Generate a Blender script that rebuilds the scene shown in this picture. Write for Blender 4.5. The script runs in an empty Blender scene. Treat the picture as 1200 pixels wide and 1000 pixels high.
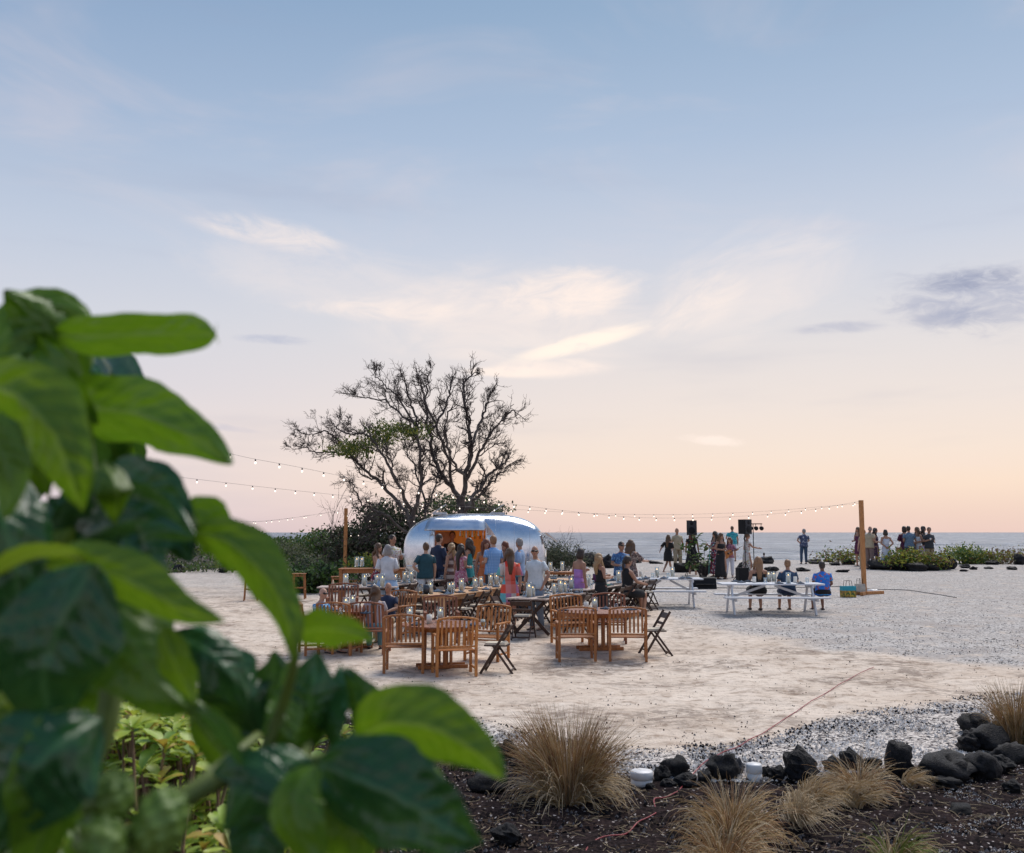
import bpy, math, random
import numpy as np
from mathutils import Vector, Matrix, noise

SC = bpy.context.scene
COL = SC.collection
R = math.radians
ORD = ['first', 'second', 'third', 'fourth', 'fifth', 'sixth', 'seventh', 'eighth', 'ninth', 'tenth', 'eleventh', 'twelfth', 'thirteenth', 'fourteenth', 'fifteenth', 'sixteenth', 'seventeenth', 'eighteenth', 'nineteenth', 'twentieth', 'twenty-first', 'twenty-second', 'twenty-third', 'twenty-fourth']
random.seed(7)
RNG = np.random.default_rng(7)

# ------------------------------------------------------------------ camera
CAM_H = 2.3
LENS, SENSOR = 35.0, 36.0
FP = 1200 * LENS / SENSOR            # focal length in photo pixels
PITCH = math.atan(124 / FP)
cam_d = bpy.data.cameras.new('camera')
cam = bpy.data.objects.new('camera', cam_d)
COL.objects.link(cam)
cam.location = (0, 0, CAM_H)
cam.rotation_euler = (math.pi / 2 + PITCH, 0, 0)
cam_d.lens = LENS
cam_d.sensor_width = SENSOR
cam_d.clip_start = 0.05
cam_d.clip_end = 40000
cam_d.dof.use_dof = True
cam_d.dof.focus_distance = 20.0
cam_d.dof.aperture_fstop = 4.2
SC.camera = cam
SC.view_settings.view_transform = 'Standard'
SC.view_settings.look = 'None'
SC.view_settings.gamma = 1
SC.view_settings.use_curve_mapping = False
SC.view_settings.exposure = 0.12

def lin(r, g, b):
    f = lambda c: (c / 255 / 12.92) if c / 255 <= .04045 else ((c / 255 + .055) / 1.055) ** 2.4
    return (f(r), f(g), f(b), 1)

class NT:
    """small helper for writing node trees"""
    def __init__(s, tree):
        s.t = tree; s.n = tree.nodes; s.l = tree.links
    def new(s, typ, **kw):
        n = s.n.new(typ)
        for k, v in kw.items(): setattr(n, k, v)
        return n
    def put(s, sock, v):
        if v is None: return
        if hasattr(v, 'links') or isinstance(v, bpy.types.NodeSocket): s.l.new(v, sock)
        else: sock.default_value = v
    def math(s, op, a, b=None, c=None, clamp=False):
        n = s.new('ShaderNodeMath', operation=op); n.use_clamp = clamp
        s.put(n.inputs[0], a); s.put(n.inputs[1], b); s.put(n.inputs[2], c)
        return n.outputs[0]
    def mix(s, f, a, b, typ='MIX'):
        n = s.new('ShaderNodeMix', data_type='RGBA', blend_type=typ)
        s.put(n.inputs[0], f); s.put(n.inputs[6], a); s.put(n.inputs[7], b)
        return n.outputs[2]
    def ramp(s, f, stops, interp='LINEAR'):
        n = s.new('ShaderNodeValToRGB'); cr = n.color_ramp; cr.interpolation = interp
        while len(cr.elements) > 1: cr.elements.remove(cr.elements[-1])
        cr.elements[0].position = stops[0][0]; cr.elements[0].color = stops[0][1]
        for p, c in stops[1:]:
            e = cr.elements.new(p); e.color = c
        s.put(n.inputs[0], f)
        return n.outputs[0]
    def noise(s, vec, scale, detail=3, rough=.55, out=0, dist=0):
        n = s.new('ShaderNodeTexNoise'); s.put(n.inputs['Vector'], vec)
        n.inputs['Scale'].default_value = scale; n.inputs['Detail'].default_value = detail
        n.inputs['Roughness'].default_value = rough; n.inputs['Distortion'].default_value = dist
        return n.outputs[out]
    def mrange(s, v, a, b, c=0., d=1., smooth=True):
        n = s.new('ShaderNodeMapRange'); n.interpolation_type = 'SMOOTHSTEP' if smooth else 'LINEAR'
        s.put(n.inputs[0], v)
        for i, x in enumerate((a, b, c, d)): n.inputs[i + 1].default_value = x
        return n.outputs[0]
    def mapping(s, vec, scale=(1, 1, 1), loc=(0, 0, 0), rot=(0, 0, 0)):
        n = s.new('ShaderNodeMapping'); s.put(n.inputs[0], vec)
        n.inputs['Scale'].default_value = scale; n.inputs['Location'].default_value = loc
        n.inputs['Rotation'].default_value = rot
        return n.outputs[0]
    def combine(s, x, y, z=0.):
        n = s.new('ShaderNodeCombineXYZ')
        for i, v in enumerate((x, y, z)): s.put(n.inputs[i], v)
        return n.outputs[0]
    def sep(s, v):
        n = s.new('ShaderNodeSeparateXYZ'); s.put(n.inputs[0], v); return n.outputs

# ------------------------------------------------------------------ world: dusk sky with wisps of cloud
W = bpy.data.worlds.new('World'); SC.world = W; W.use_nodes = True
w = NT(W.node_tree); w.n.clear()
tc = w.new('ShaderNodeTexCoord').outputs['Generated']
sx, sy, sz = w.sep(tc)
elev = w.math('MULTIPLY', w.math('ARCSINE', sz), 180 / math.pi)
azi = w.math('MULTIPLY', w.math('ARCTAN2', sx, sy), 180 / math.pi)      # 0 straight ahead, + to the right
ef = w.math('DIVIDE', w.math('MAXIMUM', elev, 0.), 90.)
def stops(lst): return [(e / 90, lin(*c)) for e, c in lst]
WARM = stops([(0, (226, 196, 186)), (1.0, (230, 202, 188)), (2.6, (239, 214, 194)), (4.4, (236, 217, 202)), (7, (229, 216, 208)), (11, (217, 212, 212)),
              (16, (194, 200, 213)), (22, (166, 183, 206)), (29, (140, 165, 193)), (45, (112, 142, 180)), (90, (92, 124, 170))])
COOL = stops([(0, (196, 186, 200)), (1.2, (204, 194, 206)), (2.8, (214, 202, 208)), (5, (218, 206, 208)), (8, (206, 203, 212)), (12, (198, 202, 213)),
              (16, (184, 194, 211)), (22, (156, 175, 201)), (29, (130, 156, 188)), (45, (104, 136, 178)), (90, (92, 124, 170))])
cw = w.ramp(ef, WARM); cc = w.ramp(ef, COOL)
# warm side: centred 30 degrees right of the view, fading with angle
da = w.math('ABSOLUTE', w.math('SUBTRACT', azi, 20.))
warmf = w.mrange(da, 60., 8.)
base = w.mix(warmf, cc, cw)
# thin streaks everywhere
ang = w.combine(azi, w.math('MULTIPLY', elev, 3.2))
st = w.noise(w.mapping(ang, (.05, .05, 1), rot=(0, 0, .12)), 1.0, 5, .6, dist=.6)
base = w.mix(w.math('MULTIPLY', w.mrange(st, .48, .78), .22), base, lin(236, 214, 208))
st2 = w.noise(w.mapping(ang, (.035, .07, 1), loc=(40, 9, 0)), 1.0, 4, .6)
base = w.mix(w.math('MULTIPLY', w.mrange(st2, .52, .8), .22), base, lin(150, 158, 182))
def cloud(colr, a0, e0, ra, re, rot, scale, lo, hi, amt, seed, stretch=2.6):
    global base
    dx = w.math('SUBTRACT', azi, a0); dy = w.math('SUBTRACT', elev, e0)
    c, s_ = math.cos(rot), math.sin(rot)
    u = w.math('ADD', w.math('MULTIPLY', dx, c), w.math('MULTIPLY', dy, s_))
    v = w.math('SUBTRACT', w.math('MULTIPLY', dy, c), w.math('MULTIPLY', dx, s_))
    r2 = w.math('ADD', w.math('POWER', w.math('ABSOLUTE', w.math('DIVIDE', u, ra)), 2.), w.math('POWER', w.math('ABSOLUTE', w.math('DIVIDE', v, re)), 2.))
    m = w.mrange(r2, 1., .0)
    n = w.noise(w.combine(u, w.math('MULTIPLY', v, stretch), seed), scale, 6, .62, dist=.8)
    f = w.math('MULTIPLY', w.mrange(w.math('ADD', n, w.math('MULTIPLY', m, .30)), lo, hi), m)
    base = w.mix(w.math('MULTIPLY', f, amt), base, colr)
PK = lin(250, 232, 220)
def px2ae(px, py):
    x, y = (px - 600) / FP, (500 - py) / FP
    d = Vector((x, math.cos(PITCH) - y * math.sin(PITCH), math.sin(PITCH) + y * math.cos(PITCH))).normalized()
    return math.degrees(math.atan2(d.x, d.y)), math.degrees(math.asin(d.z))
for (px, py, rpx, rpy, rot, sc, lo, hi, amt, col, sd) in [
        (600, 370, 240, 90, .0, .20, .45, 1.0, .5, PK, 11.3), (400, 330, 260, 60, -.1, .16, .50, 1.0, .3, PK, 12.9), (880, 330, 170, 90, .3, .16, .48, .98, .4, PK, 14.2),
        (655, 345, 130, 40, .12, .36, .50, .98, .8, PK, 1.3), (690, 350, 60, 30, .2, .5, .45, .95, .6, PK, 1.9), (682, 402, 110, 14, .24, .34, .34, .80, 1., lin(255, 238, 222), 4.1), (600, 436, 70, 9, .0, .34, .36, .85, .8, lin(252, 234, 220), 4.7),
        (640, 432, 110, 16, .02, .30, .45, .95, .8, PK, 7.7), (450, 362, 150, 20, .0, .3, .50, 1.0, .7, PK, 2.2),
        (320, 275, 120, 24, -.12, .32, .50, 1.0, .6, PK, 9.4), (820, 360, 90, 40, .5, .3, .52, 1.0, .55, PK, 3.9),
        (835, 516, 50, 9, -.1, .6, .5, .9, .7, PK, 5.9),
        (1150, 352, 150, 54, -.1, .5, .52, 1.0, .7, lin(158, 163, 185), 6.3), (1140, 328, 74, 18, .0, .8, .50, .95, .75, lin(142, 148, 172), 8.1), (1120, 372, 60, 14, .0, .5, .45, .9, .6, lin(150, 156, 180), 8.9),
        (985, 384, 70, 10, .0, .4, .45, .9, .5, lin(162, 166, 188), 2.9), (320, 398, 60, 8, .0, .5, .45, .9, .5, lin(165, 172, 195), 1.9),
        (255, 500, 60, 6, -.1, .5, .45, .9, .4, lin(180, 180, 198), 3.3)]:
    a, e = px2ae(px, py)
    cloud(col, a, e, rpx / FP * 57.3, rpy / FP * 57.3, rot, sc, lo, hi, amt, sd)
bg = w.new('ShaderNodeBackground'); w.put(bg.inputs[0], base); bg.inputs[1].default_value = 1.0
SUN_EL, SUN_AZ = R(54), R(32)        # from +Y turning to +X: out over the sea at right
nish = w.new('ShaderNodeTexSky', sky_type='NISHITA'); nish.sun_disc = False
nish.sun_elevation = SUN_EL; nish.sun_rotation = SUN_AZ
bg2 = w.new('ShaderNodeBackground'); w.put(bg2.inputs[0], nish.outputs[0]); bg2.inputs[1].default_value = 0.004
addn = w.new('ShaderNodeAddShader'); w.l.new(bg.outputs[0], addn.inputs[0]); w.l.new(bg2.outputs[0], addn.inputs[1])
w.l.new(addn.outputs[0], w.new('ShaderNodeOutputWorld').inputs[0])

# one broad soft sun (the glow of the whole evening sky)
sd = bpy.data.lights.new('sun', 'SUN'); sun = bpy.data.objects.new('sun', sd); COL.objects.link(sun)
sd.energy = 3.0; sd.angle = R(38); sd.color = (1, .94, .88)
dv = Vector((math.sin(SUN_AZ) * math.cos(SUN_EL), math.cos(SUN_AZ) * math.cos(SUN_EL), math.sin(SUN_EL)))
sun.rotation_euler = dv.to_track_quat('Z', 'Y').to_euler()

# ------------------------------------------------------------------ terrain height and pixel <-> place
def sstep(t):
    t = 0. if t < 0 else 1. if t > 1 else t
    return t * t * (3 - 2 * t)
PROFILE = [(15, 0), (17, .015), (23, .235), (25, .26), (29, .30), (41, .46), (50, .62), (52, .64), (61, .64)]
def G(x, y):
    z = 0.
    for (a, b), (c, d) in zip(PROFILE, PROFILE[1:]):
        if a <= y < c: z = b + (d - b) * (y - a) / (c - a)
    if y >= 61: z = .64
    z -= 2.2 * sstep((y - 60.5) / 10)                         # beach falls to the water
    z += 1.75 * sstep((-x - 9.5 - .03 * (y - 50)) / 9) * sstep((y - 47) / 9) * (1 - .55 * sstep((-x - 17) / 10)) * (1 - sstep((y - 72) / 16))      # scrub dune on the left
    if y < 13.2: z -= .05 * sstep((12.9 - y) / 1.7)          # planted bed in front: sunk a little
    z += .012 * noise.noise(Vector((x * .9, y * .9, 0))) + .008 * noise.noise(Vector((x * 3.1, y * 3.1, 5)))
    return z
CP, SP = math.cos(PITCH), math.sin(PITCH)
def ray(px, py):
    a, b = (px - 600) / FP, (500 - py) / FP
    return Vector((a, CP - b * SP, SP + b * CP))
def at(px, py, Y):
    d = ray(px, py); return Vector((0, 0, CAM_H)) + d * (Y / d.y)
def on(px, py, h=0.):
    """point at height h over the ground seen at a pixel"""
    d = ray(px, py); lo, hi = .5, 90.; m = .5
    while m < 90:
        m2 = m * 1.015 + .02
        if CAM_H + d.z * m2 <= G(d.x * m2, d.y * m2) + h: lo, hi = m, m2; break
        m = m2
    for _ in range(50):
        m = (lo + hi) / 2
        if CAM_H + d.z * m > G(d.x * m, d.y * m) + h: lo = m
        else: hi = m
    return Vector((d.x * lo, d.y * lo, CAM_H + d.z * lo))
def gp(x, y, h=0.): return Vector((x, y, G(x, y) + h))
def proj(x, y, z):
    v = Vector((x, y, z - CAM_H)); dz = v.y * CP + v.z * SP
    if dz < .01: return (600., 5000.)
    return 600 + FP * v.x / dz, 500 - FP * (-v.y * SP + v.z * CP) / dz

# ------------------------------------------------------------------ mesh builder
class MB:
    def __init__(s): s.v = []; s.f = []; s.m = []; s.sm = []
    def add(s, vs, fs, mi=0, smooth=False):
        o = len(s.v); s.v += [tuple(p) for p in vs]
        for f in fs: s.f.append(tuple(i + o for i in f)); s.m.append(mi); s.sm.append(smooth)
        return s
    def box(s, c, d, rot=None, mi=0, taper=1.):
        x, y, z = d[0] / 2, d[1] / 2, d[2] / 2
        vs = [Vector((sx * x * (taper if sz > 0 else 1), sy * y * (taper if sz > 0 else 1), sz * z)) for sz in (-1, 1) for sy in (-1, 1) for sx in (-1, 1)]
        if rot is not None: vs = [rot @ p for p in vs]
        c = Vector(c)
        return s.add([p + c for p in vs], [(0, 2, 3, 1), (4, 5, 7, 6), (0, 1, 5, 4), (2, 6, 7, 3), (0, 4, 6, 2), (1, 3, 7, 5)], mi)
    def bbox(s, c, d, rot=None, mi=0, b=.004):
        """box with chamfered long edges: octagonal section about its longest axis"""
        ax = max(range(3), key=lambda i: d[i]); o = [i for i in range(3) if i != ax]
        a, bb, L = d[o[0]] / 2, d[o[1]] / 2, d[ax] / 2; b = min(b, a * .6, bb * .6)
        sec = [(-a + b, -bb), (a - b, -bb), (a, -bb + b), (a, bb - b), (a - b, bb), (-a + b, bb), (-a, bb - b), (-a, -bb + b)]
        vs = []
        for l in (-L, L):
            for p, q in sec:
                v = [0, 0, 0]; v[ax] = l; v[o[0]] = p; v[o[1]] = q; v = Vector(v)
                vs.append((rot @ v if rot is not None else v) + Vector(c))
        fs = [(i, (i + 1) % 8, 8 + (i + 1) % 8, 8 + i) for i in range(8)] + [tuple(range(7, -1, -1)), tuple(range(8, 16))]
        return s.add(vs, fs, mi)
    def bar(s, p0, p1, wd, th, up=(0, 0, 1), mi=0):
        p0, p1 = Vector(p0), Vector(p1); z = (p1 - p0); L = z.length; z.normalize()
        u = Vector(up)
        if abs(u.dot(z)) > .98: u = Vector((1, 0, 0))
        x = u.cross(z).normalized(); y = z.cross(x)
        rot = Matrix((x, y, z)).transposed()
        return s.bbox((p0 + p1) / 2, (wd, th, L), rot, mi) if L > max(wd, th) else s.box((p0 + p1) / 2, (wd, th, L), rot, mi)
    def tube(s, pts, rad, seg=8, mi=0, ref=None, cap=True, smooth=True, fold=0., nf=9, ph=0.):
        pts = [Vector(p) for p in pts]; n = len(pts)
        if not isinstance(rad, (list, tuple)): rad = [rad] * n
        T = []
        for i in range(n):
            t = pts[min(i + 1, n - 1)] - pts[max(i - 1, 0)]
            T.append(t.normalized() if t.length > 1e-9 else Vector((0, 0, 1)))
        r = Vector(ref) if ref is not None else (Vector((1, 0, 0)) if abs(T[0].x) < .9 else Vector((0, 1, 0)))
        vs = []; x = None
        for i in range(n):
            if ref is not None or x is None: x = r
            x = (x - T[i] * x.dot(T[i])).normalized(); y = T[i].cross(x)
            a, b = rad[i] if isinstance(rad[i], (tuple, list)) else (rad[i], rad[i])
            for k in range(seg):
                th = 2 * math.pi * k / seg
                fo = 1 + fold * (i / max(1, n - 1)) * math.sin(nf * th + ph + .6 * i)
                vs.append(pts[i] + x * (a * fo * math.cos(th)) + y * (b * fo * math.sin(th)))
        fs = [(i * seg + k, i * seg + (k + 1) % seg, (i + 1) * seg + (k + 1) % seg, (i + 1) * seg + k) for i in range(n - 1) for k in range(seg)]
        if cap: fs += [tuple(range(seg - 1, -1, -1)), tuple(range((n - 1) * seg, n * seg))]
        return s.add(vs, fs, mi, smooth)
    def lathe(s, prof, seg=16, c=(0, 0, 0), mi=0, smooth=True, cap=True):
        return s.tube([(c[0], c[1], c[2] + z) for r_, z in prof], [max(r_, 1e-4) for r_, z in prof], seg, mi, (1, 0, 0), cap, smooth)
    def ell(s, c, r, seg=12, rings=8, mi=0, rot=None, nz=0., sd=0, nsc=3.):
        c = Vector(c); vs = []; fs = []
        for i in range(rings + 1):
            ph = math.pi * i / rings
            for k in range(seg):
                th = 2 * math.pi * k / seg
                p = Vector((math.sin(ph) * math.cos(th), math.sin(ph) * math.sin(th), math.cos(ph)))
                if nz: p = p * (1 + nz * noise.noise(p * nsc + Vector((sd * 3.7, sd, 0))))
                p = Vector((p.x * r[0], p.y * r[1], p.z * r[2]))
                vs.append(c + (rot @ p if rot is not None else p))
        for i in range(rings):
            for k in range(seg):
                fs.append((i * seg + k, (i + 1) * seg + k, (i + 1) * seg + (k + 1) % seg, i * seg + (k + 1) % seg))
        return s.add(vs, fs, mi, True)
    def mesh(s, name, mats):
        me = bpy.data.meshes.new(name); me.from_pydata(s.v, [], s.f)
        for m in (mats if isinstance(mats, (list, tuple)) else [mats]): me.materials.append(m)
        me.polygons.foreach_set('material_index', s.m); me.polygons.foreach_set('use_smooth', s.sm)
        me.validate(); me.update(); return me
    def build(s, name, mats, parent=None, loc=None, rz=0.):
        return obj(name, s.mesh(name, mats), parent, loc, rz)

def obj(name, me, parent=None, loc=None, rz=0.):
    o = bpy.data.objects.new(name, me); COL.objects.link(o)
    if parent is not None: o.parent = parent
    if loc is not None: o.location = loc
    if rz: o.rotation_euler.z = rz
    return o
def tag(o, label=None, cat=None, group=None, kind=None):
    if label: o['label'] = label
    if cat: o['category'] = cat
    if group: o['group'] = group
    if kind: o['kind'] = kind
    return o
def empty(name, loc, rz=0., label=None, cat=None, group=None):
    o = bpy.data.objects.new(name, None); COL.objects.link(o); o.empty_display_size = .1
    o.location = loc; o.rotation_euler.z = rz
    return tag(o, label, cat, group)
def copy_tree(o, loc=None, rz=None, label=None, group=None, scale=None):
    kids = {}
    for q in COL.objects:
        if q.parent: kids.setdefault(q.parent.name, []).append(q)
    def rec(a, par):
        c = a.copy(); COL.objects.link(c)
        if par is not None: c.parent = par
        for ch in kids.get(a.name, []): rec(ch, c)
        return c
    c = rec(o, None)
    if loc is not None: c.location = loc
    if rz is not None: c.rotation_euler.z = rz
    if scale is not None: c.scale = scale
    return tag(c, label, None, group)
def bake(o):
    dg = bpy.context.evaluated_depsgraph_get(); me = bpy.data.meshes.new_from_object(o.evaluated_get(dg))
    old = o.data; o.modifiers.clear(); o.data = me; me.name = o.name
    bpy.data.meshes.remove(old); return me
def quads(name, V, F, mats, mi=None, smooth=False):
    """fast mesh from numpy arrays: V (n,3), F (m,k)"""
    me = bpy.data.meshes.new(name); k = F.shape[1]
    me.vertices.add(len(V)); me.vertices.foreach_set('co', V.astype(np.float32).ravel())
    me.loops.add(F.size); me.loops.foreach_set('vertex_index', F.astype(np.int32).ravel())
    me.polygons.add(len(F)); me.polygons.foreach_set('loop_start', np.arange(0, F.size, k, dtype=np.int32))
    me.polygons.foreach_set('loop_total', np.full(len(F), k, dtype=np.int32))
    for m in (mats if isinstance(mats, (list, tuple)) else [mats]): me.materials.append(m)
    if mi is not None: me.polygons.foreach_set('material_index', mi.astype(np.int32))
    me.polygons.foreach_set('use_smooth', np.full(len(F), smooth))
    me.update(calc_edges=True); return me
def leaf_cloud(name, C, size, mats, aspect=2.0, up=.4, mi=None, jit=.5, rng=RNG):
    """many leaf-sized rhombus faces, each folded along its middle"""
    C = np.asarray(C, float); n = len(C)
    a = rng.normal(size=(n, 3)); a[:, 2] += up; a /= np.linalg.norm(a, axis=1)[:, None]
    b = rng.normal(size=(n, 3)); b -= a * (a * b).sum(1)[:, None]; b /= np.linalg.norm(b, axis=1)[:, None]
    nn = np.cross(a, b); L = size * (1 + jit * rng.uniform(-1, 1, n))[:, None]; Wd = L / aspect / 2
    P = np.stack([C - a * L / 2, C + b * Wd + nn * Wd * .3, C + a * L / 2, C - b * Wd + nn * Wd * .3], 1).reshape(-1, 3)
    F = np.arange(4 * n).reshape(n, 4)
    return quads(name, P, F, mats, mi)
def strands(name, P, rad, mats, mi=None):
    """P (n,k,3) centre lines, rad (n,k): flat triangular-section blades"""
    n, k, _ = P.shape
    T = np.gradient(P, axis=1); T /= np.linalg.norm(T, axis=2)[..., None] + 1e-9
    s = np.cross(T, np.array([.3, .2, 1.])); s /= np.linalg.norm(s, axis=2)[..., None] + 1e-9
    u = np.cross(s, T)
    ring = []
    for j in range(3):
        th = 2 * math.pi * j / 3
        ring.append(P + rad[..., None] * (math.cos(th) * s + math.sin(th) * u))
    V = np.stack(ring, 2).reshape(-1, 3)
    i = np.arange(n)[:, None, None] * k * 3; a = np.arange(k - 1)[None, :, None] * 3; j = np.arange(3)[None, None, :]; j2 = (j + 1) % 3
    F = np.stack([i + a + j, i + a + j2, i + a + 3 + j2, i + a + 3 + j], -1).reshape(-1, 4)
    if mi is not None: mi = np.repeat(mi, (k - 1) * 3)
    return quads(name, V, F, mats, mi, True)

# ------------------------------------------------------------------ materials
_M = {}
def mat(name, col, rough=.6, metal=0., var=.12, scale=8., bump=0., bscale=40., spec=.5, stretch=None, col2=None, lo=.35, hi=.65, trans=0., emit=None, rnd=0.):
    if name in _M: return _M[name]
    m = bpy.data.materials.new(name); m.use_nodes = True; _M[name] = m
    t = NT(m.node_tree); bs = t.n['Principled BSDF']; out = t.n['Material Output']
    co = t.new('ShaderNodeTexCoord').outputs['Object']
    vec = t.mapping(co, stretch) if stretch else co
    c = tuple(col[:3]) + (1,)
    c2 = (tuple(col2[:3]) + (1,)) if col2 else tuple(max(0, x * (1 - 2.2 * var)) for x in c[:3]) + (1,)
    n = t.noise(vec, scale, 4, .6)
    cc = t.mix(t.mrange(n, lo, hi), c, c2)
    if rnd:
        oi = t.new('ShaderNodeObjectInfo').outputs['Random']
        hs = t.new('ShaderNodeHueSaturation'); t.put(hs.inputs['Color'], cc)
        t.put(hs.inputs['Value'], t.mrange(oi, 0, 1, 1 - rnd, 1 + rnd, False)); cc = hs.outputs[0]
    t.put(bs.inputs['Base Color'], cc); bs.inputs['Roughness'].default_value = rough
    bs.inputs['Metallic'].default_value = metal; bs.inputs['Specular IOR Level'].default_value = spec
    if bump:
        b = t.new('ShaderNodeBump'); b.inputs['Strength'].default_value = bump; b.inputs['Distance'].default_value = .02
        t.put(b.inputs['Height'], t.noise(vec, bscale, 4, .6)); t.put(bs.inputs['Normal'], b.outputs[0])
    if emit:
        bs.inputs['Emission Color'].default_value = tuple(emit[0]) + (1,); bs.inputs['Emission Strength'].default_value = emit[1]
    if trans:
        tr = t.new('ShaderNodeBsdfTranslucent'); t.put(tr.inputs[0], cc)
        mx = t.new('ShaderNodeMixShader'); mx.inputs[0].default_value = trans
        t.l.new(bs.outputs[0], mx.inputs[1]); t.l.new(tr.outputs[0], mx.inputs[2]); t.l.new(mx.outputs[0], out.inputs[0])
    return m
def wood(name, c1, c2, rough=.55, rnd=.15):
    return mat(name, c1, rough, col2=c2, stretch=(14, 14, 2.2), scale=3, bump=.15, bscale=6, rnd=rnd)
# ================================================================== SETTING
def interp(pts, x):
    if x <= pts[0][0]: return pts[0][1]
    for (a, b), (c, d) in zip(pts, pts[1:]):
        if x <= c: return b + (d - b) * (x - a) / (c - a)
    return pts[-1][1]
SAND_EDGE = [(0, 800), (240, 800), (330, 815), (430, 838), (560, 848), (600, 858), (640, 868), (700, 878), (760, 883), (850, 878), (900, 868), (980, 843), (1050, 833), (1140, 820), (1260, 812)]
BED_EDGE = [(0, 800), (330, 815), (430, 845), (540, 872), (600, 890), (700, 902), (780, 912), (900, 912), (1000, 902), (1120, 898), (1150, 880), (1200, 868), (1300, 862)]
UPPER = [(690, 640), (740, 690), (790, 728), (900, 748), (1010, 764), (1100, 773), (1200, 781), (1300, 786)]
def masks(x, y, z):
    if y < 1.5: return 0., 1., 0.
    px, py = proj(x, y, z)
    n = noise.noise(Vector((x * .7, y * .7, 3)))
    grav = sstep((py - interp(SAND_EDGE, px) + 7 * n) / 9 + .5)
    bed = sstep((py - interp(BED_EDGE, px) + 5 * n) / 8 + .5)
    up = sstep((interp(UPPER, px) - py + 9 * n) / 12 + .5) if px > 690 else 0.
    up = max(up, sstep((y - 30 + 2 * n) / 8) * .8)
    bed = max(bed, .8 * sstep((-x - 9.5 - .05 * (y - 45)) / 3) * sstep((y - 47) / 4))
    return grav, bed, up
ys = [-60, -20, -5, -1, 1.5] + list(3.0 * (64 / 3.0) ** (np.arange(290) / 289.)) + [68, 74, 82, 95]
us = np.linspace(-1, 1, 300)
rows = []
for y in ys:
    hw = max(y, 3) * .62 + 5
    r = [-260., -120., -60.] if hw < 55 else [-260., -120., -60.]
    r = [q for q in r if q < -hw - 1] + [u * hw for u in us] + [-q for q in reversed(r) if q < -hw - 1]
    while len(r) < 306: r = [r[0] - 10] + r + [r[-1] + 10]
    rows.append(r)
V = []; MK = []
for y, r in zip(ys, rows):
    for x in r:
        z = G(x, y); V.append((x, y, z))
NX = 306
for i, (x, y, z) in enumerate(V): MK.append(masks(x, y, z))
V = np.array(V); MK = np.array(MK)
# uneven bed of soil, scuffed sand
for i in range(len(V)):
    x, y, _ = V[i]
    if 3 < y < 30:
        g, b, u = MK[i]
        V[i, 2] += b * .06 * noise.fractal(Vector((x * 2.6, y * 2.6, 0)), 1., 2., 4) + (1 - b) * .035 * noise.fractal(Vector((x * 1.6, y * 2.0, 7)), 1., 2., 4)
iy, ix = np.meshgrid(np.arange(len(ys) - 1), np.arange(NX - 1), indexing='ij'); b0 = (iy * NX + ix).ravel()
F = np.stack([b0, b0 + 1, b0 + 1 + NX, b0 + NX], 1)

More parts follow.
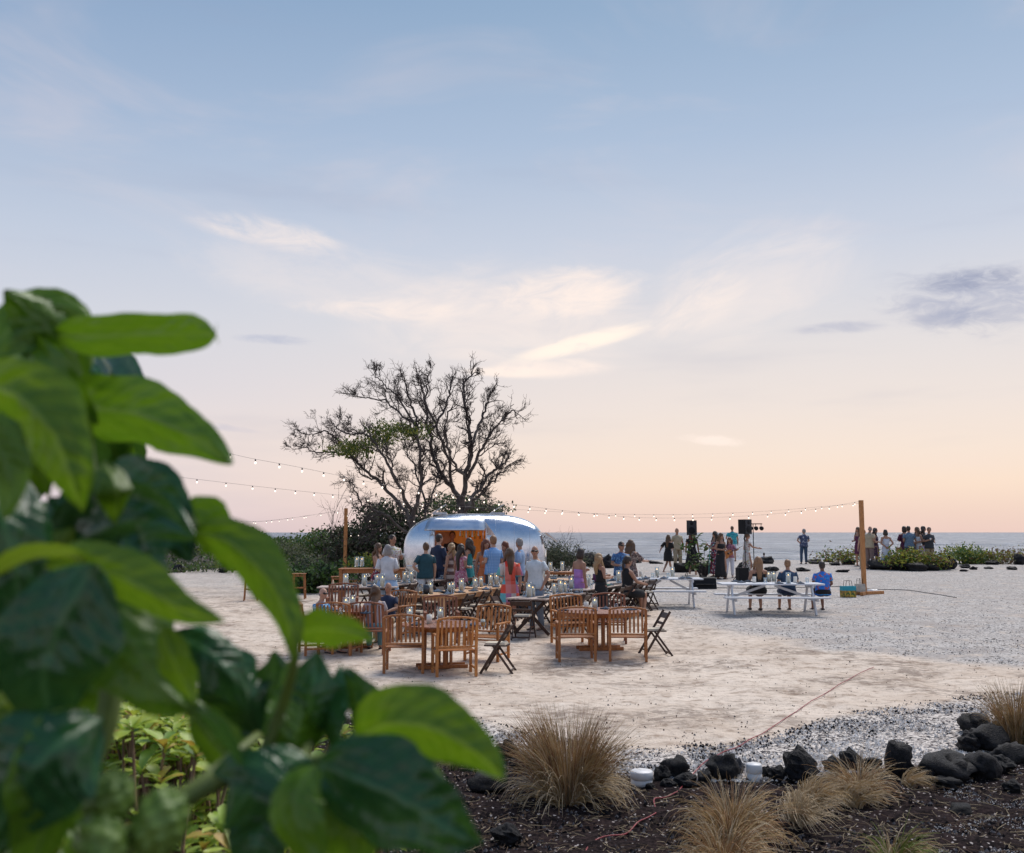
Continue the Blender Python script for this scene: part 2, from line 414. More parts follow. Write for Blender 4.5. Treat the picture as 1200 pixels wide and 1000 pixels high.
def ground_material():
    m = bpy.data.materials.new('ground_material'); m.use_nodes = True; t = NT(m.node_tree); bs = t.n['Principled BSDF']
    co = t.new('ShaderNodeTexCoord').outputs['Object']
    at_ = t.new('ShaderNodeAttribute', attribute_name='zones'); zx, zy, zz = t.sep(at_.outputs['Vector'])
    # sand: pale coral with scuffs, brownish damp patches and specks
    n1 = t.noise(co, .45, 5, .6); n2 = t.noise(t.mapping(co, (1, 1.4, 1)), 2.6, 6, .68); n3 = t.noise(co, 60, 2)
    sand = t.mix(t.mrange(n1, .35, .7), lin(223, 207, 190), lin(204, 186, 168))
    sand = t.mix(t.math('MULTIPLY', t.mrange(n2, .50, .68), .75), sand, lin(150, 128, 110))
    sand = t.mix(t.math('MULTIPLY', t.mrange(n3, .58, .8), .4), sand, lin(120, 104, 92))
    n5 = t.noise(t.mapping(co, (1, 1.15, 1), rot=(0, 0, .2)), 6.5, 5, .7); sand = t.mix(t.math('MULTIPLY', t.mrange(n5, .52, .66), .6), sand, lin(138, 118, 102))
    sand = t.mix(t.math('MULTIPLY', t.mrange(n5, .44, .32), .5), sand, lin(236, 222, 208))
    pat = t.math('MULTIPLY', t.mrange(t.noise(t.mapping(co, (1, 1.2, 1), loc=(11, 2, 0)), .55, 3, .5), .48, .62), t.mrange(t.noise(t.mapping(co, (1, 1.3, 1)), 4.2, 5, .7), .42, .58)); sand = t.mix(t.math('MULTIPLY', pat, .6), sand, lin(112, 96, 86))
    big = t.noise(t.mapping(co, (1, 1.8, 1), loc=(3, 8, 0)), 1.1, 4, .65)
    sand = t.mix(t.math('MULTIPLY', t.mrange(big, .60, .74), .45), sand, lin(128, 110, 96))
    # grey coral gravel farther back
    vo = t.new('ShaderNodeTexVoronoi'); t.put(vo.inputs['Vector'], co); vo.inputs['Scale'].default_value = 26
    vr = t.sep(vo.outputs['Color'])[0]
    g2 = t.noise(co, 9, 4, .7)
    grav = t.mix(t.mrange(t.math('ADD', t.math('MULTIPLY', vr, .65), t.math('MULTIPLY', g2, .5)), .66, .86), lin(194, 187, 180), lin(88, 84, 82))
    grav = t.mix(t.mrange(t.noise(t.mapping(co, (1, 1.6, 1)), .9, 5, .6), .42, .68), grav, lin(172, 163, 156))
    col = t.mix(t.math('MULTIPLY', zz, t.mrange(t.noise(co, 2.2, 5, .65), .22, .5)), sand, grav)
    # band of mixed white and black gravel
    vo2 = t.new('ShaderNodeTexVoronoi'); t.put(vo2.inputs['Vector'], co); vo2.inputs['Scale'].default_value = 34
    vr2 = t.sep(vo2.outputs['Color'])[0]
    gb = t.ramp(vr2, [(0, lin(216, 206, 196)), (.4, lin(176, 166, 158)), (.66, lin(100, 95, 94)), (.84, lin(40, 38, 40))], 'CONSTANT')
    col = t.mix(zx, col, gb)
    # soil bed: dark lava cinder and mulch
    s1 = t.noise(co, 22, 6, .75); s2 = t.noise(co, 3.2, 4, .6)
    soil = t.mix(t.mrange(s1, .38, .68), lin(22, 19, 20), lin(60, 50, 49))
    soil = t.mix(t.math('MULTIPLY', t.mrange(s2, .45, .7), .45), soil, lin(58, 45, 44))
    vo3 = t.new('ShaderNodeTexVoronoi'); t.put(vo3.inputs['Vector'], co); vo3.inputs['Scale'].default_value = 60
    soil = t.mix(t.mrange(t.sep(vo3.outputs['Color'])[1], .97, .98), soil, lin(176, 166, 160))
    col = t.mix(zy, col, soil)
    t.put(bs.inputs['Base Color'], col); bs.inputs['Roughness'].default_value = 1.; bs.inputs['Specular IOR Level'].default_value = .03
    h = t.math('ADD', t.math('MULTIPLY', n2, 1.3), t.math('ADD', t.math('MULTIPLY', t.noise(co, 14, 5, .7), .5), t.math('MULTIPLY', vo.outputs['Distance'], .25)))
    b = t.new('ShaderNodeBump'); b.inputs['Strength'].default_value = .5; b.inputs['Distance'].default_value = .06
    t.put(b.inputs['Height'], h); t.put(bs.inputs['Normal'], b.outputs[0])
    return m
me = quads('ground', V, F, ground_material(), None, True)
ca = me.attributes.new('zones', 'FLOAT_VECTOR', 'POINT'); ca.data.foreach_set('vector', MK.astype(np.float32).ravel())
tag(obj('ground', me), 'pale coral sand with gravel patches and a dark soil bed in front', None, None, 'structure')

# ---- sea
SEA = -1.0
def sea_material():
    m = bpy.data.materials.new('sea_water'); m.use_nodes = True; t = NT(m.node_tree); bs = t.n['Principled BSDF']
    co = t.new('ShaderNodeTexCoord').outputs['Object']
    bs.inputs['Base Color'].default_value = (.10, .15, .20, 1)
    bs.inputs['Roughness'].default_value = .30; bs.inputs['Specular IOR Level'].default_value = .38; bs.inputs['IOR'].default_value = 1.33
    a = t.noise(t.mapping(co, (.5, 1.1, 1)), .5, 6, .62); c = t.noise(t.mapping(co, (.02, .06, 1)), 1., 6, .6); e = t.noise(t.mapping(co, (.6, 1.6, 1)), 2.2, 3, .6)
    h = t.math('ADD', t.math('MULTIPLY', a, .5), t.math('ADD', t.math('MULTIPLY', c, 5.), t.math('MULTIPLY', e, .12)))
    b = t.new('ShaderNodeBump'); b.inputs['Strength'].default_value = 1.; b.inputs['Distance'].default_value = .9
    t.put(b.inputs['Height'], h); t.put(bs.inputs['Normal'], b.outputs[0])
    # foam flecks and streaks; light glints painted in as pale base colour
    f = t.noise(t.mapping(co, (.10, .5, 1)), 1., 6, .7)
    t.put(bs.inputs['Base Color'], t.mix(t.mrange(f, .48, .70), (.085, .11, .15, 1), (.42, .45, .50, 1)))
    return m
yy = 48 * (24000 / 48.) ** (np.arange(420) / 419.); uu = np.linspace(-1, 1, 260)
VS = np.zeros((420, 260, 3)); VS[..., 1] = yy[:, None]; VS[..., 0] = uu[None, :] * (yy[:, None] * .95 + 60)
wv = np.zeros((420, 260))
for k in range(16):
    lam = 2.2 * 1.32 ** k; d = R(90 + RNG.uniform(-26, 26)); ph = RNG.uniform(0, 6.28)
    amp = .018 * lam ** .62; res = yy * .0148 * 1.6
    wv += amp * np.sin((VS[..., 0] * math.cos(d) + VS[..., 1] * math.sin(d)) * 2 * math.pi / lam + ph) * np.clip(lam / (res[:, None] * 2) - .6, 0, 1)
VS[..., 2] = SEA + wv * np.clip(1.3 - np.abs(yy[:, None]) / 2500, 0, 1)
b0 = (np.arange(419)[:, None] * 260 + np.arange(259)[None, :]).ravel()
tag(obj('sea', quads('sea', VS.reshape(-1, 3), np.stack([b0, b0 + 1, b0 + 261, b0 + 260], 1), sea_material(), None, True)), 'grey blue rippled sea reaching the horizon', None, None, 'structure')

# ---- rocks
M_lava = mat('lava_rock', (.007, .007, .008), .6, col2=(.022, .021, .023), scale=6, bump=1., bscale=26, spec=.18)
M_lava2 = mat('grey_stone', (.12, .11, .11), .85, col2=(.05, .05, .055), scale=5, bump=.8, bscale=18)
ROCKS = []
def rock_mesh(i, mt, seg=18, rings=12):
    b = MB(); b.ell((0, 0, 0), (.5, .5, .5), seg, rings, 0, None, .55, i * 1.7 + 1, 1.7)
    vs = []
    for p in b.v:
        q = Vector(p); q *= 1 + .16 * noise.noise(q * 9 + Vector((i, 0, 0)))
        for kx in range(5):                                   # flat cleavage faces
            random.seed(i * 11 + kx); nrm = Vector((random.gauss(0, 1), random.gauss(0, 1), random.gauss(0, .8))).normalized(); dd = random.uniform(.36, .46)
            e = q.dot(nrm) - dd
            if e > 0: q -= nrm * e * .85
        vs.append(tuple(q))
    b.v = vs; b.sm = [False if i % 2 else True] * len(b.f)
    return b.mesh('lava_rock', mt)
for i in range(8): ROCKS.append(rock_mesh(i, M_lava))
STONE = rock_mesh(21, M_lava2)
def rock(px, py, wpx, hpx, label, group, me=None, name='lava_rock', dep=None):
    p = on(px, py); s = wpx / (FP / p.y); hz = hpx / (FP / p.y)
    o = obj(name, me or random.choice(ROCKS)); o.location = (p.x, p.y + s * .3, G(p.x, p.y) + hz * .32)
    o.scale = (s * 1.0, s * (dep or random.uniform(.8, 1.05)), hz * 1.1); o.rotation_euler = (random.uniform(-.15, .15), random.uniform(-.15, .15), random.uniform(0, 6.3) if dep is None and hpx > wpx * .55 else random.uniform(-.3, .3))
    return tag(o, label, 'rock', group)
random.seed(3)
GF = 'lava rocks edging the planted bed'
front = [(942, 914, 40, 34, 'squat black lava rock right of the small white path light'), (980, 905, 26, 16, 'low black lava rock between two larger ones on the bed edge'),
    (1000, 902, 26, 22, 'small black lava rock behind the arching straw grass tuft'), (1022, 903, 24, 16, 'flat black rock just right of the straw tuft top'),
    (1057, 913, 34, 42, 'tall upright black lava rock on the bed edge'), (1114, 917, 62, 34, 'long smooth black lava boulder in the border'),
    (1158, 914, 46, 34, 'angular black boulder with a flat top right of the long one'), (1114, 924, 28, 13, 'small grey flat stone in front of the long boulder'),
    (1090, 918, 22, 18, 'small dark rock between upright rock and long boulder'), (1168, 880, 52, 30, 'grey flat topped boulder under the right grass tussock'),
    (1192, 868, 34, 26, 'dark boulder at the right picture edge beneath the tussock'), (1146, 862, 34, 26, 'brownish grey rock left of the right grass tussock'),
    (1140, 882, 26, 22, 'dark rounded rock below the brownish one'), (1192, 896, 40, 24, 'black rock low at the right edge of the picture'),
    (1176, 905, 30, 18, 'small black rock behind the angular flat topped boulder'), (795, 912, 30, 27, 'pointed black lava rock beside the wide white path light'),
    (776, 918, 20, 20, 'small black rock touching the wide white path light'), (852, 914, 36, 28, 'rounded black lava rock where the red cord crosses'),
    (805, 923, 28, 15, 'low grey black rock below the pointed one'), (783, 926, 20, 12, 'little dark rock under the wide white path light'),
    (826, 918, 18, 14, 'small rock in the gap along the red cord'), (912, 915, 22, 16, 'small dark grey rock right of the small path light'),
    (899, 911, 12, 12, 'tiny black rock against the small path light'), (594, 892, 28, 24, 'dark rock behind the left side of the big grass clump'),
    (574, 928, 48, 22, 'half buried grey rock left of the big grass clump'), (612, 905, 26, 20, 'dark rock tucked in the left of the big grass clump'),
    (560, 900, 30, 20, 'black rock half hidden by the blurred leaf tip'), (835, 911, 14, 12, 'pebble sized black rock by the red cord bend'),
    (762, 927, 12, 9, 'fist sized dark rock in front of the wide path light'), (1070, 908, 14, 14, 'small rock leaning on the upright lava rock'),
    (1130, 955, 26, 12, 'dark stone lying alone in the cinder bed'), (594, 990, 34, 22, 'half sunk dark stone in the lower soil'), (1190, 930, 22, 14, 'small dark stone in white grit at right edge')]
for a in front: rock(*a[:4], a[4], GF)
rock(866, 908, 13, 20, 'small pale grey stone standing between black rock and path light', GF, STONE, 'grey_stone')
# rocks along the back of the beach
GB_ = 'lava rocks at the back of the beach'
back = [(548 + 470, 0)]
backl = [(1040, 668, 34, 14, 'long black rock at left end of the green bed'), (1050, 664, 14, 11, 'rounded grey rock behind the long one'), (1060, 669, 24, 12, 'black rock left of the low bed rim'),
    (1078, 670, 26, 12, 'black rock in the front rim of the green bed'), (1092, 669, 24, 12, 'second rim rock below the yellow green leaves'), (1106, 668, 22, 15, 'rim rock near the right end of the green bed'),
    (1114, 667, 18, 18, 'tall rock closing the right end of the green bed'), (1103, 655, 14, 11, 'rock sticking up behind the green bed'), (1097, 658, 10, 8, 'small rock behind the green bed'),
    (996, 662, 18, 8, 'flat black rock left of the tall wooden pole'), (980, 663, 12, 5, 'thin flat rock left of the pole group'), (989, 671, 14, 4, 'low slab of rock on the open sand'),
    (942, 670, 18, 5, 'flat dark slab in front of the man standing by the sea'), (957, 661, 18, 6, 'flat rock right of the man standing by the sea'), (972, 659, 12, 5, 'small flat rock near the shrub left of the pole'),
    (901, 661, 16, 9, 'black rock right of the light stand'), (905, 671, 14, 8, 'flat black rock behind the seated couple'), (918, 655, 14, 6, 'dark rock pair left half near the water'), (925, 655, 12, 6, 'dark rock pair right half near the water'),
    (871, 655, 8, 4, 'little rock at the feet of the man in teal shirt'), (1165, 662, 14, 6, 'flat black block right of the low shrub'), (1133, 666, 12, 5, 'flat rock in sand left of the block'),
    (1160, 667, 10, 3, 'thin slab in the sand'), (1130, 670, 9, 3, 'small dark slab on gravel in front of the shrub'), (1188, 668, 12, 4, 'thin flat rock near the right edge'), (1197, 662, 14, 14, 'black rock cut by the right picture edge'),
    (1172, 652, 12, 9, 'round rock among the brown shrub stems'), (1194, 652, 18, 12, 'dark mound of rock at the right end of the shore'), (1150, 660, 14, 6, 'flat rock at the foot of the yellow green shrub'), (1142, 668, 10, 4, 'small slab by the yellow green shrub'),
    (692, 664, 22, 18, 'big black rock beside the woman in lilac dress'), (712, 666, 18, 16, 'black rock behind the woman in black dress'), (708, 655, 20, 8, 'low black rock at the waterline'), (665, 662, 20, 12, 'dark rock below the grey leafless shrub'),
    (655, 664, 18, 10, 'dark rock left of the grey leafless shrub foot'), (745, 660, 16, 5, 'low dark rock right of the patterned dress'), (768, 661, 18, 4, 'thin dark rock line near the water'), (790, 658, 16, 7, 'dark rock behind the woman in black jacket'),
    (800, 671, 22, 14, 'black rock at the left foot of the big leafed plant'), (832, 672, 22, 14, 'black rock at the right foot of the big leafed plant'), (845, 668, 16, 14, 'black rock behind the guitarist'), (818, 670, 20, 14, 'black rock behind the speaker stand'),
    (873, 672, 18, 14, 'dark rock behind the loudspeaker stand legs')]
for a in backl: rock(*a[:4], a[4], GB_)
def rubble(x0, x1, y0, y1, n, s0, s1, name, label, grp):
    for i, px in enumerate(sorted(random.uniform(x0, x1) for _ in range(n))):
        py = random.uniform(y0, y1)
        s = random.uniform(s0, s1); rock(px, py, s, s * random.uniform(.4, .8), label + ', ' + ORD[i] + ' from its left end', grp)
rubble(205, 300, 662, 672, 14, 6, 18, 'lava_rock', 'dark lava rock in the low wall at far left', 'lava rocks of the low wall at far left')
rubble(405, 470, 660, 668, 12, 10, 20, 'lava_rock', 'dark lava rock below the shrubs behind the bar table', 'lava rocks behind the bar table')

# ---- loose gravel (too many to count)
def pebbles(name, label, n, test, s0, s1, cols, seed):
    rng = np.random.default_rng(seed); P = []
    k = 0
    while len(P) < n and k < n * 60:
        k += 1
        px = rng.uniform(*test[0]); py = rng.uniform(*test[1])
        if test[2](px, py): p = on(px, py); P.append((p.x, p.y, p.z))
    P = np.array(P); m = len(P)
    base = np.array([(1, 0, 0), (0, 1, 0), (-1, 0, 0), (0, -1, 0), (0, 0, 1), (.6, .6, .7), (-.6, .5, .6)], float)
    base = base[:5]
    s = (s0 + (s1 - s0) * rng.random(m) ** 2.2)
    V = P[:, None, :] + (base[None] * rng.uniform(.6, 1.3, (m, 5, 3))) * s[:, None, None] * np.array([1, 1, .95]) * .5
    V[:, :4, 2] -= s[:, None] * .1
    a = rng.uniform(0, 6.28, m); c, sn = np.cos(a)[:, None], np.sin(a)[:, None]
    dx, dy = V[..., 0] - P[:, None, 0], V[..., 1] - P[:, None, 1]
    V[..., 0] = P[:, None, 0] + dx * c - dy * sn; V[..., 1] = P[:, None, 1] + dx * sn + dy * c
    F = (np.arange(m)[:, None, None] * 5 + np.array([(0, 1, 4), (1, 2, 4), (2, 3, 4), (3, 0, 4)])[None]).reshape(-1, 3)
    mi = np.repeat(rng.integers(0, len(cols), m), 4)
    return tag(obj(name, quads(name, V.reshape(-1, 3), F, cols, mi)), label, 'gravel', None, 'stuff')
Mw = mat('coral_white', (.88, .83, .78), 1., spec=.05); Mw2 = mat('coral_cream', (.70, .64, .58), 1., spec=.05); Mbk = mat('cinder_black', (.014, .013, .015), 1., spec=.05); Mgy = mat('cinder_grey', (.12, .11, .115), .9)
Mgy2 = mat('coral_grey', (.42, .38, .35), 1., spec=.05); Mbr = mat('twig_brown', (.16, .10, .06), .9); Mst = mat('straw_bit', (.42, .33, .2), .9)
band = lambda px, py: interp(SAND_EDGE, px) - 4 < py < interp(BED_EDGE, px) + 4
pebbles('coral_gravel', 'white coral pebbles in the band along the bed', 13000, ((480, 1215), (812, 920), band), .018, .046, [Mw, Mw2, Mw, Mw2, Mgy2], 1)
pebbles('lava_gravel', 'black lava pebbles mixed into the white gravel band', 4200, ((480, 1215), (806, 922), lambda px, py: interp(SAND_EDGE, px) - 7 < py < interp(BED_EDGE, px) + 4 and random.random() < 1.15 - .035 * (py - interp(SAND_EDGE, px))), .014, .052, [Mbk, Mbk, Mgy], 2)
inbed = lambda px, py: py > interp(BED_EDGE, px)
pebbles('cinder', 'dark lava cinder and mulch crumbs on the bed', 9000, ((430, 1215), (880, 1010), inbed), .008, .05, [Mbk, Mgy, Mbr, Mbk], 3)
pebbles('white_grit', 'white coral grit spilled on the bed at right', 1500, ((1060, 1215), (900, 1010), lambda px, py: py > interp(BED_EDGE, px) and noise.noise(Vector((px * .02, py * .03, 1))) > .0), .006, .018, [Mw, Mw2], 4)
pebbles('sand_debris', 'dark specks and bits scattered on the sand', 2200, ((180, 1215), (690, 880), lambda px, py: py < interp(SAND_EDGE, px) and random.random() < (py - 660) / 250), .008, .035, [Mbk, Mbr, Mgy], 5)
pebbles('grey_gravel', 'grey and white gravel grains on the upper beach', 7000, ((760, 1215), (690, 785), lambda px, py: py < interp(UPPER, px) and random.random() < .4 + (py - 690) / 120), .012, .034, [Mgy, Mw, Mbk, Mw2], 6)
# straw litter on the bed
rng = np.random.default_rng(12); n = 900
P = np.zeros((n, 4, 3))
for i in range(n):
    while 1:
        px, py = rng.uniform(540, 1210), rng.uniform(900, 1005)
        if inbed(px, py): break
    p = on(px, py); a = rng.uniform(0, 6.28); L = rng.uniform(.03, .22); b_ = rng.uniform(-.4, .4)
    for k in range(4):
        t = k / 3 - .5; P[i, k] = (p.x + L * t * math.cos(a + b_ * t), p.y + L * t * math.sin(a + b_ * t), p.z + .02 + .01 * rng.random())
tag(obj('straw_litter', strands('straw_litter', P, np.full((n, 4), .0022), [Mst, Mbr], rng.integers(0, 2, n))), 'dry straw and twigs littering the dark bed', 'litter', None, 'stuff')

# ---- dry grass clumps
Mg1 = mat('grass_straw', (.66, .46, .22), .75, var=.2, trans=.3); Mg2 = mat('grass_tan', (.52, .30, .14), .75, trans=.3); Mg3 = mat('grass_pale', (.76, .62, .42), .75, trans=.3); Mg4 = mat('grass_green', (.30, .36, .08), .75, trans=.3); Mg5 = mat('grass_rust', (.34, .15, .07), .8, trans=.2)
def clump(px, py, H, spread, n, label, mats, seed, lean=(0, 0), droop=1., w_=.0026, upright=.42):
    H *= 1.15; rng = np.random.default_rng(seed); c = on(px, py); K = 11
    P = np.zeros((n, K, 3)); rad = np.zeros((n, K)); az0 = rng.uniform(0, 6.28, 9)
    for i in range(n):
        a = az0[rng.integers(0, 9)] + rng.normal(0, .45); r0 = rng.uniform(0, .16) * H * 1.4; t_ = rng.random()
        th = upright * (.15 + 1.15 * t_ ** 1.3); L = H * rng.uniform(.75, 1.25); dr = droop * rng.uniform(.35, 1.3) * (.35 + t_)
        p = Vector((r0 * math.cos(a), r0 * math.sin(a), -.02)); wob = rng.uniform(-.5, .5)
        for k in range(K):
            P[i, k] = (c.x + p.x, c.y + p.y, max(c.z + p.z, c.z + .004 + .02 * t_) if k > 0 else c.z - .02)
            aa = a + wob * k / K
            dx = math.sin(th) * spread
            p = p + Vector((math.cos(aa) * dx + lean[0] * (k / K), math.sin(aa) * dx + lean[1] * (k / K), math.cos(th))).normalized() * (L / K)
            th = min(th + dr * .55 * (k + 1) / K, 2.75)
        rad[i] = w_ * np.array([1.2, 1.2, 1.1, 1.1, 1, .95, .85, .7, .55, .4, .2]) * rng.uniform(.6, 1.4)
    return tag(obj('grass_clump', strands('grass_clump', P, rad, mats, rng.integers(0, len(mats), n))), label, 'grass clump', 'dry grass clumps in the bed')
clump(667, 938, .68, 1., 1300, 'largest dry grass clump with upright feathery tan blades', [Mg1, Mg2, Mg1, Mg5, Mg3, Mg1], 1, droop=.30, w_=.0023, upright=.50)
clump(662, 940, .60, 1.2, 520, 'pale drooping skirt of straw around the largest clump', [Mg3, Mg1, Mg3], 11, droop=1.35, upright=.75, w_=.0032)
clump(858, 990, .50, 1.2, 620, 'arching straw clump beside the red cord at the bottom', [Mg1, Mg3, Mg1, Mg2], 2, droop=1.5, upright=.65, w_=.003)
clump(848, 1022, .40, 1.2, 460, 'straw clump cut by the lower picture edge', [Mg1, Mg3, Mg2], 21, droop=1.4, upright=.6, w_=.003)
clump(1007, 934, .40, 1.3, 480, 'rounded fountain shaped straw clump behind the bed', [Mg1, Mg3, Mg3, Mg2], 3, droop=1.7, upright=.7, w_=.0028)
clump(1192, 872, .58, .8, 700, 'upright tan grass tussock at the right edge', [Mg1, Mg2, Mg1, Mg3], 4, droop=.35, upright=.45)
clump(950, 950, .34, 1., 260, 'flattened pale grass bundle leaning right', [Mg3, Mg3, Mg1], 5, lean=(1.0, -1.4), droop=1.1, w_=.003)
clump(940, 968, .34, 1., 220, 'flattened pale grass bundle in front of the leaning one', [Mg3, Mg3], 6, lean=(.9, -1.6), droop=1.1, w_=.003)
clump(1062, 922, .24, .9, 110, 'small swept tuft of straw left of the cinder', [Mg1, Mg3], 7, lean=(1.8, -1.2), droop=1.2, w_=.003)
clump(1000, 945, .30, .9, 150, 'low pale tuft lying flat under the rounded clump', [Mg3, Mg1], 8, lean=(2, -1.4), droop=1.2, w_=.003)
clump(1045, 1014, .34, 1.2, 240, 'greenish grass clump at the very bottom', [Mg4, Mg3, Mg1, Mg4], 9, droop=1.5, upright=.7, w_=.0028)
clump(530, 900, .2, 1., 160, 'small grass tuft behind the blurred leaf', [Mg3, Mg4], 10, droop=1.3)

# ---- cord and path lights
Mred = mat('red_rubber', (.30, .02, .03), .45)
pts = [(686, 1002), (699, 987), (733, 980), (752, 964), (769, 956), (767, 940), (787, 935), (800, 924), (816, 905), (837, 889), (861, 879), (885, 866), (911, 851), (945, 828), (979, 807), (996, 797), (1024, 783)]
W3 = [on(*p) + Vector((0, 0, .022)) for p in pts]
def smooth_path(P, n=6):
    out = []
    for i in range(len(P) - 1):
        a, b, c, d = P[max(i - 1, 0)], P[i], P[i + 1], P[min(i + 2, len(P) - 1)]
        for k in range(n):
            t = k / n; out.append(.5 * ((2 * b) + (c - a) * t + (2 * a - 5 * b + 4 * c - d) * t * t + (3 * b - a - 3 * c + d) * t ** 3))
    return out + [P[-1]]
W3 = smooth_path(W3)
W3 = [Vector((p.x, p.y, max(p.z, G(p.x, p.y) + .02) + .006 * math.sin(i * .9))) for i, p in enumerate(W3)]
tag(MB().tube(W3, .0055, 6).build('extension_cord', Mred), 'red extension cord running from the soil across the sand', 'cord')
Mblk = mat('black_rubber', (.02, .02, .022), .5)
W4 = smooth_path([on(*p) + Vector((0, 0, .015)) for p in [(820, 689), (900, 690), (980, 688), (1020, 691), (1060, 692), (1090, 696), (1121, 701)]])
tag(MB().tube(W4, .012, 5).build('cable', Mblk), 'thin dark cable lying on the beach past the wooden pole', 'cord')
Mwp = mat('white_plastic', (.70, .69, .68), .4, var=.05)
for (px, py, wp, hp, lab) in [(752, 919, 26, 15, 'wide low white path light beside the large grass clump'), (884, 913, 18, 17, 'small white path light between rocks right of the red cord')]:
    p = on(px, py); s = wp / (FP / p.y) / 2; h = hp / (FP / p.y)
    e = empty('path_light', p, 0, lab, 'path light', 'white path lights')
    MB().lathe([(s * .95, -.03), (s * .95, h * .40)], 24).build('light_body', Mwp, e)
    MB().lathe([(s * .96, h * .41), (s, h * .44), (s, h * .92), (s * .9, h), (0, h * 1.02)], 24).build('light_cap', Mwp, e)
# ================================================================== VEGETATION
M_bark = mat('bark_grey', (.050, .040, .038), .9, col2=(.10, .085, .078), scale=5, bump=.6, bscale=14)
M_twig = mat('twig_dark', (.045, .034, .034), .9, col2=(.085, .066, .06))
M_leafy = mat('leaf_olive', (.075, .115, .025), .7, col2=(.13, .15, .035), trans=.3, scale=4)
M_lgreen = mat('leaf_green', (.05, .11, .025), .55, col2=(.09, .16, .03), trans=.3, scale=5)
M_ldark = mat('leaf_deep', (.018, .035, .014), .6, col2=(.035, .06, .02), trans=.2, scale=5)
M_lyel = mat('leaf_yellow_green', (.20, .24, .03), .55, col2=(.32, .30, .04), trans=.35, scale=8)
M_lbrown = mat('leaf_brown', (.14, .08, .035), .8, col2=(.22, .13, .05), trans=.2, scale=8)
M_lgrey = mat('leaf_grey_green', (.10, .115, .07), .8, col2=(.16, .16, .10), trans=.2, scale=3)

def limb_path(pts, Y, jit=.03):
    P = smooth_path([at(a, b, Y + (c[0] if c else 0)) for a, b, *c in pts], 6)
    return [q + Vector((random.gauss(0, jit), random.gauss(0, jit), random.gauss(0, jit))) for q in P]
def bare_tree(label, Y, trunk, limbs, seed, r_trunk, dens=1., name='bare_tree'):
    random.seed(seed); rng = np.random.default_rng(seed)
    T = limb_path(trunk, Y, .015); org = Vector((T[0].x, T[0].y, G(T[0].x, T[0].y)))
    e = empty(name, org, 0, label, 'tree')
    n = len(T); MB().tube([q - org for q in T], [r_trunk * (1.25 - .55 * i / (n - 1)) for i in range(n)], 12).build('trunk', M_bark, e)
    S = {4: [], 6: []}; RS = {4: [], 6: []}
    ctr = np.array(T[-1])
    def grow(p, d, L, r, lev, ax):
        K = 6 if lev > 1 else 4; q = [p]; st = L / (K - 1)
        for k in range(K - 1):
            o = p - ctr; o[2] *= .6; o /= np.linalg.norm(o) + 1e-6
            d = d + rng.normal(0, .30, 3) + o * .10 + np.array((0, 0, .05)); d /= np.linalg.norm(d); p = p + d * st * rng.uniform(.8, 1.2); q.append(p)
        S[K].append(q); RS[K].append(np.linspace(r, r * .55 if lev > 0 else .0035, K))
        if lev <= 0: return
        m = {3: 5.2, 2: 4.4, 1: 3.2}[lev]; m = max(2, int(rng.poisson(m * dens)))
        for j in range(m):
            t = rng.uniform(.2, 1.) ** .8; i = min(K - 1, int(t * (K - 1) + .5)); dd = d + rng.normal(0, .62, 3); dd /= np.linalg.norm(dd)
            grow(np.array(q[i]), dd, L * rng.uniform(.45, .72), max(.006, r * (.62 - .15 * t)), lev - 1, None)
    for L in limbs:
        r0, r1 = L[0]; P = limb_path(L[1], Y, .035); n = len(P)
        MB().tube([q - org for q in P], [(r0 + (r1 - r0) * (i / (n - 1)) ** .6) * .85 for i in range(n)], 8).build('branch', M_bark, e)
        tot = sum((P[i + 1] - P[i]).length for i in range(n - 1)); m = int(tot * 2.9 * dens * (L[2] if len(L) > 2 else 1)) + 2
        for j in range(m):
            t = (.22 + .78 * (j + rng.random()) / m); i = min(n - 2, int(t * (n - 1))); a = np.array(P[i].lerp(P[i + 1], t * (n - 1) - i)); d = np.array((P[i + 1] - P[i]).normalized())
            u = rng.normal(0, 1, 3); u -= d * u.dot(d); u /= np.linalg.norm(u); dd = d * rng.uniform(.3, 1.) + u * .75 + np.array((0, 0, .15))
            ln_ = rng.uniform(.55, 1.0) * (1 - .5 * t)
            grow(a, dd / np.linalg.norm(dd), ln_, (r0 + (r1 - r0) * t) * .42, 3 if rng.random() < .55 else 2, None)
        d = np.array((P[-1] - P[-2]).normalized())
        for j in range(3):
            dd = d + rng.normal(0, .35, 3); grow(np.array(P[-1]), dd / np.linalg.norm(dd), rng.uniform(.35, .6), r1 * .7, 2, None)
    for K in (6, 4):
        o = obj('twigs' if K == 6 else 'end_twigs', strands('twigs' if K == 6 else 'end_twigs', np.array(S[K]) - np.array(org), np.array(RS[K]), M_twig), e); o['kind'] = 'stuff'
    return e, org
TY = 37.
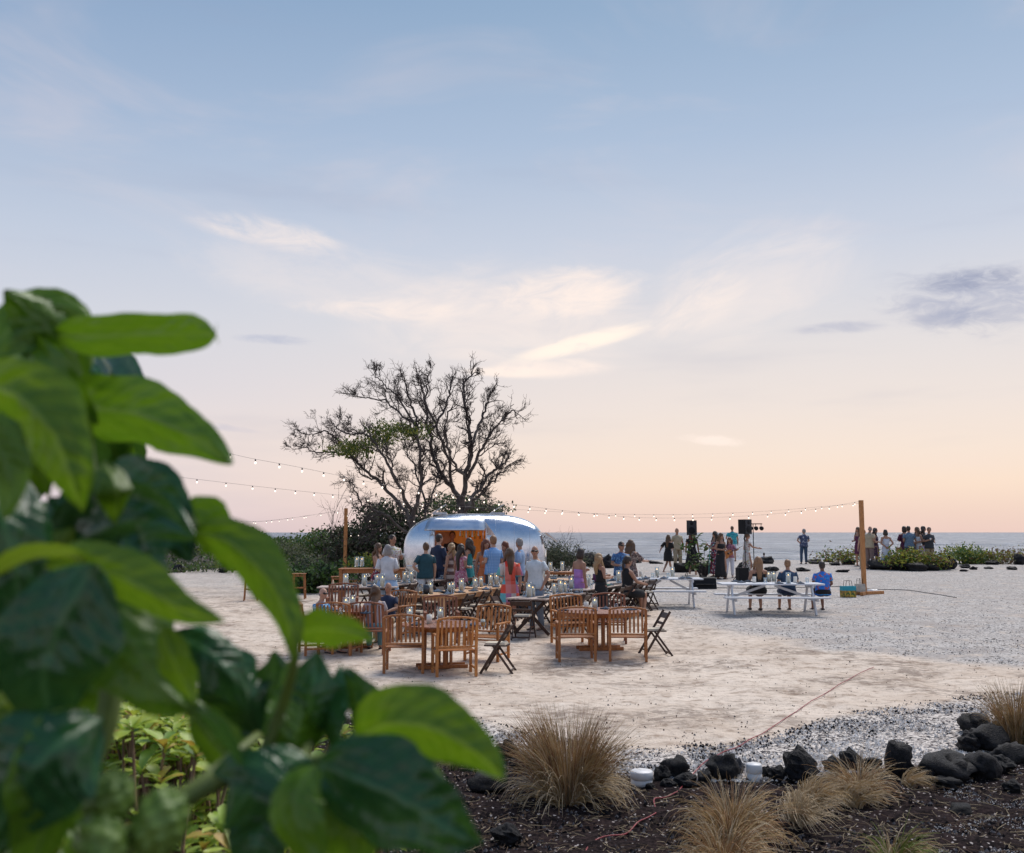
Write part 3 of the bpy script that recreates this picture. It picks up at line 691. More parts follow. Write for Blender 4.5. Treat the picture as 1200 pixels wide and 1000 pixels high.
tR, oR = bare_tree('tall leafless tree with dark spreading branches right behind the silver trailer', TY,
    [(549, 690), (547, 640), (543, 612), (541, 596)],
    [((.15, .035), [(541, 598), (531, 575, .3), (512, 545, .6), (503, 508, .6), (498, 470, .4), (503, 440, .3)]),
     ((.15, .035), [(541, 598), (546, 562, -.4), (553, 522, -.6), (548, 490, -.9), (542, 458, -1), (550, 440, -1)]),
     ((.08, .03), [(531, 575, .3), (523, 532, -.2), (508, 495, -.8), (496, 462, -1), (490, 445, -1)]),
     ((.12, .03), [(542, 600), (558, 577, .8), (574, 556, 1), (588, 546, .6), (596, 534, .5)]),
     ((.09, .03), [(546, 562, -.4), (562, 530, -1), (576, 508, -1.2), (590, 492, -1.5)]),
     ((.10, .025), [(542, 602), (556, 588, -.8), (576, 565, -1.2), (596, 546, -1.5)]),
     ((.08, .03), [(553, 522, -.6), (563, 495, .3), (570, 474, .7), (574, 462, .7)]),
     ((.07, .03), [(503, 508, .6), (520, 480, .9), (528, 455, 1.1), (530, 440, 1.2)]),
     ((.07, .03), [(546, 562, -.4), (528, 535, -1.3), (522, 505, -1.6), (526, 478, -1.7)]),
     ((.06, .025), [(590, 492, -1.5), (597, 484, -1.4), (604, 482, -1.4)], .6)], 5, .22)
tL, oL = bare_tree('leaner leafless tree with long limbs reaching left over the scrub', TY - .8,
    [(486, 690), (488, 655), (486, 630), (482, 606)],
    [((.11, .02), [(484, 612), (468, 590, .5), (440, 562, .8), (418, 542, .5), (398, 531, .2), (372, 530, -.2), (350, 524, -.4)], .7),
     ((.12, .03), [(484, 610), (491, 580, -.4), (493, 540, -.7), (489, 502, -.8), (481, 470, -.6), (474, 448, -.6)]),
     ((.05, .02), [(418, 542, .5), (396, 516, 0), (382, 506, -.3), (364, 510, -.4), (352, 506, -.6)], .8),
     ((.08, .025), [(482, 600), (464, 562, -.8), (444, 525, -1), (426, 508, -1), (408, 510, -1), (394, 500, -1)], .8),
     ((.07, .02), [(487, 640), (500, 600, .3), (513, 562, .7), (510, 524, 1)]),
     ((.06, .022), [(489, 502, -.8), (464, 480, 0), (444, 468, .4), (420, 464, .5)]),
     ((.06, .022), [(489, 502, -.8), (470, 470, .5), (452, 452, .8), (440, 440, .9)]),
     ((.07, .02), [(486, 632), (456, 606, -1), (432, 596, -1.2), (420, 582, -1.2), (412, 566, -1.2)], 1.1),
     ((.06, .02), [(487, 640), (474, 585, 1.), (458, 545, 1.4), (452, 515, 1.5)], 1.2), ((.06, .02), [(500, 600, .3), (490, 560, 1.2), (478, 530, 1.6), (470, 505, 1.7)], 1.2),
     ((.05, .018), [(440, 562, .8), (424, 556, .2), (400, 520, -.2)], .8)], 8, .16)
def sub_cloud(ells, Y, n, size, mats, name, parent, org, seed, dep=1.6, aspect=2.2, up=.3):
    rng = np.random.default_rng(seed); pts = []
    w = np.array([e[2] * e[3] for e in ells], float); w /= w.sum()
    # clumpy: leaves gather round random cores
    cores = []
    for _ in range(max(8, n // 60)):
        e = ells[rng.choice(len(ells), p=w)]; u = rng.normal(size=3); u /= np.linalg.norm(u); u *= rng.random() ** .4
        cores.append(np.array(at(e[0] + u[0] * e[2], e[1] + u[1] * e[3], Y + u[2] * dep + (e[4] if len(e) > 4 else 0))))
    cores = np.array(cores); C = cores[rng.integers(0, len(cores), n)] + rng.normal(0, 1, (n, 3)) * np.array([.22, .22, .10]) * (Y / 30)
    C -= np.array(org)
    o = obj(name, leaf_cloud(name, C, size, mats, aspect, up, rng.integers(0, len(mats), n), rng=rng), parent)
    return o
o = sub_cloud([(455, 503, 24, 7), (420, 524, 26, 7), (440, 516, 20, 6), (405, 528, 16, 4), (470, 500, 14, 5), (485, 506, 20, 7)], TY - 1, 3200, .12, [M_leafy, M_lyel, M_lgreen, M_leafy], 'foliage', tL, oL, 3, 1.2, 2.6, .8)
# dense dark shrub mass under and behind the trees, low bushes right and left
def shrub(label, Y, ells, n, size, mats, seed, name='shrub', cat='shrub', dep=1.4, aspect=2., stems=12, ground_px=None, up=.3, group=None):
    cx = sum(e[0] for e in ells) / len(ells); c = at(cx, 660, Y); org = Vector((c.x, c.y, G(c.x, c.y)))
    e = empty(name, org, 0, label, cat, group)
    o = sub_cloud(ells, Y, n, size, mats, 'foliage', e, org, seed, dep, aspect, up)
    rng = np.random.default_rng(seed + 50); P = []
    for i in range(stems):
        q = ells[rng.integers(0, len(ells))]; tgt = np.array(at(q[0] + rng.uniform(-.9, .9) * q[2], q[1] + rng.uniform(-1.0, .3) * q[3], Y + rng.uniform(-dep, dep))) - np.array(org)
        s0 = np.array((tgt[0] * .35 + rng.uniform(-.1, .1), tgt[1] * .3, -.03)); P.append([s0 + (tgt - s0) * t + rng.normal(0, .06, 3) * (t > 0) * min(1, Y / 30) for t in np.linspace(0, 1, 6)])
    P = np.array(P); P[:, 0, 2] = -.03
    s = obj('stems', strands('stems', P, np.tile(np.linspace(.016, .004, 6) * min(1, Y / 25), (len(P), 1)), M_twig), e)
    if stems > 40: s['kind'] = 'stuff'
    return e
shrub('dense dark thicket under the leafless trees left of the trailer', 39.5, [(400, 640, 22, 26), (432, 632, 34, 30), (462, 625, 36, 34), (500, 628, 36, 34), (452, 600, 26, 14), (478, 655, 30, 20), (425, 655, 30, 18)], 15000, .14, [M_ldark, M_ldark, M_lgrey, M_twig], 1, dep=1.6, stems=120)
shrub('rounded green crown low behind the trailer top', 40.5, [(555, 594, 34, 14), (522, 590, 24, 12), (575, 602, 22, 12), (540, 612, 40, 14)], 5200, .12, [M_ldark, M_lgreen, M_lgrey], 2, dep=1.6, stems=30)
# scrub covered dune (reads as one mass)
rng = np.random.default_rng(4); C = []
while len(C) < 56000:
    x, y = rng.uniform(-36, -5.5), rng.uniform(44, 84)
    px, py = proj(x, y, G(x, y))
    if px > 470 or px < 130: continue
    n = noise.noise(Vector((x * .35, y * .35, 0))) + .5 * noise.noise(Vector((x * 1.1, y * 1.1, 3)))
    h = max(.0, .45 + .9 * n)
    if y < 48: h *= .6
    C.append((x, y, G(x, y) + h * rng.random() ** .5 + .02))
C = np.array(C); sel = rng.choice(4, len(C), p=[.3, .3, .25, .15])
tag(obj('scrub', leaf_cloud('scrub', C, .19, [M_lgrey, M_lgreen, M_leafy, M_ldark], 2.2, .5, sel, rng=rng)), 'low grey green scrub covering the dune at far left', 'scrub', None, 'stuff')
shrub('pale green bush cresting the dune behind the left pole', 56, [(392, 632, 24, 8), (366, 637, 20, 8), (410, 640, 22, 10)], 4200, .18, [M_lgreen, M_leafy, M_lgreen], 5, dep=2, stems=10)
shrub('spiky grey grass bush low at the left of the dune', 52, [(312, 645, 26, 8), (340, 646, 20, 8), (285, 650, 18, 7), (268, 656, 14, 5)], 3600, .16, [M_lgrey, M_lgrey, M_leafy], 6, dep=2, stems=10, aspect=4)
shrub('bright green broad leafed bush behind the bar stools', 33, [(372, 672, 20, 13), (352, 677, 14, 12), (392, 678, 12, 12), (365, 688, 16, 8)], 3000, .15, [M_lgreen, M_lgreen, M_ldark], 7, dep=.7, stems=20, aspect=1.6)
shrub('low bright green plant behind the high bar table', 34, [(432, 660, 14, 5), (445, 656, 8, 4), (418, 662, 8, 4)], 700, .13, [M_lyel, M_lgreen], 8, dep=.5, stems=10)
shrub('dark low bushes between the dune and the bar table', 41, [(400, 664, 28, 8), (440, 660, 28, 9), (355, 662, 18, 6), (460, 664, 16, 8)], 4200, .13, [M_ldark, M_ldark, M_lgrey], 9, dep=.8, stems=20)
def wispy(label, Y, base, fan, n, seed, leafn=0, mats=None, ells=None, name='bare_shrub'):
    """leafless shrub: many forked thin stems fanning out of a base"""
    rng = np.random.default_rng(seed); c = at(*base, Y); org = Vector((c.x, c.y, G(c.x, c.y)))
    e = empty(name, org, 0, label, 'shrub'); P = []; Rd = []
    def grow(p, d, L, r, lev):
        K = 6; q = [p]
        for k in range(K - 1):
            d = d + rng.normal(0, .16, 3); d /= np.linalg.norm(d); p = p + d * L / K; q.append(p)
        P.append(q); Rd.append(np.linspace(r, r * .45, K))
        if lev > 0:
            for _ in range(rng.integers(2, 4)): grow(np.array(q[rng.integers(2, K)]), d + rng.normal(0, .45, 3), L * rng.uniform(.5, .75), r * .6, lev - 1)
    for i in range(n):
        tx, ty = fan[rng.integers(0, len(fan))]; tgt = np.array(at(tx + rng.uniform(-8, 8), ty + rng.uniform(-5, 8), Y + rng.uniform(-.9, .9))) - np.array(org)
        s0 = np.array((tgt[0] * .25, rng.uniform(-.3, .3), -.05)); L = np.linalg.norm(tgt - s0)
        grow(s0, (tgt - s0) / L, L * .8, .02, 3)
    o = obj('stems', strands('stems', np.array(P), np.array(Rd), M_twig), e); o['kind'] = 'stuff'
    if leafn: sub_cloud(ells, Y, leafn, .1, mats, 'foliage', e, org, seed, .8)
    return e
wispy('grey leafless twiggy shrub right of the silver trailer', 42, (655, 668), [(640, 640), (655, 628), (668, 632), (680, 640), (648, 650), (672, 650), (660, 640)], 26, 3, 3600, [M_lgrey, M_ldark, M_lgrey], [(655, 650, 22, 14), (640, 655, 14, 12), (672, 655, 14, 10)])
wispy('small leafless sapling left of the wooden pole', 39, (398, 655), [(372, 585), (385, 600), (396, 612), (378, 575)], 4, 9)
shrub('small yellow green shrub left of the wooden pole on the shore', 52, [(985, 650, 14, 5), (975, 653, 10, 4), (996, 653, 8, 4)], 800, .14, [M_lyel, M_lbrown, M_lgreen], 11, dep=.6, stems=14)
shrub('low yellow green bed rimmed by black rocks in front of the couples', 46.5, [(1048, 657, 9, 4), (1062, 655, 14, 6), (1080, 655, 14, 5), (1098, 656, 12, 5), (1072, 651, 9, 3)], 2600, .14, [M_lyel, M_lgreen, M_lyel, M_lbrown], 12, dep=.35, stems=24)
shrub('green shrub right of the standing group on the shore', 53, [(1122, 650, 13, 5), (1136, 650, 14, 6), (1144, 656, 10, 5)], 2400, .14, [M_lyel, M_lgreen, M_lgreen], 13, dep=.8, stems=24)
shrub('brown and red leaved shrub at the right end of the shore', 53, [(1162, 652, 14, 6), (1180, 653, 14, 6), (1195, 655, 8, 6)], 1500, .13, [M_lbrown, M_lgrey, M_lbrown, M_lyel], 14, dep=.8, stems=34)
def broad_plant(px, Y, label, seed):
    """big leafed plant by the speaker: each leaf its own part"""
    random.seed(seed); c = at(px, 668, Y); org = gp(c.x, c.y); e = empty('broad_leafed_plant', org, 0, label, 'plant')
    ls = []
    for v in range(4):
        b = MB(); vs = []; K = 6
        for i in range(K + 1):
            t = i / K; wd = .5 * math.sin(math.pi * min(1, t * .92 + .06)) ** .8 * .62
            for s_ in (-1, 0, 1): vs.append((s_ * wd, t - .0, -.25 * t * t - (.0 if s_ else .06) + .03 * random.uniform(-1, 1)))
        b.add(vs, [(i * 3 + j, i * 3 + j + 1, i * 3 + j + 4, i * 3 + j + 3) for i in range(K) for j in range(2)], 0, True)
        ls.append(b.mesh('leaf', M_lgreen if v < 3 else M_leafy))
    stems = MB(); blobs = [(809, 638), (805, 648), (812, 656), (816, 630), (826, 640), (836, 644), (843, 650), (838, 660), (828, 662), (846, 658), (806, 662), (832, 652), (822, 652), (840, 668), (800, 642), (818, 664)]
    for (bx, by) in blobs:
        tp = at(bx, by, Y + random.uniform(-.4, .4)) - org
        stems.tube([(tp.x * .15, tp.y * .2, 0), tuple(tp * .5 + Vector((0, 0, .1))), tuple(tp)], [.02, .014, .008], 5)
        for k in range(9):
            o = obj('leaf', random.choice(ls), e); o.location = tp + Vector((random.gauss(0, .07), random.gauss(0, .07), random.gauss(0, .07)))
            s_ = random.uniform(.17, .3); o.scale = (s_, s_, s_); o.rotation_euler = (random.uniform(-.5, 1.0), random.uniform(-.5, .5), random.uniform(0, 6.28))
    stems.build('stems', M_twig, e)
broad_plant(824, 41.5, 'big leafed green plant growing behind the left loudspeaker', 3)

# ---- naupaka shrubs low at the left, a few metres away
ML = [mat('naupaka_leaf', (.32, .46, .05), .45, col2=(.46, .52, .07), trans=.35, scale=9), mat('naupaka_leaf_yellow', (.42, .38, .05), .5, col2=(.50, .30, .05), trans=.35), mat('naupaka_leaf_dark', (.20, .34, .04), .45, trans=.3)]
def naupaka_leaf(mt, seed):
    random.seed(seed); b = MB(); vs = []; K = 5
    for i in range(K + 1):
        t = i / K; wd = .06 + .34 * t ** .8 * (1 if t < .8 else (1.02 - t) * 4.6)
        for s_ in (-1, 0, 1): vs.append((s_ * wd * .75, t, .30 * t - .42 * t * t + (.06 * abs(s_)) + .02 * random.uniform(-1, 1)))
    b.add(vs, [(i * 3 + j, i * 3 + j + 1, i * 3 + j + 4, i * 3 + j + 3) for i in range(K) for j in range(2)], 0, True)
    return b.mesh('leaf', mt)
NL = [naupaka_leaf(ML[0], 1), naupaka_leaf(ML[0], 2), naupaka_leaf(ML[1], 3), naupaka_leaf(ML[2], 4)]
def naupaka(label, spots, nros, seed, limit=260):
    """spots: (px,py,Y,spread px x, y)"""
    rng = np.random.default_rng(seed); cx = sum(s[0] for s in spots) / len(spots); cy = sum(s[2] for s in spots) / len(spots)
    c = at(cx, 900, cy); org = gp(c.x, c.y); e = empty('naupaka_shrub', org, 0, label, 'shrub', 'beach shrubs in front of the sand at lower left')
    P = []; cnt = 0; VV = []; FF = []; MI = []
    for k in range(nros):
        s = spots[rng.integers(0, len(spots))]; p = at(s[0] + rng.normal(0, s[3]), s[1] + rng.normal(0, s[4]), s[2] + rng.normal(0, .45)) - org
        if p.z < .05: p.z = rng.uniform(.05, .3)
        d0 = np.array((rng.normal(0, .4), rng.normal(0, .4), 1.)); d0 /= np.linalg.norm(d0)
        base = np.array((p.x * .75 + rng.normal(0, .12), p.y * .7 + rng.normal(0, .12), -.04)); tip = np.array(p)
        P.append([base + (tip - base) * t + rng.normal(0, .035, 3) * (0 < t < 1) for t in np.linspace(0, 1, 7)])
        m = int(rng.integers(6, 11)); sc = rng.uniform(.06, .10)
        for q in range(m):
            az = 2.4 * q + rng.uniform(-.3, .3); el = rng.uniform(-.1, .9)
            R3 = Matrix.Rotation(az, 3, 'Z') @ Matrix.Rotation(el, 3, 'X')
            me = NL[rng.choice(4, p=[.42, .28, .1, .2])]; ss = sc * rng.uniform(.75, 1.15)
            loc = Vector(tip) + Vector((0, 0, -.012 * q * .3))
            if cnt < limit:
                o = obj('leaf', me, e); o.location = loc; o.rotation_euler = R3.to_euler(); o.scale = (ss, ss, ss); cnt += 1
            else:
                o0 = len(VV)
                for v in me.vertices: VV.append(tuple(R3 @ (v.co * ss) + loc))
                for f in me.polygons: FF.append([i + o0 for i in f.vertices]); MI.append(ML.index(me.materials[0]))
    if FF:
        o = obj('foliage', quads('foliage', np.array(VV), np.array(FF), ML, np.array(MI), True), e); o['kind'] = 'stuff'
    P = np.array(P); st = obj('stems', strands('stems', P, np.tile(np.linspace(.011, .006, 7), (len(P), 1)), mat('naupaka_stem', (.26, .17, .10), .8, col2=(.12, .07, .045))), e); st['kind'] = 'stuff'
naupaka('yellow green shrub framed between the dark leaves at left', [(165, 850, 4.6, 26, 16), (190, 880, 4.4, 28, 16), (140, 900, 4.4, 30, 18)], 170, 1)
naupaka('bright green shrub in the gap above the lowest leaves', [(245, 850, 5.0, 28, 18), (290, 880, 4.9, 30, 20), (250, 930, 4.4, 40, 20), (330, 860, 5.4, 30, 16)], 230, 2)
naupaka('sprawling shrub along the lower picture edge', [(300, 960, 4.2, 40, 18), (360, 985, 4.2, 36, 14), (230, 990, 4.0, 40, 14), (400, 960, 4.6, 30, 20)], 210, 3)
# ================================================================== FURNITURE
W_teak = wood('teak_orange', (.50, .20, .048), (.34, .12, .03), .5)
W_teakr = wood('teak_red', (.28, .095, .042), (.17, .06, .03), .5)
W_teakd = wood('teak_brown', (.38, .145, .038), (.24, .085, .026), .5)
W_dark = wood('walnut_dark', (.060, .026, .015), (.028, .014, .010), .5, .1)
W_pine = wood('pine_light', (.62, .36, .18), (.48, .25, .115), .55)
W_grey = wood('tabletop_pale', (.50, .40, .34), (.38, .29, .245), .6)
W_white = mat('white_paint', (.66, .67, .70), .5, var=.06, rnd=.03)
M_cush = mat('cream_cushion', (.62, .54, .42), .8, var=.05)
W_pole = wood('pole_wood', (.50, .22, .07), (.38, .155, .045), .55)

def teak_chair(wd, arms=True):
    """facing -y (sitter looks to -y); back at +y"""
    e = empty('teak_chair', (0, 0, 0)); w2 = .315; H = .955
    for sx in (-1, 1):
        MB().bar((sx * w2, .24, 0), (sx * w2, .24, .44), .045, .045, (0, 1, 0)).bar((sx * w2, .24, .44), (sx * w2, .33, H - .045), .045, .04, (0, 1, 0)).build('back_post', wd, e)
        MB().bar((sx * w2, -.25, 0), (sx * w2, -.25, .64 if arms else .42), .045, .045, (0, 1, 0)).build('front_leg', wd, e)
        MB().bar((sx * w2, .215, .37), (sx * w2, -.225, .37), .025, .06).build('side_rail', wd, e)
        MB().bar((sx * w2, .215, .12), (sx * w2, -.225, .12), .022, .035).build('stretcher', wd, e)
        if arms: MB().bbox((sx * (w2 + .003), -.015, .655), (.055, .57, .024)).build('armrest', wd, e)
    MB().bar((-w2 + .024, -.25, .37), (w2 - .024, -.25, .37), .055, .022, (0, 0, 1)).build('front_rail', wd, e)
    for k in range(7): MB().bbox((0, -.235 + k * .072, .415), (2 * w2 - .05, .06, .018)).build('seat_slat', wd, e)
    by = lambda z: .24 + (z - .44) * .09 / .44
    b = MB(); n = 8                                                    # arched crest rail
    for i in range(n):
        x0, x1 = -w2 + 2 * w2 * i / n, -w2 + 2 * w2 * (i + 1) / n
        z = lambda x: .91 + .038 * (1 - (x / w2) ** 2)
        b.bar((x0 - .001, by(.9), z(x0)), (x1 + .001, by(.9), z(x1)), .07, .03, (0, 0, 1))
    b.build('crest_rail', wd, e)
    MB().bar((-w2 + .02, by(.47), .475), (w2 - .02, by(.47), .475), .06, .026, (0, 0, 1)).build('lower_rail', wd, e)
    for k in range(8):
        x = -w2 + .066 + k * (2 * w2 - .132) / 7
        MB().bar((x, by(.5), .50), (x, by(.895), .895), .034, .014, (0, 1, 0)).build('back_slat', wd, e)
    return e
def folding_chair():
    e = empty('folding_chair', (0, 0, 0)); w2 = .21
    for sx in (-1, 1):
        MB().bar((sx * w2, -.26, 0), (sx * w2, .23, .80), .042, .024, (1, 0, 0)).build('long_leg', W_dark, e)
        MB().bar((sx * (w2 - .032), .27, 0), (sx * (w2 - .032), -.06, .45), .036, .022, (1, 0, 0)).build('rear_leg', W_dark, e)
    MB().bbox((0, -.02, .445), (2 * w2 - .09, .38, .022)).build('seat_frame', W_dark, e)
    MB().box((0, -.03, .472), (2 * w2 - .1, .35, .035), None, 0, .93).build('seat_pad', M_cush, e)
    R_ = Matrix.Rotation(R(-31), 3, 'X')
    for z, h in ((.72, .11), (.585, .05)): MB().bbox((0, -.26 + .49 * z / .8 + .004, z), (2 * w2 - .03, .018, h), R_).build('back_slat', W_dark, e)
    MB().bar((-w2 + .02, -.20, .1), (w2 - .02, -.20, .1), .02, .03).build('stretcher', W_dark, e)
    MB().bar((-w2 + .04, .235, .05), (w2 - .04, .235, .05), .02, .03).build('stretcher', W_dark, e)
    return e
PROTO = {}
def place(kind, x, y, rz, label, group, cat='chair', sc=None):
    if kind not in PROTO:
        PROTO[kind] = {'teak': lambda: teak_chair(W_teak), 'teakr': lambda: teak_chair(W_teakr), 'teakd': lambda: teak_chair(W_teakd), 'fold': folding_chair, 'stool': bar_stool}[kind]()
        o = PROTO[kind]; o['category'] = cat; o.location = gp(x, y); o.rotation_euler.z = rz; tag(o, label, None, group); return o
    o = copy_tree(PROTO[kind], gp(x, y), rz, label, group)
    return o
def face(x, y, tx, ty):
    """rotation so that local -y points at the target"""
    return math.atan2(ty - y, tx - x) + math.pi / 2
def bar_stool():
    e = empty('bar_stool', (0, 0, 0)); wd = W_teakd
    for sx in (-1, 1):
        for sy in (-1, 1): MB().bar((sx * .19, sy * .19, 0), (sx * .155, sy * .155, .73), .036, .036, (0, 1, 0)).build('leg', wd, e)
        MB().bar((sx * .18, -.16, .28), (sx * .18, .16, .28), .02, .036).build('footrest', wd, e)
    for sy in (-1, 1): MB().bar((-.165, sy * .175, .33), (.165, sy * .175, .33), .036, .02, (0, 0, 1)).build('footrest', wd, e); MB().bar((-.15, sy * .157, .68), (.15, sy * .157, .68), .06, .02, (0, 0, 1)).build('apron', wd, e)
    for k in range(5): MB().bbox((0, -.152 + k * .076, .745), (.4, .066, .022)).build('seat_slat', W_pine if k < 0 else wd, e)
    return e
def round_table(x, y, r, label, rz=0.):
    e = empty('round_table', gp(x, y), rz, label, 'table', 'round teak tables'); n = 13
    for k in range(n):                                                # planks cut to the round
        a0 = -r + 2 * r * k / n + .003; a1 = -r + 2 * r * (k + 1) / n - .003; b = MB(); K = 6
        xs = [a0 + (a1 - a0) * i / K for i in range(K + 1)]; c = [math.sqrt(max(.002, r * r - q * q)) for q in xs]
        vs = [(q, s_ * cc, z) for z in (.705, .73) for s_ in (-1, 1) for q, cc in zip(xs, c)]; M = K + 1
        fs = [tuple(range(M)) + tuple(range(2 * M - 1, M - 1, -1)), tuple(range(3 * M - 1, 2 * M - 1, -1)) + tuple(range(3 * M, 4 * M))]
        fs += [(i, i + 2 * M, i + 2 * M + 1, i + 1) for i in range(K)] + [(M + i, M + i + 1, 3 * M + i + 1, 3 * M + i) for i in range(K)] + [(0, M, 3 * M, 2 * M), (K, K + 2 * M, K + 3 * M, K + M)]
        b.add(vs, fs); b.build('plank', W_teakr, e)
    MB().lathe([(r - .09, .64), (r - .06, .704)], 40, smooth=False).build('apron', W_teakd, e)
    for a in range(8):
        th = a * math.pi / 4 + .2; MB().bar((.17 * math.cos(th), .17 * math.sin(th), .06), (.17 * math.cos(th), .17 * math.sin(th), .64), .075, .022, (math.cos(th), math.sin(th), 0)).build('pedestal_slat', W_teakd, e)
    for sx in (-1, 1): MB().bar((-.42, sx * .16, .03), (.42, sx * .16, .03), .06, .06).build('foot', W_teakd, e)
    MB().bar((0, -.2, .03), (0, .2, .03), .05, .05).build('foot', W_teakd, e)
    return e
def plank_table(cx, cy, L, Wd, ang, label, legs='post', top=W_pine, frame=None, group='long farm tables', H=.75, name='farm_table', np_=6, cat='table'):
    """length along local x"""
    e = empty(name, gp(cx, cy), ang, label, cat, group); frame = frame or top
    for k in range(np_):
        y = -Wd / 2 + Wd * (k + .5) / np_; MB().bbox((0, y, H - .014), (L, Wd / np_ - .005, .028)).build('plank', top, e)
    if legs == 'post':
        for sy in (-1, 1): MB().bbox((0, sy * (Wd / 2 - .07), H - .075), (L - .2, .025, .09)).build('apron', frame, e)
        for sx in (-1, 1):
            MB().bbox((sx * (L / 2 - .075), 0, H - .075), (.025, Wd - .22, .09)).build('apron', frame, e)
            for sy in (-1, 1): MB().bbox((sx * (L / 2 - .065), sy * (Wd / 2 - .065), (H - .03) / 2), (.085, .085, H - .03)).build('leg', frame, e)
    else:
        for sx in (-1, 1):
            x = sx * (L / 2 - .3)
            MB().bar((x, -Wd / 2 + .06, 0), (x, Wd / 2 - .12, H - .03), .07, .03, (1, 0, 0)).build('leg', frame, e)
            MB().bar((x + .035, Wd / 2 - .06, 0), (x + .035, -Wd / 2 + .12, H - .03), .07, .03, (1, 0, 0)).build('leg', frame, e)
            MB().bbox((x + .016, 0, H - .055), (.05, Wd - .1, .05)).build('cleat', frame, e)
        for sy in (-1, 1): MB().bbox((0, sy * (Wd / 2 - .05), H - .055), (L - .1, .03, .05)).build('apron', frame, e)
    return e
def picnic_table(cx, cy, ang, L, label):
    e = empty('picnic_table', gp(cx, cy), ang, label, 'picnic table', 'white picnic tables'); m = W_white
    for k in range(5): MB().bbox((0, -.32 + .16 * k, .745), (L, .145, .038)).build('top_plank', m, e)
    for sy in (-1, 1):
        b_ = empty; MB()
        for k in range(2): MB().bbox((0, sy * (.66 + .14 * k), .44), (L, .125, .038)).build('bench_plank', m, e)
    for sx in (-1, 1):
        x = sx * (L / 2 - .28)
        for sy in (-1, 1): MB().bar((x + .024 * sy, sy * .66, 0), (x + .024 * sy, sy * .26, .725), .095, .04, (1, 0, 0)).build('leg', m, e)
        MB().bbox((x, 0, .385), (.04, 1.56, .085)).build('bench_beam', m, e)
        MB().bbox((x, 0, .69), (.04, .74, .07)).build('top_beam', m, e)
        MB().bar((x, 0, .40), (sx * .12, 0, .70), .06, .035, (0, 1, 0)).build('brace', m, e)
    return e

def top_pt(px, py, h=.75): return on(px, py, h)
# --- round tables and their teak chairs
def dpx(px, Y): return (px - 600) * Y / FP            # world x seen at pixel column px for depth Y (camera looks along +y)
TA = top_pt(518, 731, .73); TB = top_pt(703, 716, .73); TCc = top_pt(412, 714, .73)
round_table(TA.x, TA.y, .70, 'nearest round teak table with slatted pedestal at front left', .2)
round_table(TB.x, TB.y + .1, .80, 'round teak table at front right with two chairs backed to us', .1)
round_table(TCc.x, TCc.y, .68, 'round teak table at left where three guests sit', .1)
GC = 'teak armchairs round the tables'
def chair_px(kind, px, py, target, label, rz=None, group=GC, back=.0):
    p = on(px, py); x, y = p.x, p.y + back
    return place(kind, x, y, face(x, y, target[0], target[1]) if rz is None else rz, label, group)
chair_px('teakd', 472, 790, None, 'teak chair at front left seen squarely from behind', rz=R(180) + .02 - math.pi + math.pi, back=.28)
chair_px('teak', 531, 794, None, 'nearest orange teak armchair turned slightly, right arm showing', rz=R(180) + .22, back=.28)
chair_px('teak', 570, 776, None, 'teak armchair at the right side of the nearest round table', rz=R(-22), back=.3)
chair_px('teakr', 515, 762, None, 'reddish teak chair on the far side of the nearest round table', rz=R(8), back=.45)
chair_px('fold', 584, 788, None, 'brown folding chair standing side on beside the front teak chairs', rz=R(-100), group='brown folding chairs at the round tables')
chair_px('teakd', 676, 777, None, 'left of the two teak chairs backed to us at the front right table', rz=R(180) + .05, back=.25)
chair_px('teakd', 738, 776, None, 'right of the two teak chairs backed to us at the front right table', rz=R(180) - .10, back=.25)
chair_px('teak', 669, 757, None, 'teak chair facing us on the far left of the front right table', rz=R(12), back=.2)
chair_px('teakr', 716, 756, None, 'reddish teak chair facing us across the front right table', rz=R(-4), back=.3)
chair_px('fold', 768, 768, None, 'brown folding chair side on at the right of the front right table', rz=R(-82), group='brown folding chairs at the round tables')
chair_px('teakr', 431, 768, None, 'teak chair with the long haired woman on it, seen from behind', rz=R(180) - .12, back=.25)
chair_px('teakr', 392, 742, None, 'reddish teak chair facing us across the left round table', rz=R(5), back=.9)
chair_px('teakd', 367, 768, None, 'teak chair under the old man in blue floral shirt', rz=R(112), back=.2)
chair_px('teakd', 458, 752, None, 'teak chair under the bald man in dark polo', rz=R(-30), back=.55)
chair_px('teakd', 396, 768, None, 'teak chair mostly behind the blurred leaf at the left table', rz=R(165), back=.2)
# --- rows of long tables
A1 = R(65.5); UX = Vector((math.cos(A1), math.sin(A1), 0)); UY = Vector((-math.sin(A1), math.cos(A1), 0))
def row(corner, n, L, Wd, legs, top, frame, labels, group, name, tabs):
    c = Vector((corner.x, corner.y, 0)); out = []
    for i in range(n):
        p = c + UX * (L * (i + .5) + .02 * i) + UY * (Wd / 2)
        plank_table(p.x, p.y, L, Wd, A1, labels[i], legs, top, frame, group, .75, name); out.append(p)
    tabs.append((c, n * L, Wd)); return out
TABS = []
cC = on(520, 700.5, .75); cT = on(640, 705, .75); cB = on(452, 687, .75)
cC2 = cC
row(cC, 3, 2.35, .95, 'post', W_pine, W_pine, ['near pine farm table with its thick corner leg toward us', 'middle pine farm table of the left long row', 'far pine farm table of the left long row'], 'pine farm tables end to end', 'farm_table', TABS)
row(cT, 3, 2.45, .92, 'x', W_grey, W_dark, ['near pale topped trestle table of the right long row', 'middle pale topped trestle table of the right long row', 'far trestle table of the right long row with tan cloth hanging'], 'trestle tables end to end at right', 'trestle_table', TABS)
row(cB, 3, 2.0, .9, 'x', W_grey, W_dark, ['near trestle table of the row before the silver trailer', 'middle trestle table of the row before the silver trailer', 'far trestle table of the row before the silver trailer'], 'trestle tables before the trailer', 'trestle_table', TABS)
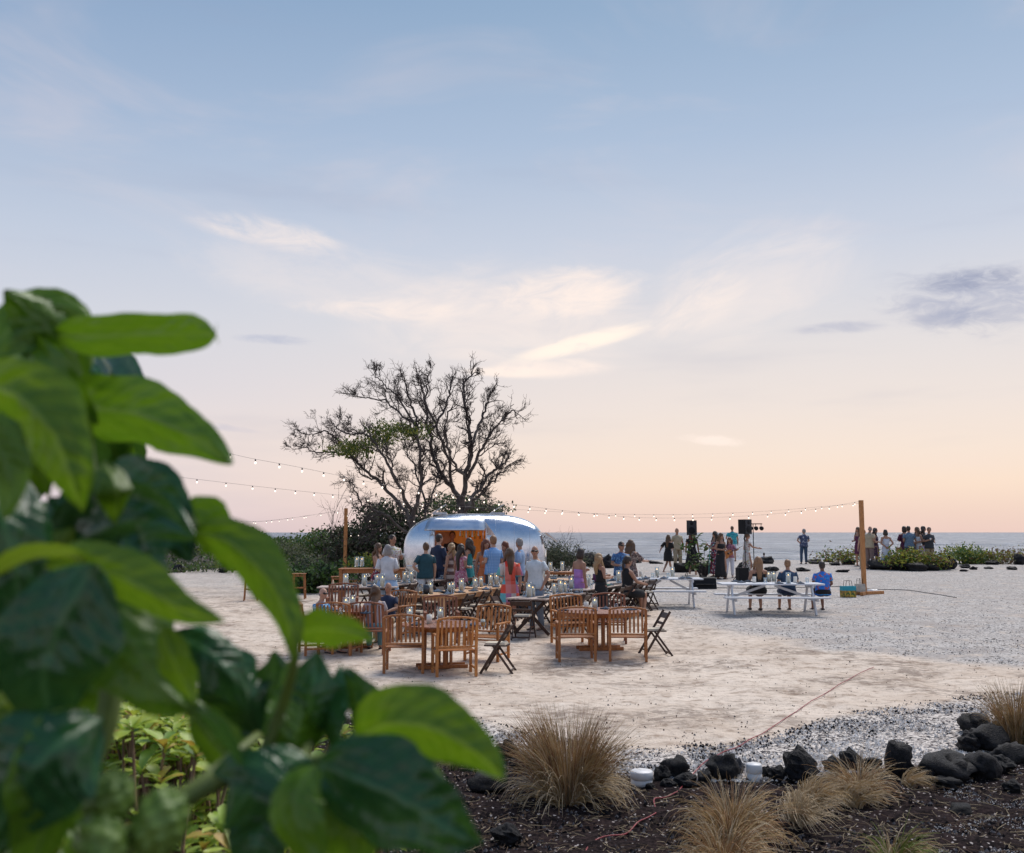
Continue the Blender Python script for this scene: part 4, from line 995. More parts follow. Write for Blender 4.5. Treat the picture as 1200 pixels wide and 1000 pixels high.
lt = on(418, 688, .75); plank_table(lt.x, lt.y + .3, 1.9, .8, .04, 'pale topped table crosswise behind the left round table', 'x', W_grey, W_dark, 'crosswise tables at left', .75, 'trestle_table')
rt = on(650, 670, .75); plank_table(rt.x - .1, rt.y, 1.7, .8, .0, 'far teak table behind the man in sunglasses', 'x', W_teakd, W_teakd, 'crosswise tables at right', .75, 'trestle_table')
tm = on(640, 679.5, .75); plank_table(tm.x - .1, tm.y, 1.7, .8, .3, 'light wood table between the woman in lilac and the trailer end', 'x', W_pine, W_teakd, 'crosswise tables at right', .75, 'trestle_table')
# chairs along the rows
CG = ['brown folding chairs along the pine tables', 'brown folding chairs along the right trestle row', 'brown folding chairs along the row before the trailer']
CL = ['dark folding chair with cream pad tucked at the pine farm tables', 'dark folding chair with cream pad at the right trestle row', 'dark folding chair at the trestle row before the trailer']
random.seed(31)
LNc = ['pine tables', 'right trestle row', 'trailer side row']
def side_chairs(ti, side, n, t0, t1, off=.18, lab=None, grp=None):
    c, L, Wd = TABS[ti]
    for i in range(n):
        t = t0 + (t1 - t0) * (i + .5) / n; d = off + random.uniform(-.06, .12)
        p = c + UX * (L * t + random.uniform(-.05, .05)) + (UY * (Wd + d) if side > 0 else -UY * d)
        rz = A1 + (0 if side > 0 else math.pi) + random.uniform(-.12, .12)
        # chair local -y points at the table
        rz = A1 if side > 0 else A1 + math.pi
        if any((p - Vector((dpx(a_, b_), b_, 0))).length < .45 for a_, b_ in ((597, 22.2), (628, 21.9), (676, 23.6), (704, 23.0), (455, 24.6), (577, 25.8))): continue
        place('fold', p.x, p.y, rz + random.uniform(-.14, .14), lab or ORD[i] + (' folding chair, far side of the ' if side > 0 else ' folding chair, near side of the ') + LNc[ti] + ', from the near end', grp or CG[ti] + (' far side' if side > 0 else ' near side'))
side_chairs(0, -1, 9, .04, .98); side_chairs(0, 1, 9, .05, .98)
side_chairs(1, -1, 10, .12, .93); side_chairs(1, 1, 8, .0, .95)
side_chairs(2, -1, 7, .02, .98); side_chairs(2, 1, 7, .02, .98)
p = TABS[0][0] - UX * .28 + UY * .48; place('fold', p.x, p.y, A1 + math.pi / 2, 'dark folding chair at the near head of the pine tables', 'brown folding chairs at table heads')
p = TABS[1][0] - UX * .22 + UY * .42; place('fold', p.x, p.y, A1 + math.pi / 2 + .2, 'dark folding chair at the near head of the right trestle row', 'brown folding chairs at table heads')
p = TABS[1][0] + UX * 7.75 + UY * .2; place('fold', p.x, p.y, A1 - math.pi / 2 - .3, 'dark folding chair angled at the far head of the right trestle row', 'brown folding chairs at table heads')
# tan cloth hanging at the far head of the right row
c, L, Wd = TABS[1]; q = c + UX * (L + .03) + UY * .3; b = MB(); vs = []
for i in range(9):
    for j in range(9): vs.append((q.x + UY.x * (i - 4) * .045 + UX.x * (.03 * math.sin(i * 1.6) * j / 8 + .012 * j), q.y + UY.y * (i - 4) * .045 + UX.y * (.03 * math.sin(i * 1.6) * j / 8 + .012 * j), .79 - .07 * j - (.0 if j else .0)))
b.add(vs, [(i * 9 + j, i * 9 + j + 1, i * 9 + j + 10, i * 9 + j + 9) for i in range(8) for j in range(8)], 0, True)
o = b.build('cloth', mat('tan_cloth', (.42, .33, .2), .9)); md = o.modifiers.new('s', 'SOLIDIFY'); md.thickness = .012; bake(o); tag(o, 'tan cloth hanging off the far end of the right trestle row', 'cloth')
# --- bar table and stools
bt = on(432, 666, 1.06); plank_table(bt.x + .1, bt.y, 1.75, .7, .05, 'high teak bar table beside the left wooden pole', 'post', W_teakd, W_teakd, 'high tables', 1.06, 'bar_table')
place('stool', on(294, 704).x, on(294, 704).y, .2, 'leftmost teak bar stool standing alone on the sand', 'teak bar stools at left', 'stool')
place('stool', on(309, 700).x, on(309, 700).y, .5, 'teak bar stool just right of the leftmost one, partly behind a leaf', 'teak bar stools at left')
place('stool', on(350, 702).x, on(350, 702).y, .1, 'teak bar stool between the leaf and the green bush', 'teak bar stools at left')
place('stool', on(396, 707).x, on(396, 707).y, .1, 'teak bar stool in front of the left wooden pole', 'teak bar stools at left')
place('stool', on(442, 700).x, on(442, 700).y, .3, 'teak bar stool under the right end of the high table', 'teak bar stools at left')
# --- picnic tables
w1 = on(902, 684, .75); picnic_table(w1.x, w1.y, -.03, 2.55, 'white picnic table at right with three people on its far bench')
w2_ = on(780, 678, .75); picnic_table(w2_.x, w2_.y, -.03, 1.95, 'white picnic table at left behind the right trestle row')

# --- table things
M_wax = mat('candle_wax', (.80, .76, .68), .5, var=.03); M_flame = mat('flame', (1, .6, .2), .5, emit=((1, .55, .18), 5.))
M_nap = mat('slate_napkin', (.045, .075, .12), .85, var=.2, rnd=.3); M_plate = mat('dark_plate', (.05, .06, .075), .3); M_pw = mat('white_china', (.68, .67, .66), .3)
M_paper = mat('menu_card', (.72, .70, .67), .7, var=.03); M_blk = mat('black_plastic', (.010, .010, .012), .7, spec=.25); M_beer = mat('beer', (.62, .28, .03), .2); M_gr = mat('green_napkin', (.05, .25, .16), .8)
def glass_mat():
    m = bpy.data.materials.new('clear_glass'); m.use_nodes = True; t = NT(m.node_tree); t.n.clear()
    g = t.new('ShaderNodeBsdfGlossy'); g.inputs['Roughness'].default_value = .03; g.inputs[0].default_value = (.9, .95, 1, 1)
    tr = t.new('ShaderNodeBsdfTransparent'); tr.inputs[0].default_value = (.95, .97, .97, 1)
    f = t.new('ShaderNodeFresnel'); f.inputs[0].default_value = 1.5; fm = t.math('ADD', t.math('MULTIPLY', f.outputs[0], .55), .03, clamp=True)
    mx = t.new('ShaderNodeMixShader'); t.put(mx.inputs[0], fm); t.l.new(tr.outputs[0], mx.inputs[1]); t.l.new(g.outputs[0], mx.inputs[2])
    t.l.new(mx.outputs[0], t.new('ShaderNodeOutputMaterial').inputs[0]); return m
M_glass = glass_mat()
def ring_mesh(name, r, h, th, mt, seg=16, z0=0., r2=None):
    r2 = r2 or r; return MB().tube([(0, 0, z0), (0, 0, h), (0, 0, h), (0, 0, z0 + .008)], [r, r2, r2 - th, r - th], seg, 0, (1, 0, 0), True).mesh(name, mt)
G_vase = ring_mesh('glass_vase', .062, .27, .004, M_glass, 18); G_candle = MB().lathe([(.047, .006), (.048, .19), (.04, .196), (0, .19)], 14).mesh('candle', M_wax)
G_flame = MB().ell((0, 0, .212), (.006, .006, .017), 8, 6).mesh('flame', M_flame); G_tumbler = ring_mesh('tumbler', .032, .105, .003, M_glass, 12, 0, .038)
G_cwick = MB().lathe([(.045, 0), (.046, .15), (.04, .155), (0, .148)], 16).mesh('candle', M_wax)
G_plate = MB().lathe([(.08, 0), (.13, .014), (.132, .018), (.085, .008), (0, .006)], 20).mesh('plate', M_plate)
G_platew = MB().lathe([(.08, 0), (.13, .014), (.132, .018), (.085, .008), (0, .006)], 20).mesh('plate', M_pw)
def napkin_mesh(i, mt=None):
    random.seed(i); b = MB(); vs = []; N_ = 7
    for a in range(N_):
        for c_ in range(N_):
            u, v = a / (N_ - 1) - .5, c_ / (N_ - 1) - .5
            vs.append((u * .2, v * .15, .02 + .045 * max(0, 1 - 2.6 * math.hypot(u, v)) + .014 * noise.noise(Vector((u * 7, v * 7, i)))))
    n2 = len(vs); vs += [(x, y, -.001) for x, y, z in vs]
    q = lambda o: [(o + a * N_ + c_, o + a * N_ + c_ + 1, o + (a + 1) * N_ + c_ + 1, o + (a + 1) * N_ + c_) for a in range(N_ - 1) for c_ in range(N_ - 1)]
    rim = [i_ for i_ in range(N_)] + [i_ * N_ + N_ - 1 for i_ in range(1, N_)] + [(N_ - 1) * N_ + i_ for i_ in range(N_ - 2, -1, -1)] + [i_ * N_ for i_ in range(N_ - 2, 0, -1)]
    fs = [f[::-1] for f in q(0)] + q(n2) + [(rim[k], rim[(k + 1) % len(rim)], rim[(k + 1) % len(rim)] + n2, rim[k] + n2) for k in range(len(rim))]
    b.add(vs, fs, 0, True); return b.mesh('napkin', mt or M_nap)
G_naps = [napkin_mesh(i) for i in range(4)]
def hurricane(p, label, group, glass=True, sc=1.):
    e = empty('candle_vase', p, 0, label, 'candle', group); e.scale = (sc,) * 3
    if glass: obj('glass_vase', G_vase, e)
    o = obj('candle', G_candle if glass else G_cwick, e)
    if glass: obj('flame', G_flame, e)
def thing_mesh(name, me, p, rz, label, cat, group, sc=1.):
    o = obj(name, me, None, p, rz); o.scale = (sc,) * 3; return tag(o, label, cat, group)
LN = LNc
random.seed(5)
CNT = {}
def nth(kind, ti, sd=''):
    CNT[(kind, ti, sd)] = CNT.get((kind, ti, sd), -1) + 1; return ORD[min(23, CNT[(kind, ti, sd)])]
def dress(ti, t0, t1, dens=1., vase=.85):
    c, L, Wd = TABS[ti]; n = int((t1 - t0) * L / .58); g = LN[ti]
    for i in range(n):
        s_ = (t0 + (t1 - t0) * (i + .5) / n) * L
        b0_ = c + UX * s_; zt = lambda q: G(q.x, q.y) * 0 + TZ[ti](q)
        for v in (.16, .80):
            sdn = 'near edge' if v < .5 else 'far edge'
            q = b0_ + UY * (Wd * v) + UX * random.uniform(-.06, .06)
            if random.random() < .75 * dens: thing_mesh('napkin', random.choice(G_naps), (q.x, q.y, zt(q)), A1 + random.uniform(-.5, .5), nth('n', ti, sdn) + ' napkin, ' + sdn + ' of the ' + g + ', from the near end', 'napkin', 'napkins on the ' + g, random.uniform(.9, 1.2))
            q = q + UX * .17 + UY * random.uniform(-.05, .05)
            if random.random() < .7 * dens: thing_mesh('drinking_glass', G_tumbler, (q.x, q.y, zt(q)), 0, nth('g', ti, sdn) + ' tumbler, ' + sdn + ' of the ' + g + ', from the near end', 'glass', 'tumblers on the ' + g)
            if random.random() < .25: thing_mesh('plate', random.choice((G_plate, G_platew)), (q.x - UX.x * .36, q.y - UX.y * .36, zt(q)), 0, nth('p', ti, sdn) + ' plate, ' + sdn + ' of the ' + g + ', from the near end', 'plate', 'plates on the ' + g, .85)
        if random.random() < vase:
            for k in range(random.choice((1, 1, 1, 2))):
                q = b0_ + UY * (Wd * random.uniform(.38, .62)) + UX * (.14 * k + random.uniform(-.08, .08))
                hurricane((q.x, q.y, zt(q)), nth('c', ti) + ' glass candle cylinder on the ' + g + ', counted from the near end', 'candles on the ' + g, True, random.uniform(.85, 1.15))
# each table stands level on its own ground height
def tz_fn(ti, Lt):
    c, L, Wd = TABS[ti]
    def f(q):
        s_ = (Vector((q.x, q.y, 0)) - c).dot(UX); k = max(0, min(int(s_ / (Lt + .02)), int(round(L / Lt)) - 1))
        m = c + UX * (Lt * (k + .5) + .02 * k) + UY * (Wd / 2); return G(m.x, m.y) + .751
    return f
TZ = [tz_fn(0, 2.35), tz_fn(1, 2.45), tz_fn(2, 2.0)]
dress(0, .02, .98); dress(1, .02, .98, 1.15, .95); dress(2, .02, .98, 1.2, .9)
def on_table(px, py, base, H):
    """point on a table top of height H: table stands at base"""
    z = G(base[0], base[1]) + H; d = ray(px, py); t = (z - CAM_H) / d.z; return Vector((d.x * t, d.y * t, z + .001))
bA = (TA.x, TA.y); bB = (TB.x, TB.y + .1); bC = (TCc.x, TCc.y)
for (px, py, b_, k, lab) in [(503, 731, bA, 'c', 'white pillar candle between the two near chairs at front left'), (516, 729, bA, 'v', 'candle in glass cylinder behind the nearest chair back'),
        (480, 729, bA, 'v', 'candle in glass seen through the slats of the front left chair'),
        (687, 715, bB, 'c', 'fat white candle left of its twin on the front right table'), (697, 716, bB, 'v', 'glass candle cylinder near the middle of the front right table'),
        (405, 716, bC, 'v', 'lit candle in glass left of the woman with long dark hair'), (413, 713, bC, 'v', 'lit candle in glass closest to the woman with long dark hair'), (418, 716, bC, 'c', 'lit white candle on the left round table')]:
    hurricane(on_table(px, py, b_, .73), lab, 'candles on the round tables', k == 'v', .95 if k == 'v' else 1.)
for (px, py, b_, lab) in [(555, 733, bA, 'slate napkin beside the beer glass'), (488, 733, bA, 'slate napkin behind the front left chair'), (710, 714, bB, 'slate blue napkin right of the candles on the front right table'), (740, 715, bB, 'slate napkin above the right front chair back'), (660, 716, bB, 'slate napkin at the left edge of the front right table'), (391, 716, bC, 'dark napkin in front of the old man'), (430, 719, bC, 'dark napkin before the long haired woman')]:
    thing_mesh('napkin', random.choice(G_naps), on_table(px, py, b_, .73), random.uniform(0, 3), lab, 'napkin', 'napkins on the round tables')
for (px, py, b_, lab) in [(722, 714, bB, 'empty tumbler left of the reddish chair slats'), (732, 717, bB, 'empty tumbler nearest the right front chair'), (545, 736, bA, 'empty tumbler in front of the orange chair top'), (384, 719, bC, 'tumbler by the left rim of the left round table'), (399, 720, bC, 'tumbler before the candles of the left table')]:
    thing_mesh('drinking_glass', G_tumbler, on_table(px, py, b_, .73), 0, lab, 'glass', 'tumblers on the round tables')
q = on_table(566, 735, bA, .73); e = empty('beer_glass', q, 0, 'glass of amber beer on the nearest round table', 'glass'); obj('tumbler', G_tumbler, e).scale = (1.15, 1.15, 1.2); MB().lathe([(.03, .006), (.036, .085)], 12).build('beer', M_beer, e); MB().lathe([(.0365, .0855), (.038, .10)], 12).build('foam', M_wax, e)
# picnic and far tables
def near_on(px, py, cx, cy, H): return on_table(px, py, (cx, cy), H)
for i, (px, py, k) in enumerate(sorted([(862, 682, 'n'), (869, 683, 'n'), (884, 683, 'c'), (890, 682, 'g'), (901, 682, 'v'), (907, 682, 'v'), (913, 684, 'n'), (924, 684, 'v'), (932, 683, 'c'), (938, 684, 'n'), (877, 682, 'n'), (897, 683, 'g'), (946, 683, 'g')])):
    q = near_on(px, py, w1.x, w1.y, .765)
    if k in 'cv': hurricane(q, nth('c', 'right white picnic table') + ' white candle from the left on the right white picnic table', 'candles on the right picnic table', k == 'v')
    elif k == 'n': thing_mesh('napkin', random.choice(G_naps), q, i, 'dark napkin on the right white picnic table, ' + nth('n', 'right white picnic table') + ' from its left end', 'napkin', 'napkins on the right picnic table')
    else: thing_mesh('drinking_glass', G_tumbler, q, 0, 'tumbler on the right white picnic table, ' + nth('g', 'right white picnic table') + ' from its left end', 'glass', 'tumblers on the right picnic table', 1.2)
for i, (px, py, k) in enumerate(sorted([(751, 676, 'c'), (757, 678, 'n'), (765, 677, 'g'), (770, 676, 'v'), (778, 678, 'n'), (788, 676, 'v'), (800, 678, 'n'), (807, 678, 'n'), (783, 677, 'g')])):
    q = near_on(px, py, w2_.x, w2_.y, .765)
    if k in 'cv': hurricane(q, nth('c', 'left white picnic table') + ' white candle from the left on the left white picnic table', 'candles on the left picnic table', k == 'v')
    elif k == 'n': thing_mesh('napkin', random.choice(G_naps), q, i, 'dark napkin on the left white picnic table, ' + nth('n', 'left white picnic table') + ' from its left end', 'napkin', 'napkins on the left picnic table')
    else: thing_mesh('drinking_glass', G_tumbler, q, 0, 'tumbler on the left white picnic table, ' + nth('g', 'left white picnic table') + ' from its left end', 'glass', 'tumblers on the left picnic table', 1.2)
for (px, py, b_, H, k) in [(418, 664, (bt.x + .1, bt.y), 1.06, 'v'), (424, 664, (bt.x + .1, bt.y), 1.06, 'v')]: hurricane(on_table(px, py, b_, H), nth('c', 'bar') + ' candle in glass from the left on the high teak bar table', 'candles on the bar table')
for (px, py, b_, k) in [(405, 687, (lt.x, lt.y + .3), 'v'), (427, 687, (lt.x, lt.y + .3), 'v'), (448, 688, (lt.x, lt.y + .3), 'v')]: hurricane(on_table(px, py, b_, .75), nth('c', 'cross') + ' candle in glass from the left on the crosswise table', 'candles on the crosswise table', True, 1.1)
for (px, py) in [(402, 690), (416, 688), (436, 688), (442, 690)]: thing_mesh('napkin', random.choice(G_naps), on_table(px, py, (lt.x, lt.y + .3), .75), px, nth('n', 'cross') + ' slate napkin from the left on the crosswise table', 'napkin', 'napkins on the crosswise table')
cn = napkin_mesh(9, mat('peach_napkin', (.6, .42, .3), .8)); o = thing_mesh('napkin', cn, on_table(390, 689, (lt.x, lt.y + .3), .75), .4, 'peach napkin folded into a standing cone on the crosswise table', 'napkin', None); o.scale = (.55, .7, 3.2)
for (px, py) in [(659, 668), (645, 669)]: hurricane(on_table(px, py, (rt.x - .1, rt.y), .75), ('right' if px > 650 else 'left') + ' candle on the far teak table behind the man in sunglasses', 'candles on the far teak table', True)
for (px, py) in [(652, 670), (640, 670)]: thing_mesh('napkin', random.choice(G_naps), on_table(px, py, (rt.x - .1, rt.y), .75), px, ('right' if px > 650 else 'left') + ' napkin on the far teak table behind the man in sunglasses', 'napkin', 'napkins on the far teak table')
c, L, Wd = TABS[0]
q = c + UX * .95 + UY * .42; thing_mesh('plate', MB().lathe([(.10, 0), (.19, .02), (.195, .026), (.11, .012), (0, .01)], 24).mesh('plate', M_blk), (q.x, q.y, TZ[0](q)), 0, 'large black platter at the near end of the pine tables', 'plate', None)
q = c + UX * .35 + UY * .62
e = empty('wicker_lantern', (q.x, q.y, TZ[0](q)), 0, 'dark round vase beside the amber jar at the near end of the pine tables', 'vase'); MB().lathe([(.04, 0), (.085, .05), (.10, .12), (.07, .19), (.03, .21)], 18).build('vase', M_plate, e)
q = c + UX * .18 + UY * .66; e = empty('amber_jar', (q.x, q.y, TZ[0](q)), 0, 'glass jar with amber liquid at the pine table corner', 'jar'); obj('glass', G_vase, e).scale = (.8, .8, .8); MB().lathe([(.044, .008), (.044, .07)], 14).build('liquid', M_beer, e)
c, L, Wd = TABS[1]; q = c + UX * 5.15 + UY * .8; MB()
o = MB().lathe([(.045, 0), (.047, .14), (.05, .22), (.045, .225), (0, .2)], 16).build('tumbler', mat('purple_steel', (.10, .02, .09), .35, .4)); o.location = (q.x, q.y, TZ[1](q)); tag(o, 'tall purple insulated tumbler on the right trestle row', 'tumbler')
q = c + UX * 4.3 + UY * .25; thing_mesh('napkin', napkin_mesh(12, M_gr), (q.x, q.y, TZ[1](q)), .3, 'green crumpled napkin on the right trestle row', 'napkin', None, 1.3)
# ================================================================== TRAILER
def alu_mat(name, r=.16):
    m = bpy.data.materials.new(name); m.use_nodes = True; t = NT(m.node_tree); bs = t.n['Principled BSDF']
    co = t.new('ShaderNodeTexCoord').outputs['Object']
    bs.inputs['Metallic'].default_value = 1.
    t.put(bs.inputs['Base Color'], t.mix(t.mrange(t.noise(co, 1.6, 4, .6), .35, .7), (.66, .70, .76, 1), (.48, .53, .60, 1)))
    t.put(bs.inputs['Roughness'], t.mrange(t.noise(t.mapping(co, (.8, 1, 3)), 2.4, 4, .6), .3, .7, r * .7, r * 1.8, False))
    b = t.new('ShaderNodeBump'); b.inputs['Strength'].default_value = .12; b.inputs['Distance'].default_value = .05
    t.put(b.inputs['Height'], t.noise(co, 1.9, 2, .5)); t.put(bs.inputs['Normal'], b.outputs[0]); return m
M_alu = alu_mat('polished_aluminium'); M_alu2 = alu_mat('aluminium_trim', .3)
M_int = mat('glowing_orange_wood', (.75, .30, .05), .5, col2=(.55, .19, .03), stretch=(6, 6, 1), scale=3, emit=((.9, .35, .06), .10)); M_tire = mat('tyre_rubber', (.02, .02, .02), .8)  # interior wood given a faint glow of its own, though it is no lamp
M_cntr = mat('counter_pale', (.55, .45, .38), .5); M_dkint = mat('dark_shelf', (.10, .055, .03), .6)
TRY = 30.6
tl = at(473, 640, TRY); trr = at(640, 640, TRY); tcx = (tl.x + trr.x) / 2; a_ = (trr.x - tl.x) / 2
ztop = at(556, 602, TRY).z; z0 = .42; tg = G(tcx, TRY); cz = 1.22; cu = ztop - tg - cz; cl = cz - z0; bw = 1.08
trailer = empty('trailer', (tcx, TRY, tg), R(3), 'rounded polished silver food trailer with its serving hatch open', 'trailer')
def sgn(v, p): return math.copysign(abs(v) ** p, v)
NH, NV = 96, 40; b = MB(); vs = []
for i in range(NV + 1):
    ph = -math.pi / 2 + math.pi * i / NV
    for k in range(NH):
        th = 2 * math.pi * k / NH
        cph = abs(math.cos(ph)) ** (2 / 3.0)
        x = a_ * sgn(math.cos(th), 2 / 2.9) * cph; y = bw * sgn(math.sin(th), 2 / 3.4) * cph
        z = sgn(math.sin(ph), 2 / 3.0); z = cz + (cu if z > 0 else cl) * z
        vs.append((x, y, z))
fs = [(i * NH + k, i * NH + (k + 1) % NH, (i + 1) * NH + (k + 1) % NH, (i + 1) * NH + k) for i in range(NV) for k in range(NH)]
b.add(vs, fs, 0, True); shell = b.build('body', M_alu, trailer)
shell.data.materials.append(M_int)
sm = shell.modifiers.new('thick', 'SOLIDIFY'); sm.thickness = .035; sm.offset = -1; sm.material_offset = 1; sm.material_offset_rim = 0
def lx(px): return dpx(px, TRY - bw) - tcx
wx0, wx1 = lx(508), lx(567); wz0, wz1 = 1.18, at(530, 619.5, TRY - bw).z - tg
cut = MB().box(((wx0 + wx1) / 2, -bw, (wz0 + wz1) / 2), (wx1 - wx0, .9, wz1 - wz0)).box((a_, -.1, 1.72), (.8, .9, .52)).build('cutter', M_alu, trailer)
bo = shell.modifiers.new('cut', 'BOOLEAN'); bo.operation = 'DIFFERENCE'; bo.solver = 'EXACT'; bo.object = cut
bpy.context.view_layer.update(); bake(shell); bpy.data.objects.remove(cut)
# interior
MB().box((0, .62, 1.4), (a_ * 1.3, .03, 1.5)).build('inner_wall', M_int, trailer)
MB().box((0, 0, .75), (a_ * 1.35, 1.3, .04)).build('floor', M_dkint, trailer)
for z in (1.75, 1.98): MB().box((.25, .5, z), (1.1, .2, .025)).build('shelf', M_int, trailer)
for k in range(6): MB().lathe([(.03, 0), (.03, .11)], 8, (-.15 + .16 * k, .46, 1.765)).build('jar', [M_beer, M_pw, M_cntr][k % 3], trailer)
MB().box(((wx0 + wx1) / 2 - .55, .35, 1.6), (.55, .02, .8)).build('cabinet_door', M_cntr, trailer)
MB().bbox(((wx0 + wx1) / 2, -bw - .10, wz0 - .015), (wx1 - wx0 + .1, .38, .035)).build('counter', M_cntr, trailer)
for x, nm in ((wx0 - .02, 0), (wx1 + .02, 0)): MB().bbox((x, -bw + .03, (wz0 + wz1) / 2), (.035, .09, wz1 - wz0)).build('window_frame', M_alu2, trailer)
MB().bbox(((wx0 + wx1) / 2, -bw + .02, wz1 + .015), (wx1 - wx0 + .07, .09, .03)).build('window_frame', M_alu2, trailer)
for k in range(7): MB().tube([(wx1 - .75 + .09 * k, -.9, wz1 - .02), (wx1 - .75 + .09 * k, -.9, wz1 - .22 - .03 * (k % 3))], [.012, .03], 8).build('hanging_cup', M_beer if k % 2 else M_pw, trailer)
# hatch (awning) swung up
h0 = Vector((0, -bw + .14, wz1 + .29)); h1 = Vector((0, -bw - .14, at(530, 622, TRY - bw - .14).z - tg))
xa, xb = lx(503), lx(566)
b = MB(); K = 8; vs = []
for s_ in (0, .03):
    for i in range(K + 1):
        t = i / K; q = h0.lerp(h1, t) + Vector((0, 0, .07 * math.sin(math.pi * t) + s_))
        for j in range(9): u = j / 8; vs.append((xa - .18 * t * (1 - u) + (xb - xa) * u * 1. - (0), q.y, q.z))
M9 = 9 * (K + 1); g_ = [(i * 9 + j, i * 9 + j + 1, (i + 1) * 9 + j + 1, (i + 1) * 9 + j) for i in range(K) for j in range(8)]
fs = [f[::-1] for f in g_] + [tuple(v + M9 for v in f) for f in g_]
fs += [(j, j + 1, M9 + j + 1, M9 + j) for j in range(8)] + [(K * 9 + j + 1, K * 9 + j, M9 + K * 9 + j, M9 + K * 9 + j + 1) for j in range(8)]
fs += [((i + 1) * 9, i * 9, M9 + i * 9, M9 + (i + 1) * 9) for i in range(K)] + [(i * 9 + 8, (i + 1) * 9 + 8, M9 + (i + 1) * 9 + 8, M9 + i * 9 + 8) for i in range(K)]
b.add(vs, fs, 0, True); b.build('hatch', M_alu2, trailer)
# dark triangular side flap of the hatch
b = MB(); q0 = (xb + .02, -bw + .02, wz1 + .2); q1 = (xb + .30, -bw - .30, wz1 - .20); q2 = (xb + .02, -bw + .04, wz1 - .20)
b.add([q0, q1, q2, (q0[0], q0[1] + .02, q0[2]), (q1[0], q1[1] + .02, q1[2]), (q2[0], q2[1] + .02, q2[2])], [(0, 2, 1), (3, 4, 5), (0, 1, 4, 3), (1, 2, 5, 4), (2, 0, 3, 5)]); b.build('hatch_side_panel', M_alu2, trailer)
for x in (xa + .1, xb - .05): MB().tube([(x, -bw + .02, wz1 - .35), (x, h1.y + .1, h1.z)], .012, 6).build('strut', M_alu2, trailer)
# end hatch on the right
MB().box((a_ + .16, -.12, 1.83), (.46, .9, .025), Matrix.Rotation(R(36), 3, 'Y')).build('end_hatch', M_alu2, trailer)
MB().box((a_ - .26, -.1, 1.72), (.03, .9, .6)).build('inner_panel', M_int, trailer)
# seams, belt line, skirt
def surf(x, z, side=-1, off=.004):
    q = (z - cz) / (cu if z > cz else cl); r3 = max(0., 1 - abs(q) ** 3.0) ** (1 / 3.0); xr = min(.999, abs(x) / (a_ * r3)) if r3 > 0 else 1
    y = bw * r3 * (1 - xr ** 2.9) ** (1 / 3.4); return Vector((x, side * (y + off), z))
for x in (-1.35, -.45 * 1.0 - .5, .55 + .05, 1.15, 1.62):
    if wx0 - .02 < x < wx1 + .02: zz_ = [z for z in np.linspace(.5, wz0 - .1, 8)]
    else: zz_ = [z for z in np.linspace(.5, ztop - tg - .12, 22)]
    P = [surf(x, z) for z in zz_ if abs(x) < a_ * (max(0, 1 - abs((z - cz) / (cu if z > cz else cl)) ** 3)) ** (1 / 3.) - .05]
    if len(P) > 2: MB().tube(P, .006, 5).build('seam', M_alu2, trailer)
P = [surf(x, .98, -1, .012) for x in np.linspace(-a_ * .93, a_ * .93, 40)]; MB().tube(P, .022, 6).build('belt_trim', M_alu2, trailer)
for sx in (0,):
    for sy in (-1, 1):
        e2 = MB().tube([(-.1, sy * (bw - .28), .34), (-.1, sy * (bw - .06), .34)], [.34, .34], 26, 0, (1, 0, 0)).build('tyre', M_tire, trailer)
        MB().tube([(-.1, sy * (bw - .07), .34), (-.1, sy * (bw - .04), .34)], [.2, .16], 20, 0, (1, 0, 0)).build('rim', M_alu2, e2)
b = MB(); b.tube([(-.1 + .44 * math.cos(t), -bw - .01, .36 + .44 * math.sin(t)) for t in np.linspace(.1, 3.04, 14)], .02, 6); b.build('wheel_arch', M_alu2, trailer)
MB().bar((-a_ + .2, 0, .42), (-a_ - .9, 0, .45), .08, .08).tube([(-a_ - .75, 0, .45), (-a_ - .75, 0, .02)], .03, 8).build('tow_bar', M_blk, trailer)
for sx in (-1, 1): MB().tube([(sx * (a_ - .6), -.7, .45), (sx * (a_ - .6), -.7, -.02)], .03, 8).build('jack', M_blk, trailer)
# raised roof vents
for px in (516, 583):
    x = dpx(px, TRY) - tcx; zt = ztop - tg - .02
    v_ = MB().box((x, 0, zt + .02), (.42, .42, .07)).build('roof_vent', M_pw, trailer)
    MB().box((x - .02, 0, zt + .16), (.5, .46, .025), Matrix.Rotation(R(-34), 3, 'Y')).build('vent_lid', M_pw, v_)
    MB().bar((x + .12, -.2, zt + .05), (x + .18, -.2, zt + .26), .015, .015).build('vent_arm', M_blk, v_)

# ================================================================== POLES, STRING LIGHTS, SOUND GEAR
M_bulb = mat('warm_bulb', (1, .9, .75), .3, emit=((1, .86, .72), 1.6)); M_wire = mat('black_wire', (.16, .15, .15), .6)
def pole(px, py, ptop, label, rz, t=.11):
    p = on(px, py); s_ = FP / p.y; H = (py - ptop) / s_
    e = empty('wooden_pole', p, rz, label, 'pole', 'wooden poles holding the string lights')
    MB().box((0, 0, H / 2), (t, t, H)).build('post', W_pole, e)
    return e, p, H
eR, pR, HR = pole(1013, 697, 588, 'tall square wooden pole on a cross foot at right', .25)
MB().bar((-.5, -.02, .05), (-.057, -.02, .05), .1, .1).build('foot', W_pole, eR); MB().bar((.057, 0, .05), (.78, .16, .05), .1, .1).build('foot', W_pole, eR)
MB().bar((-.05, -.057, .05), (-.38, -.42, .05), .1, .1).build('foot', W_pole, eR)
eL, pL, HL = pole(404, 683, 597, 'square wooden pole at left beside the bar table', .0, .12)
MB().bar((-.06, -.0, .05), (-.6, 0, .05), .1, .1).build('foot', W_pole, eL); MB().bar((.06, 0, .05), (.6, 0, .05), .1, .1).build('foot', W_pole, eL)
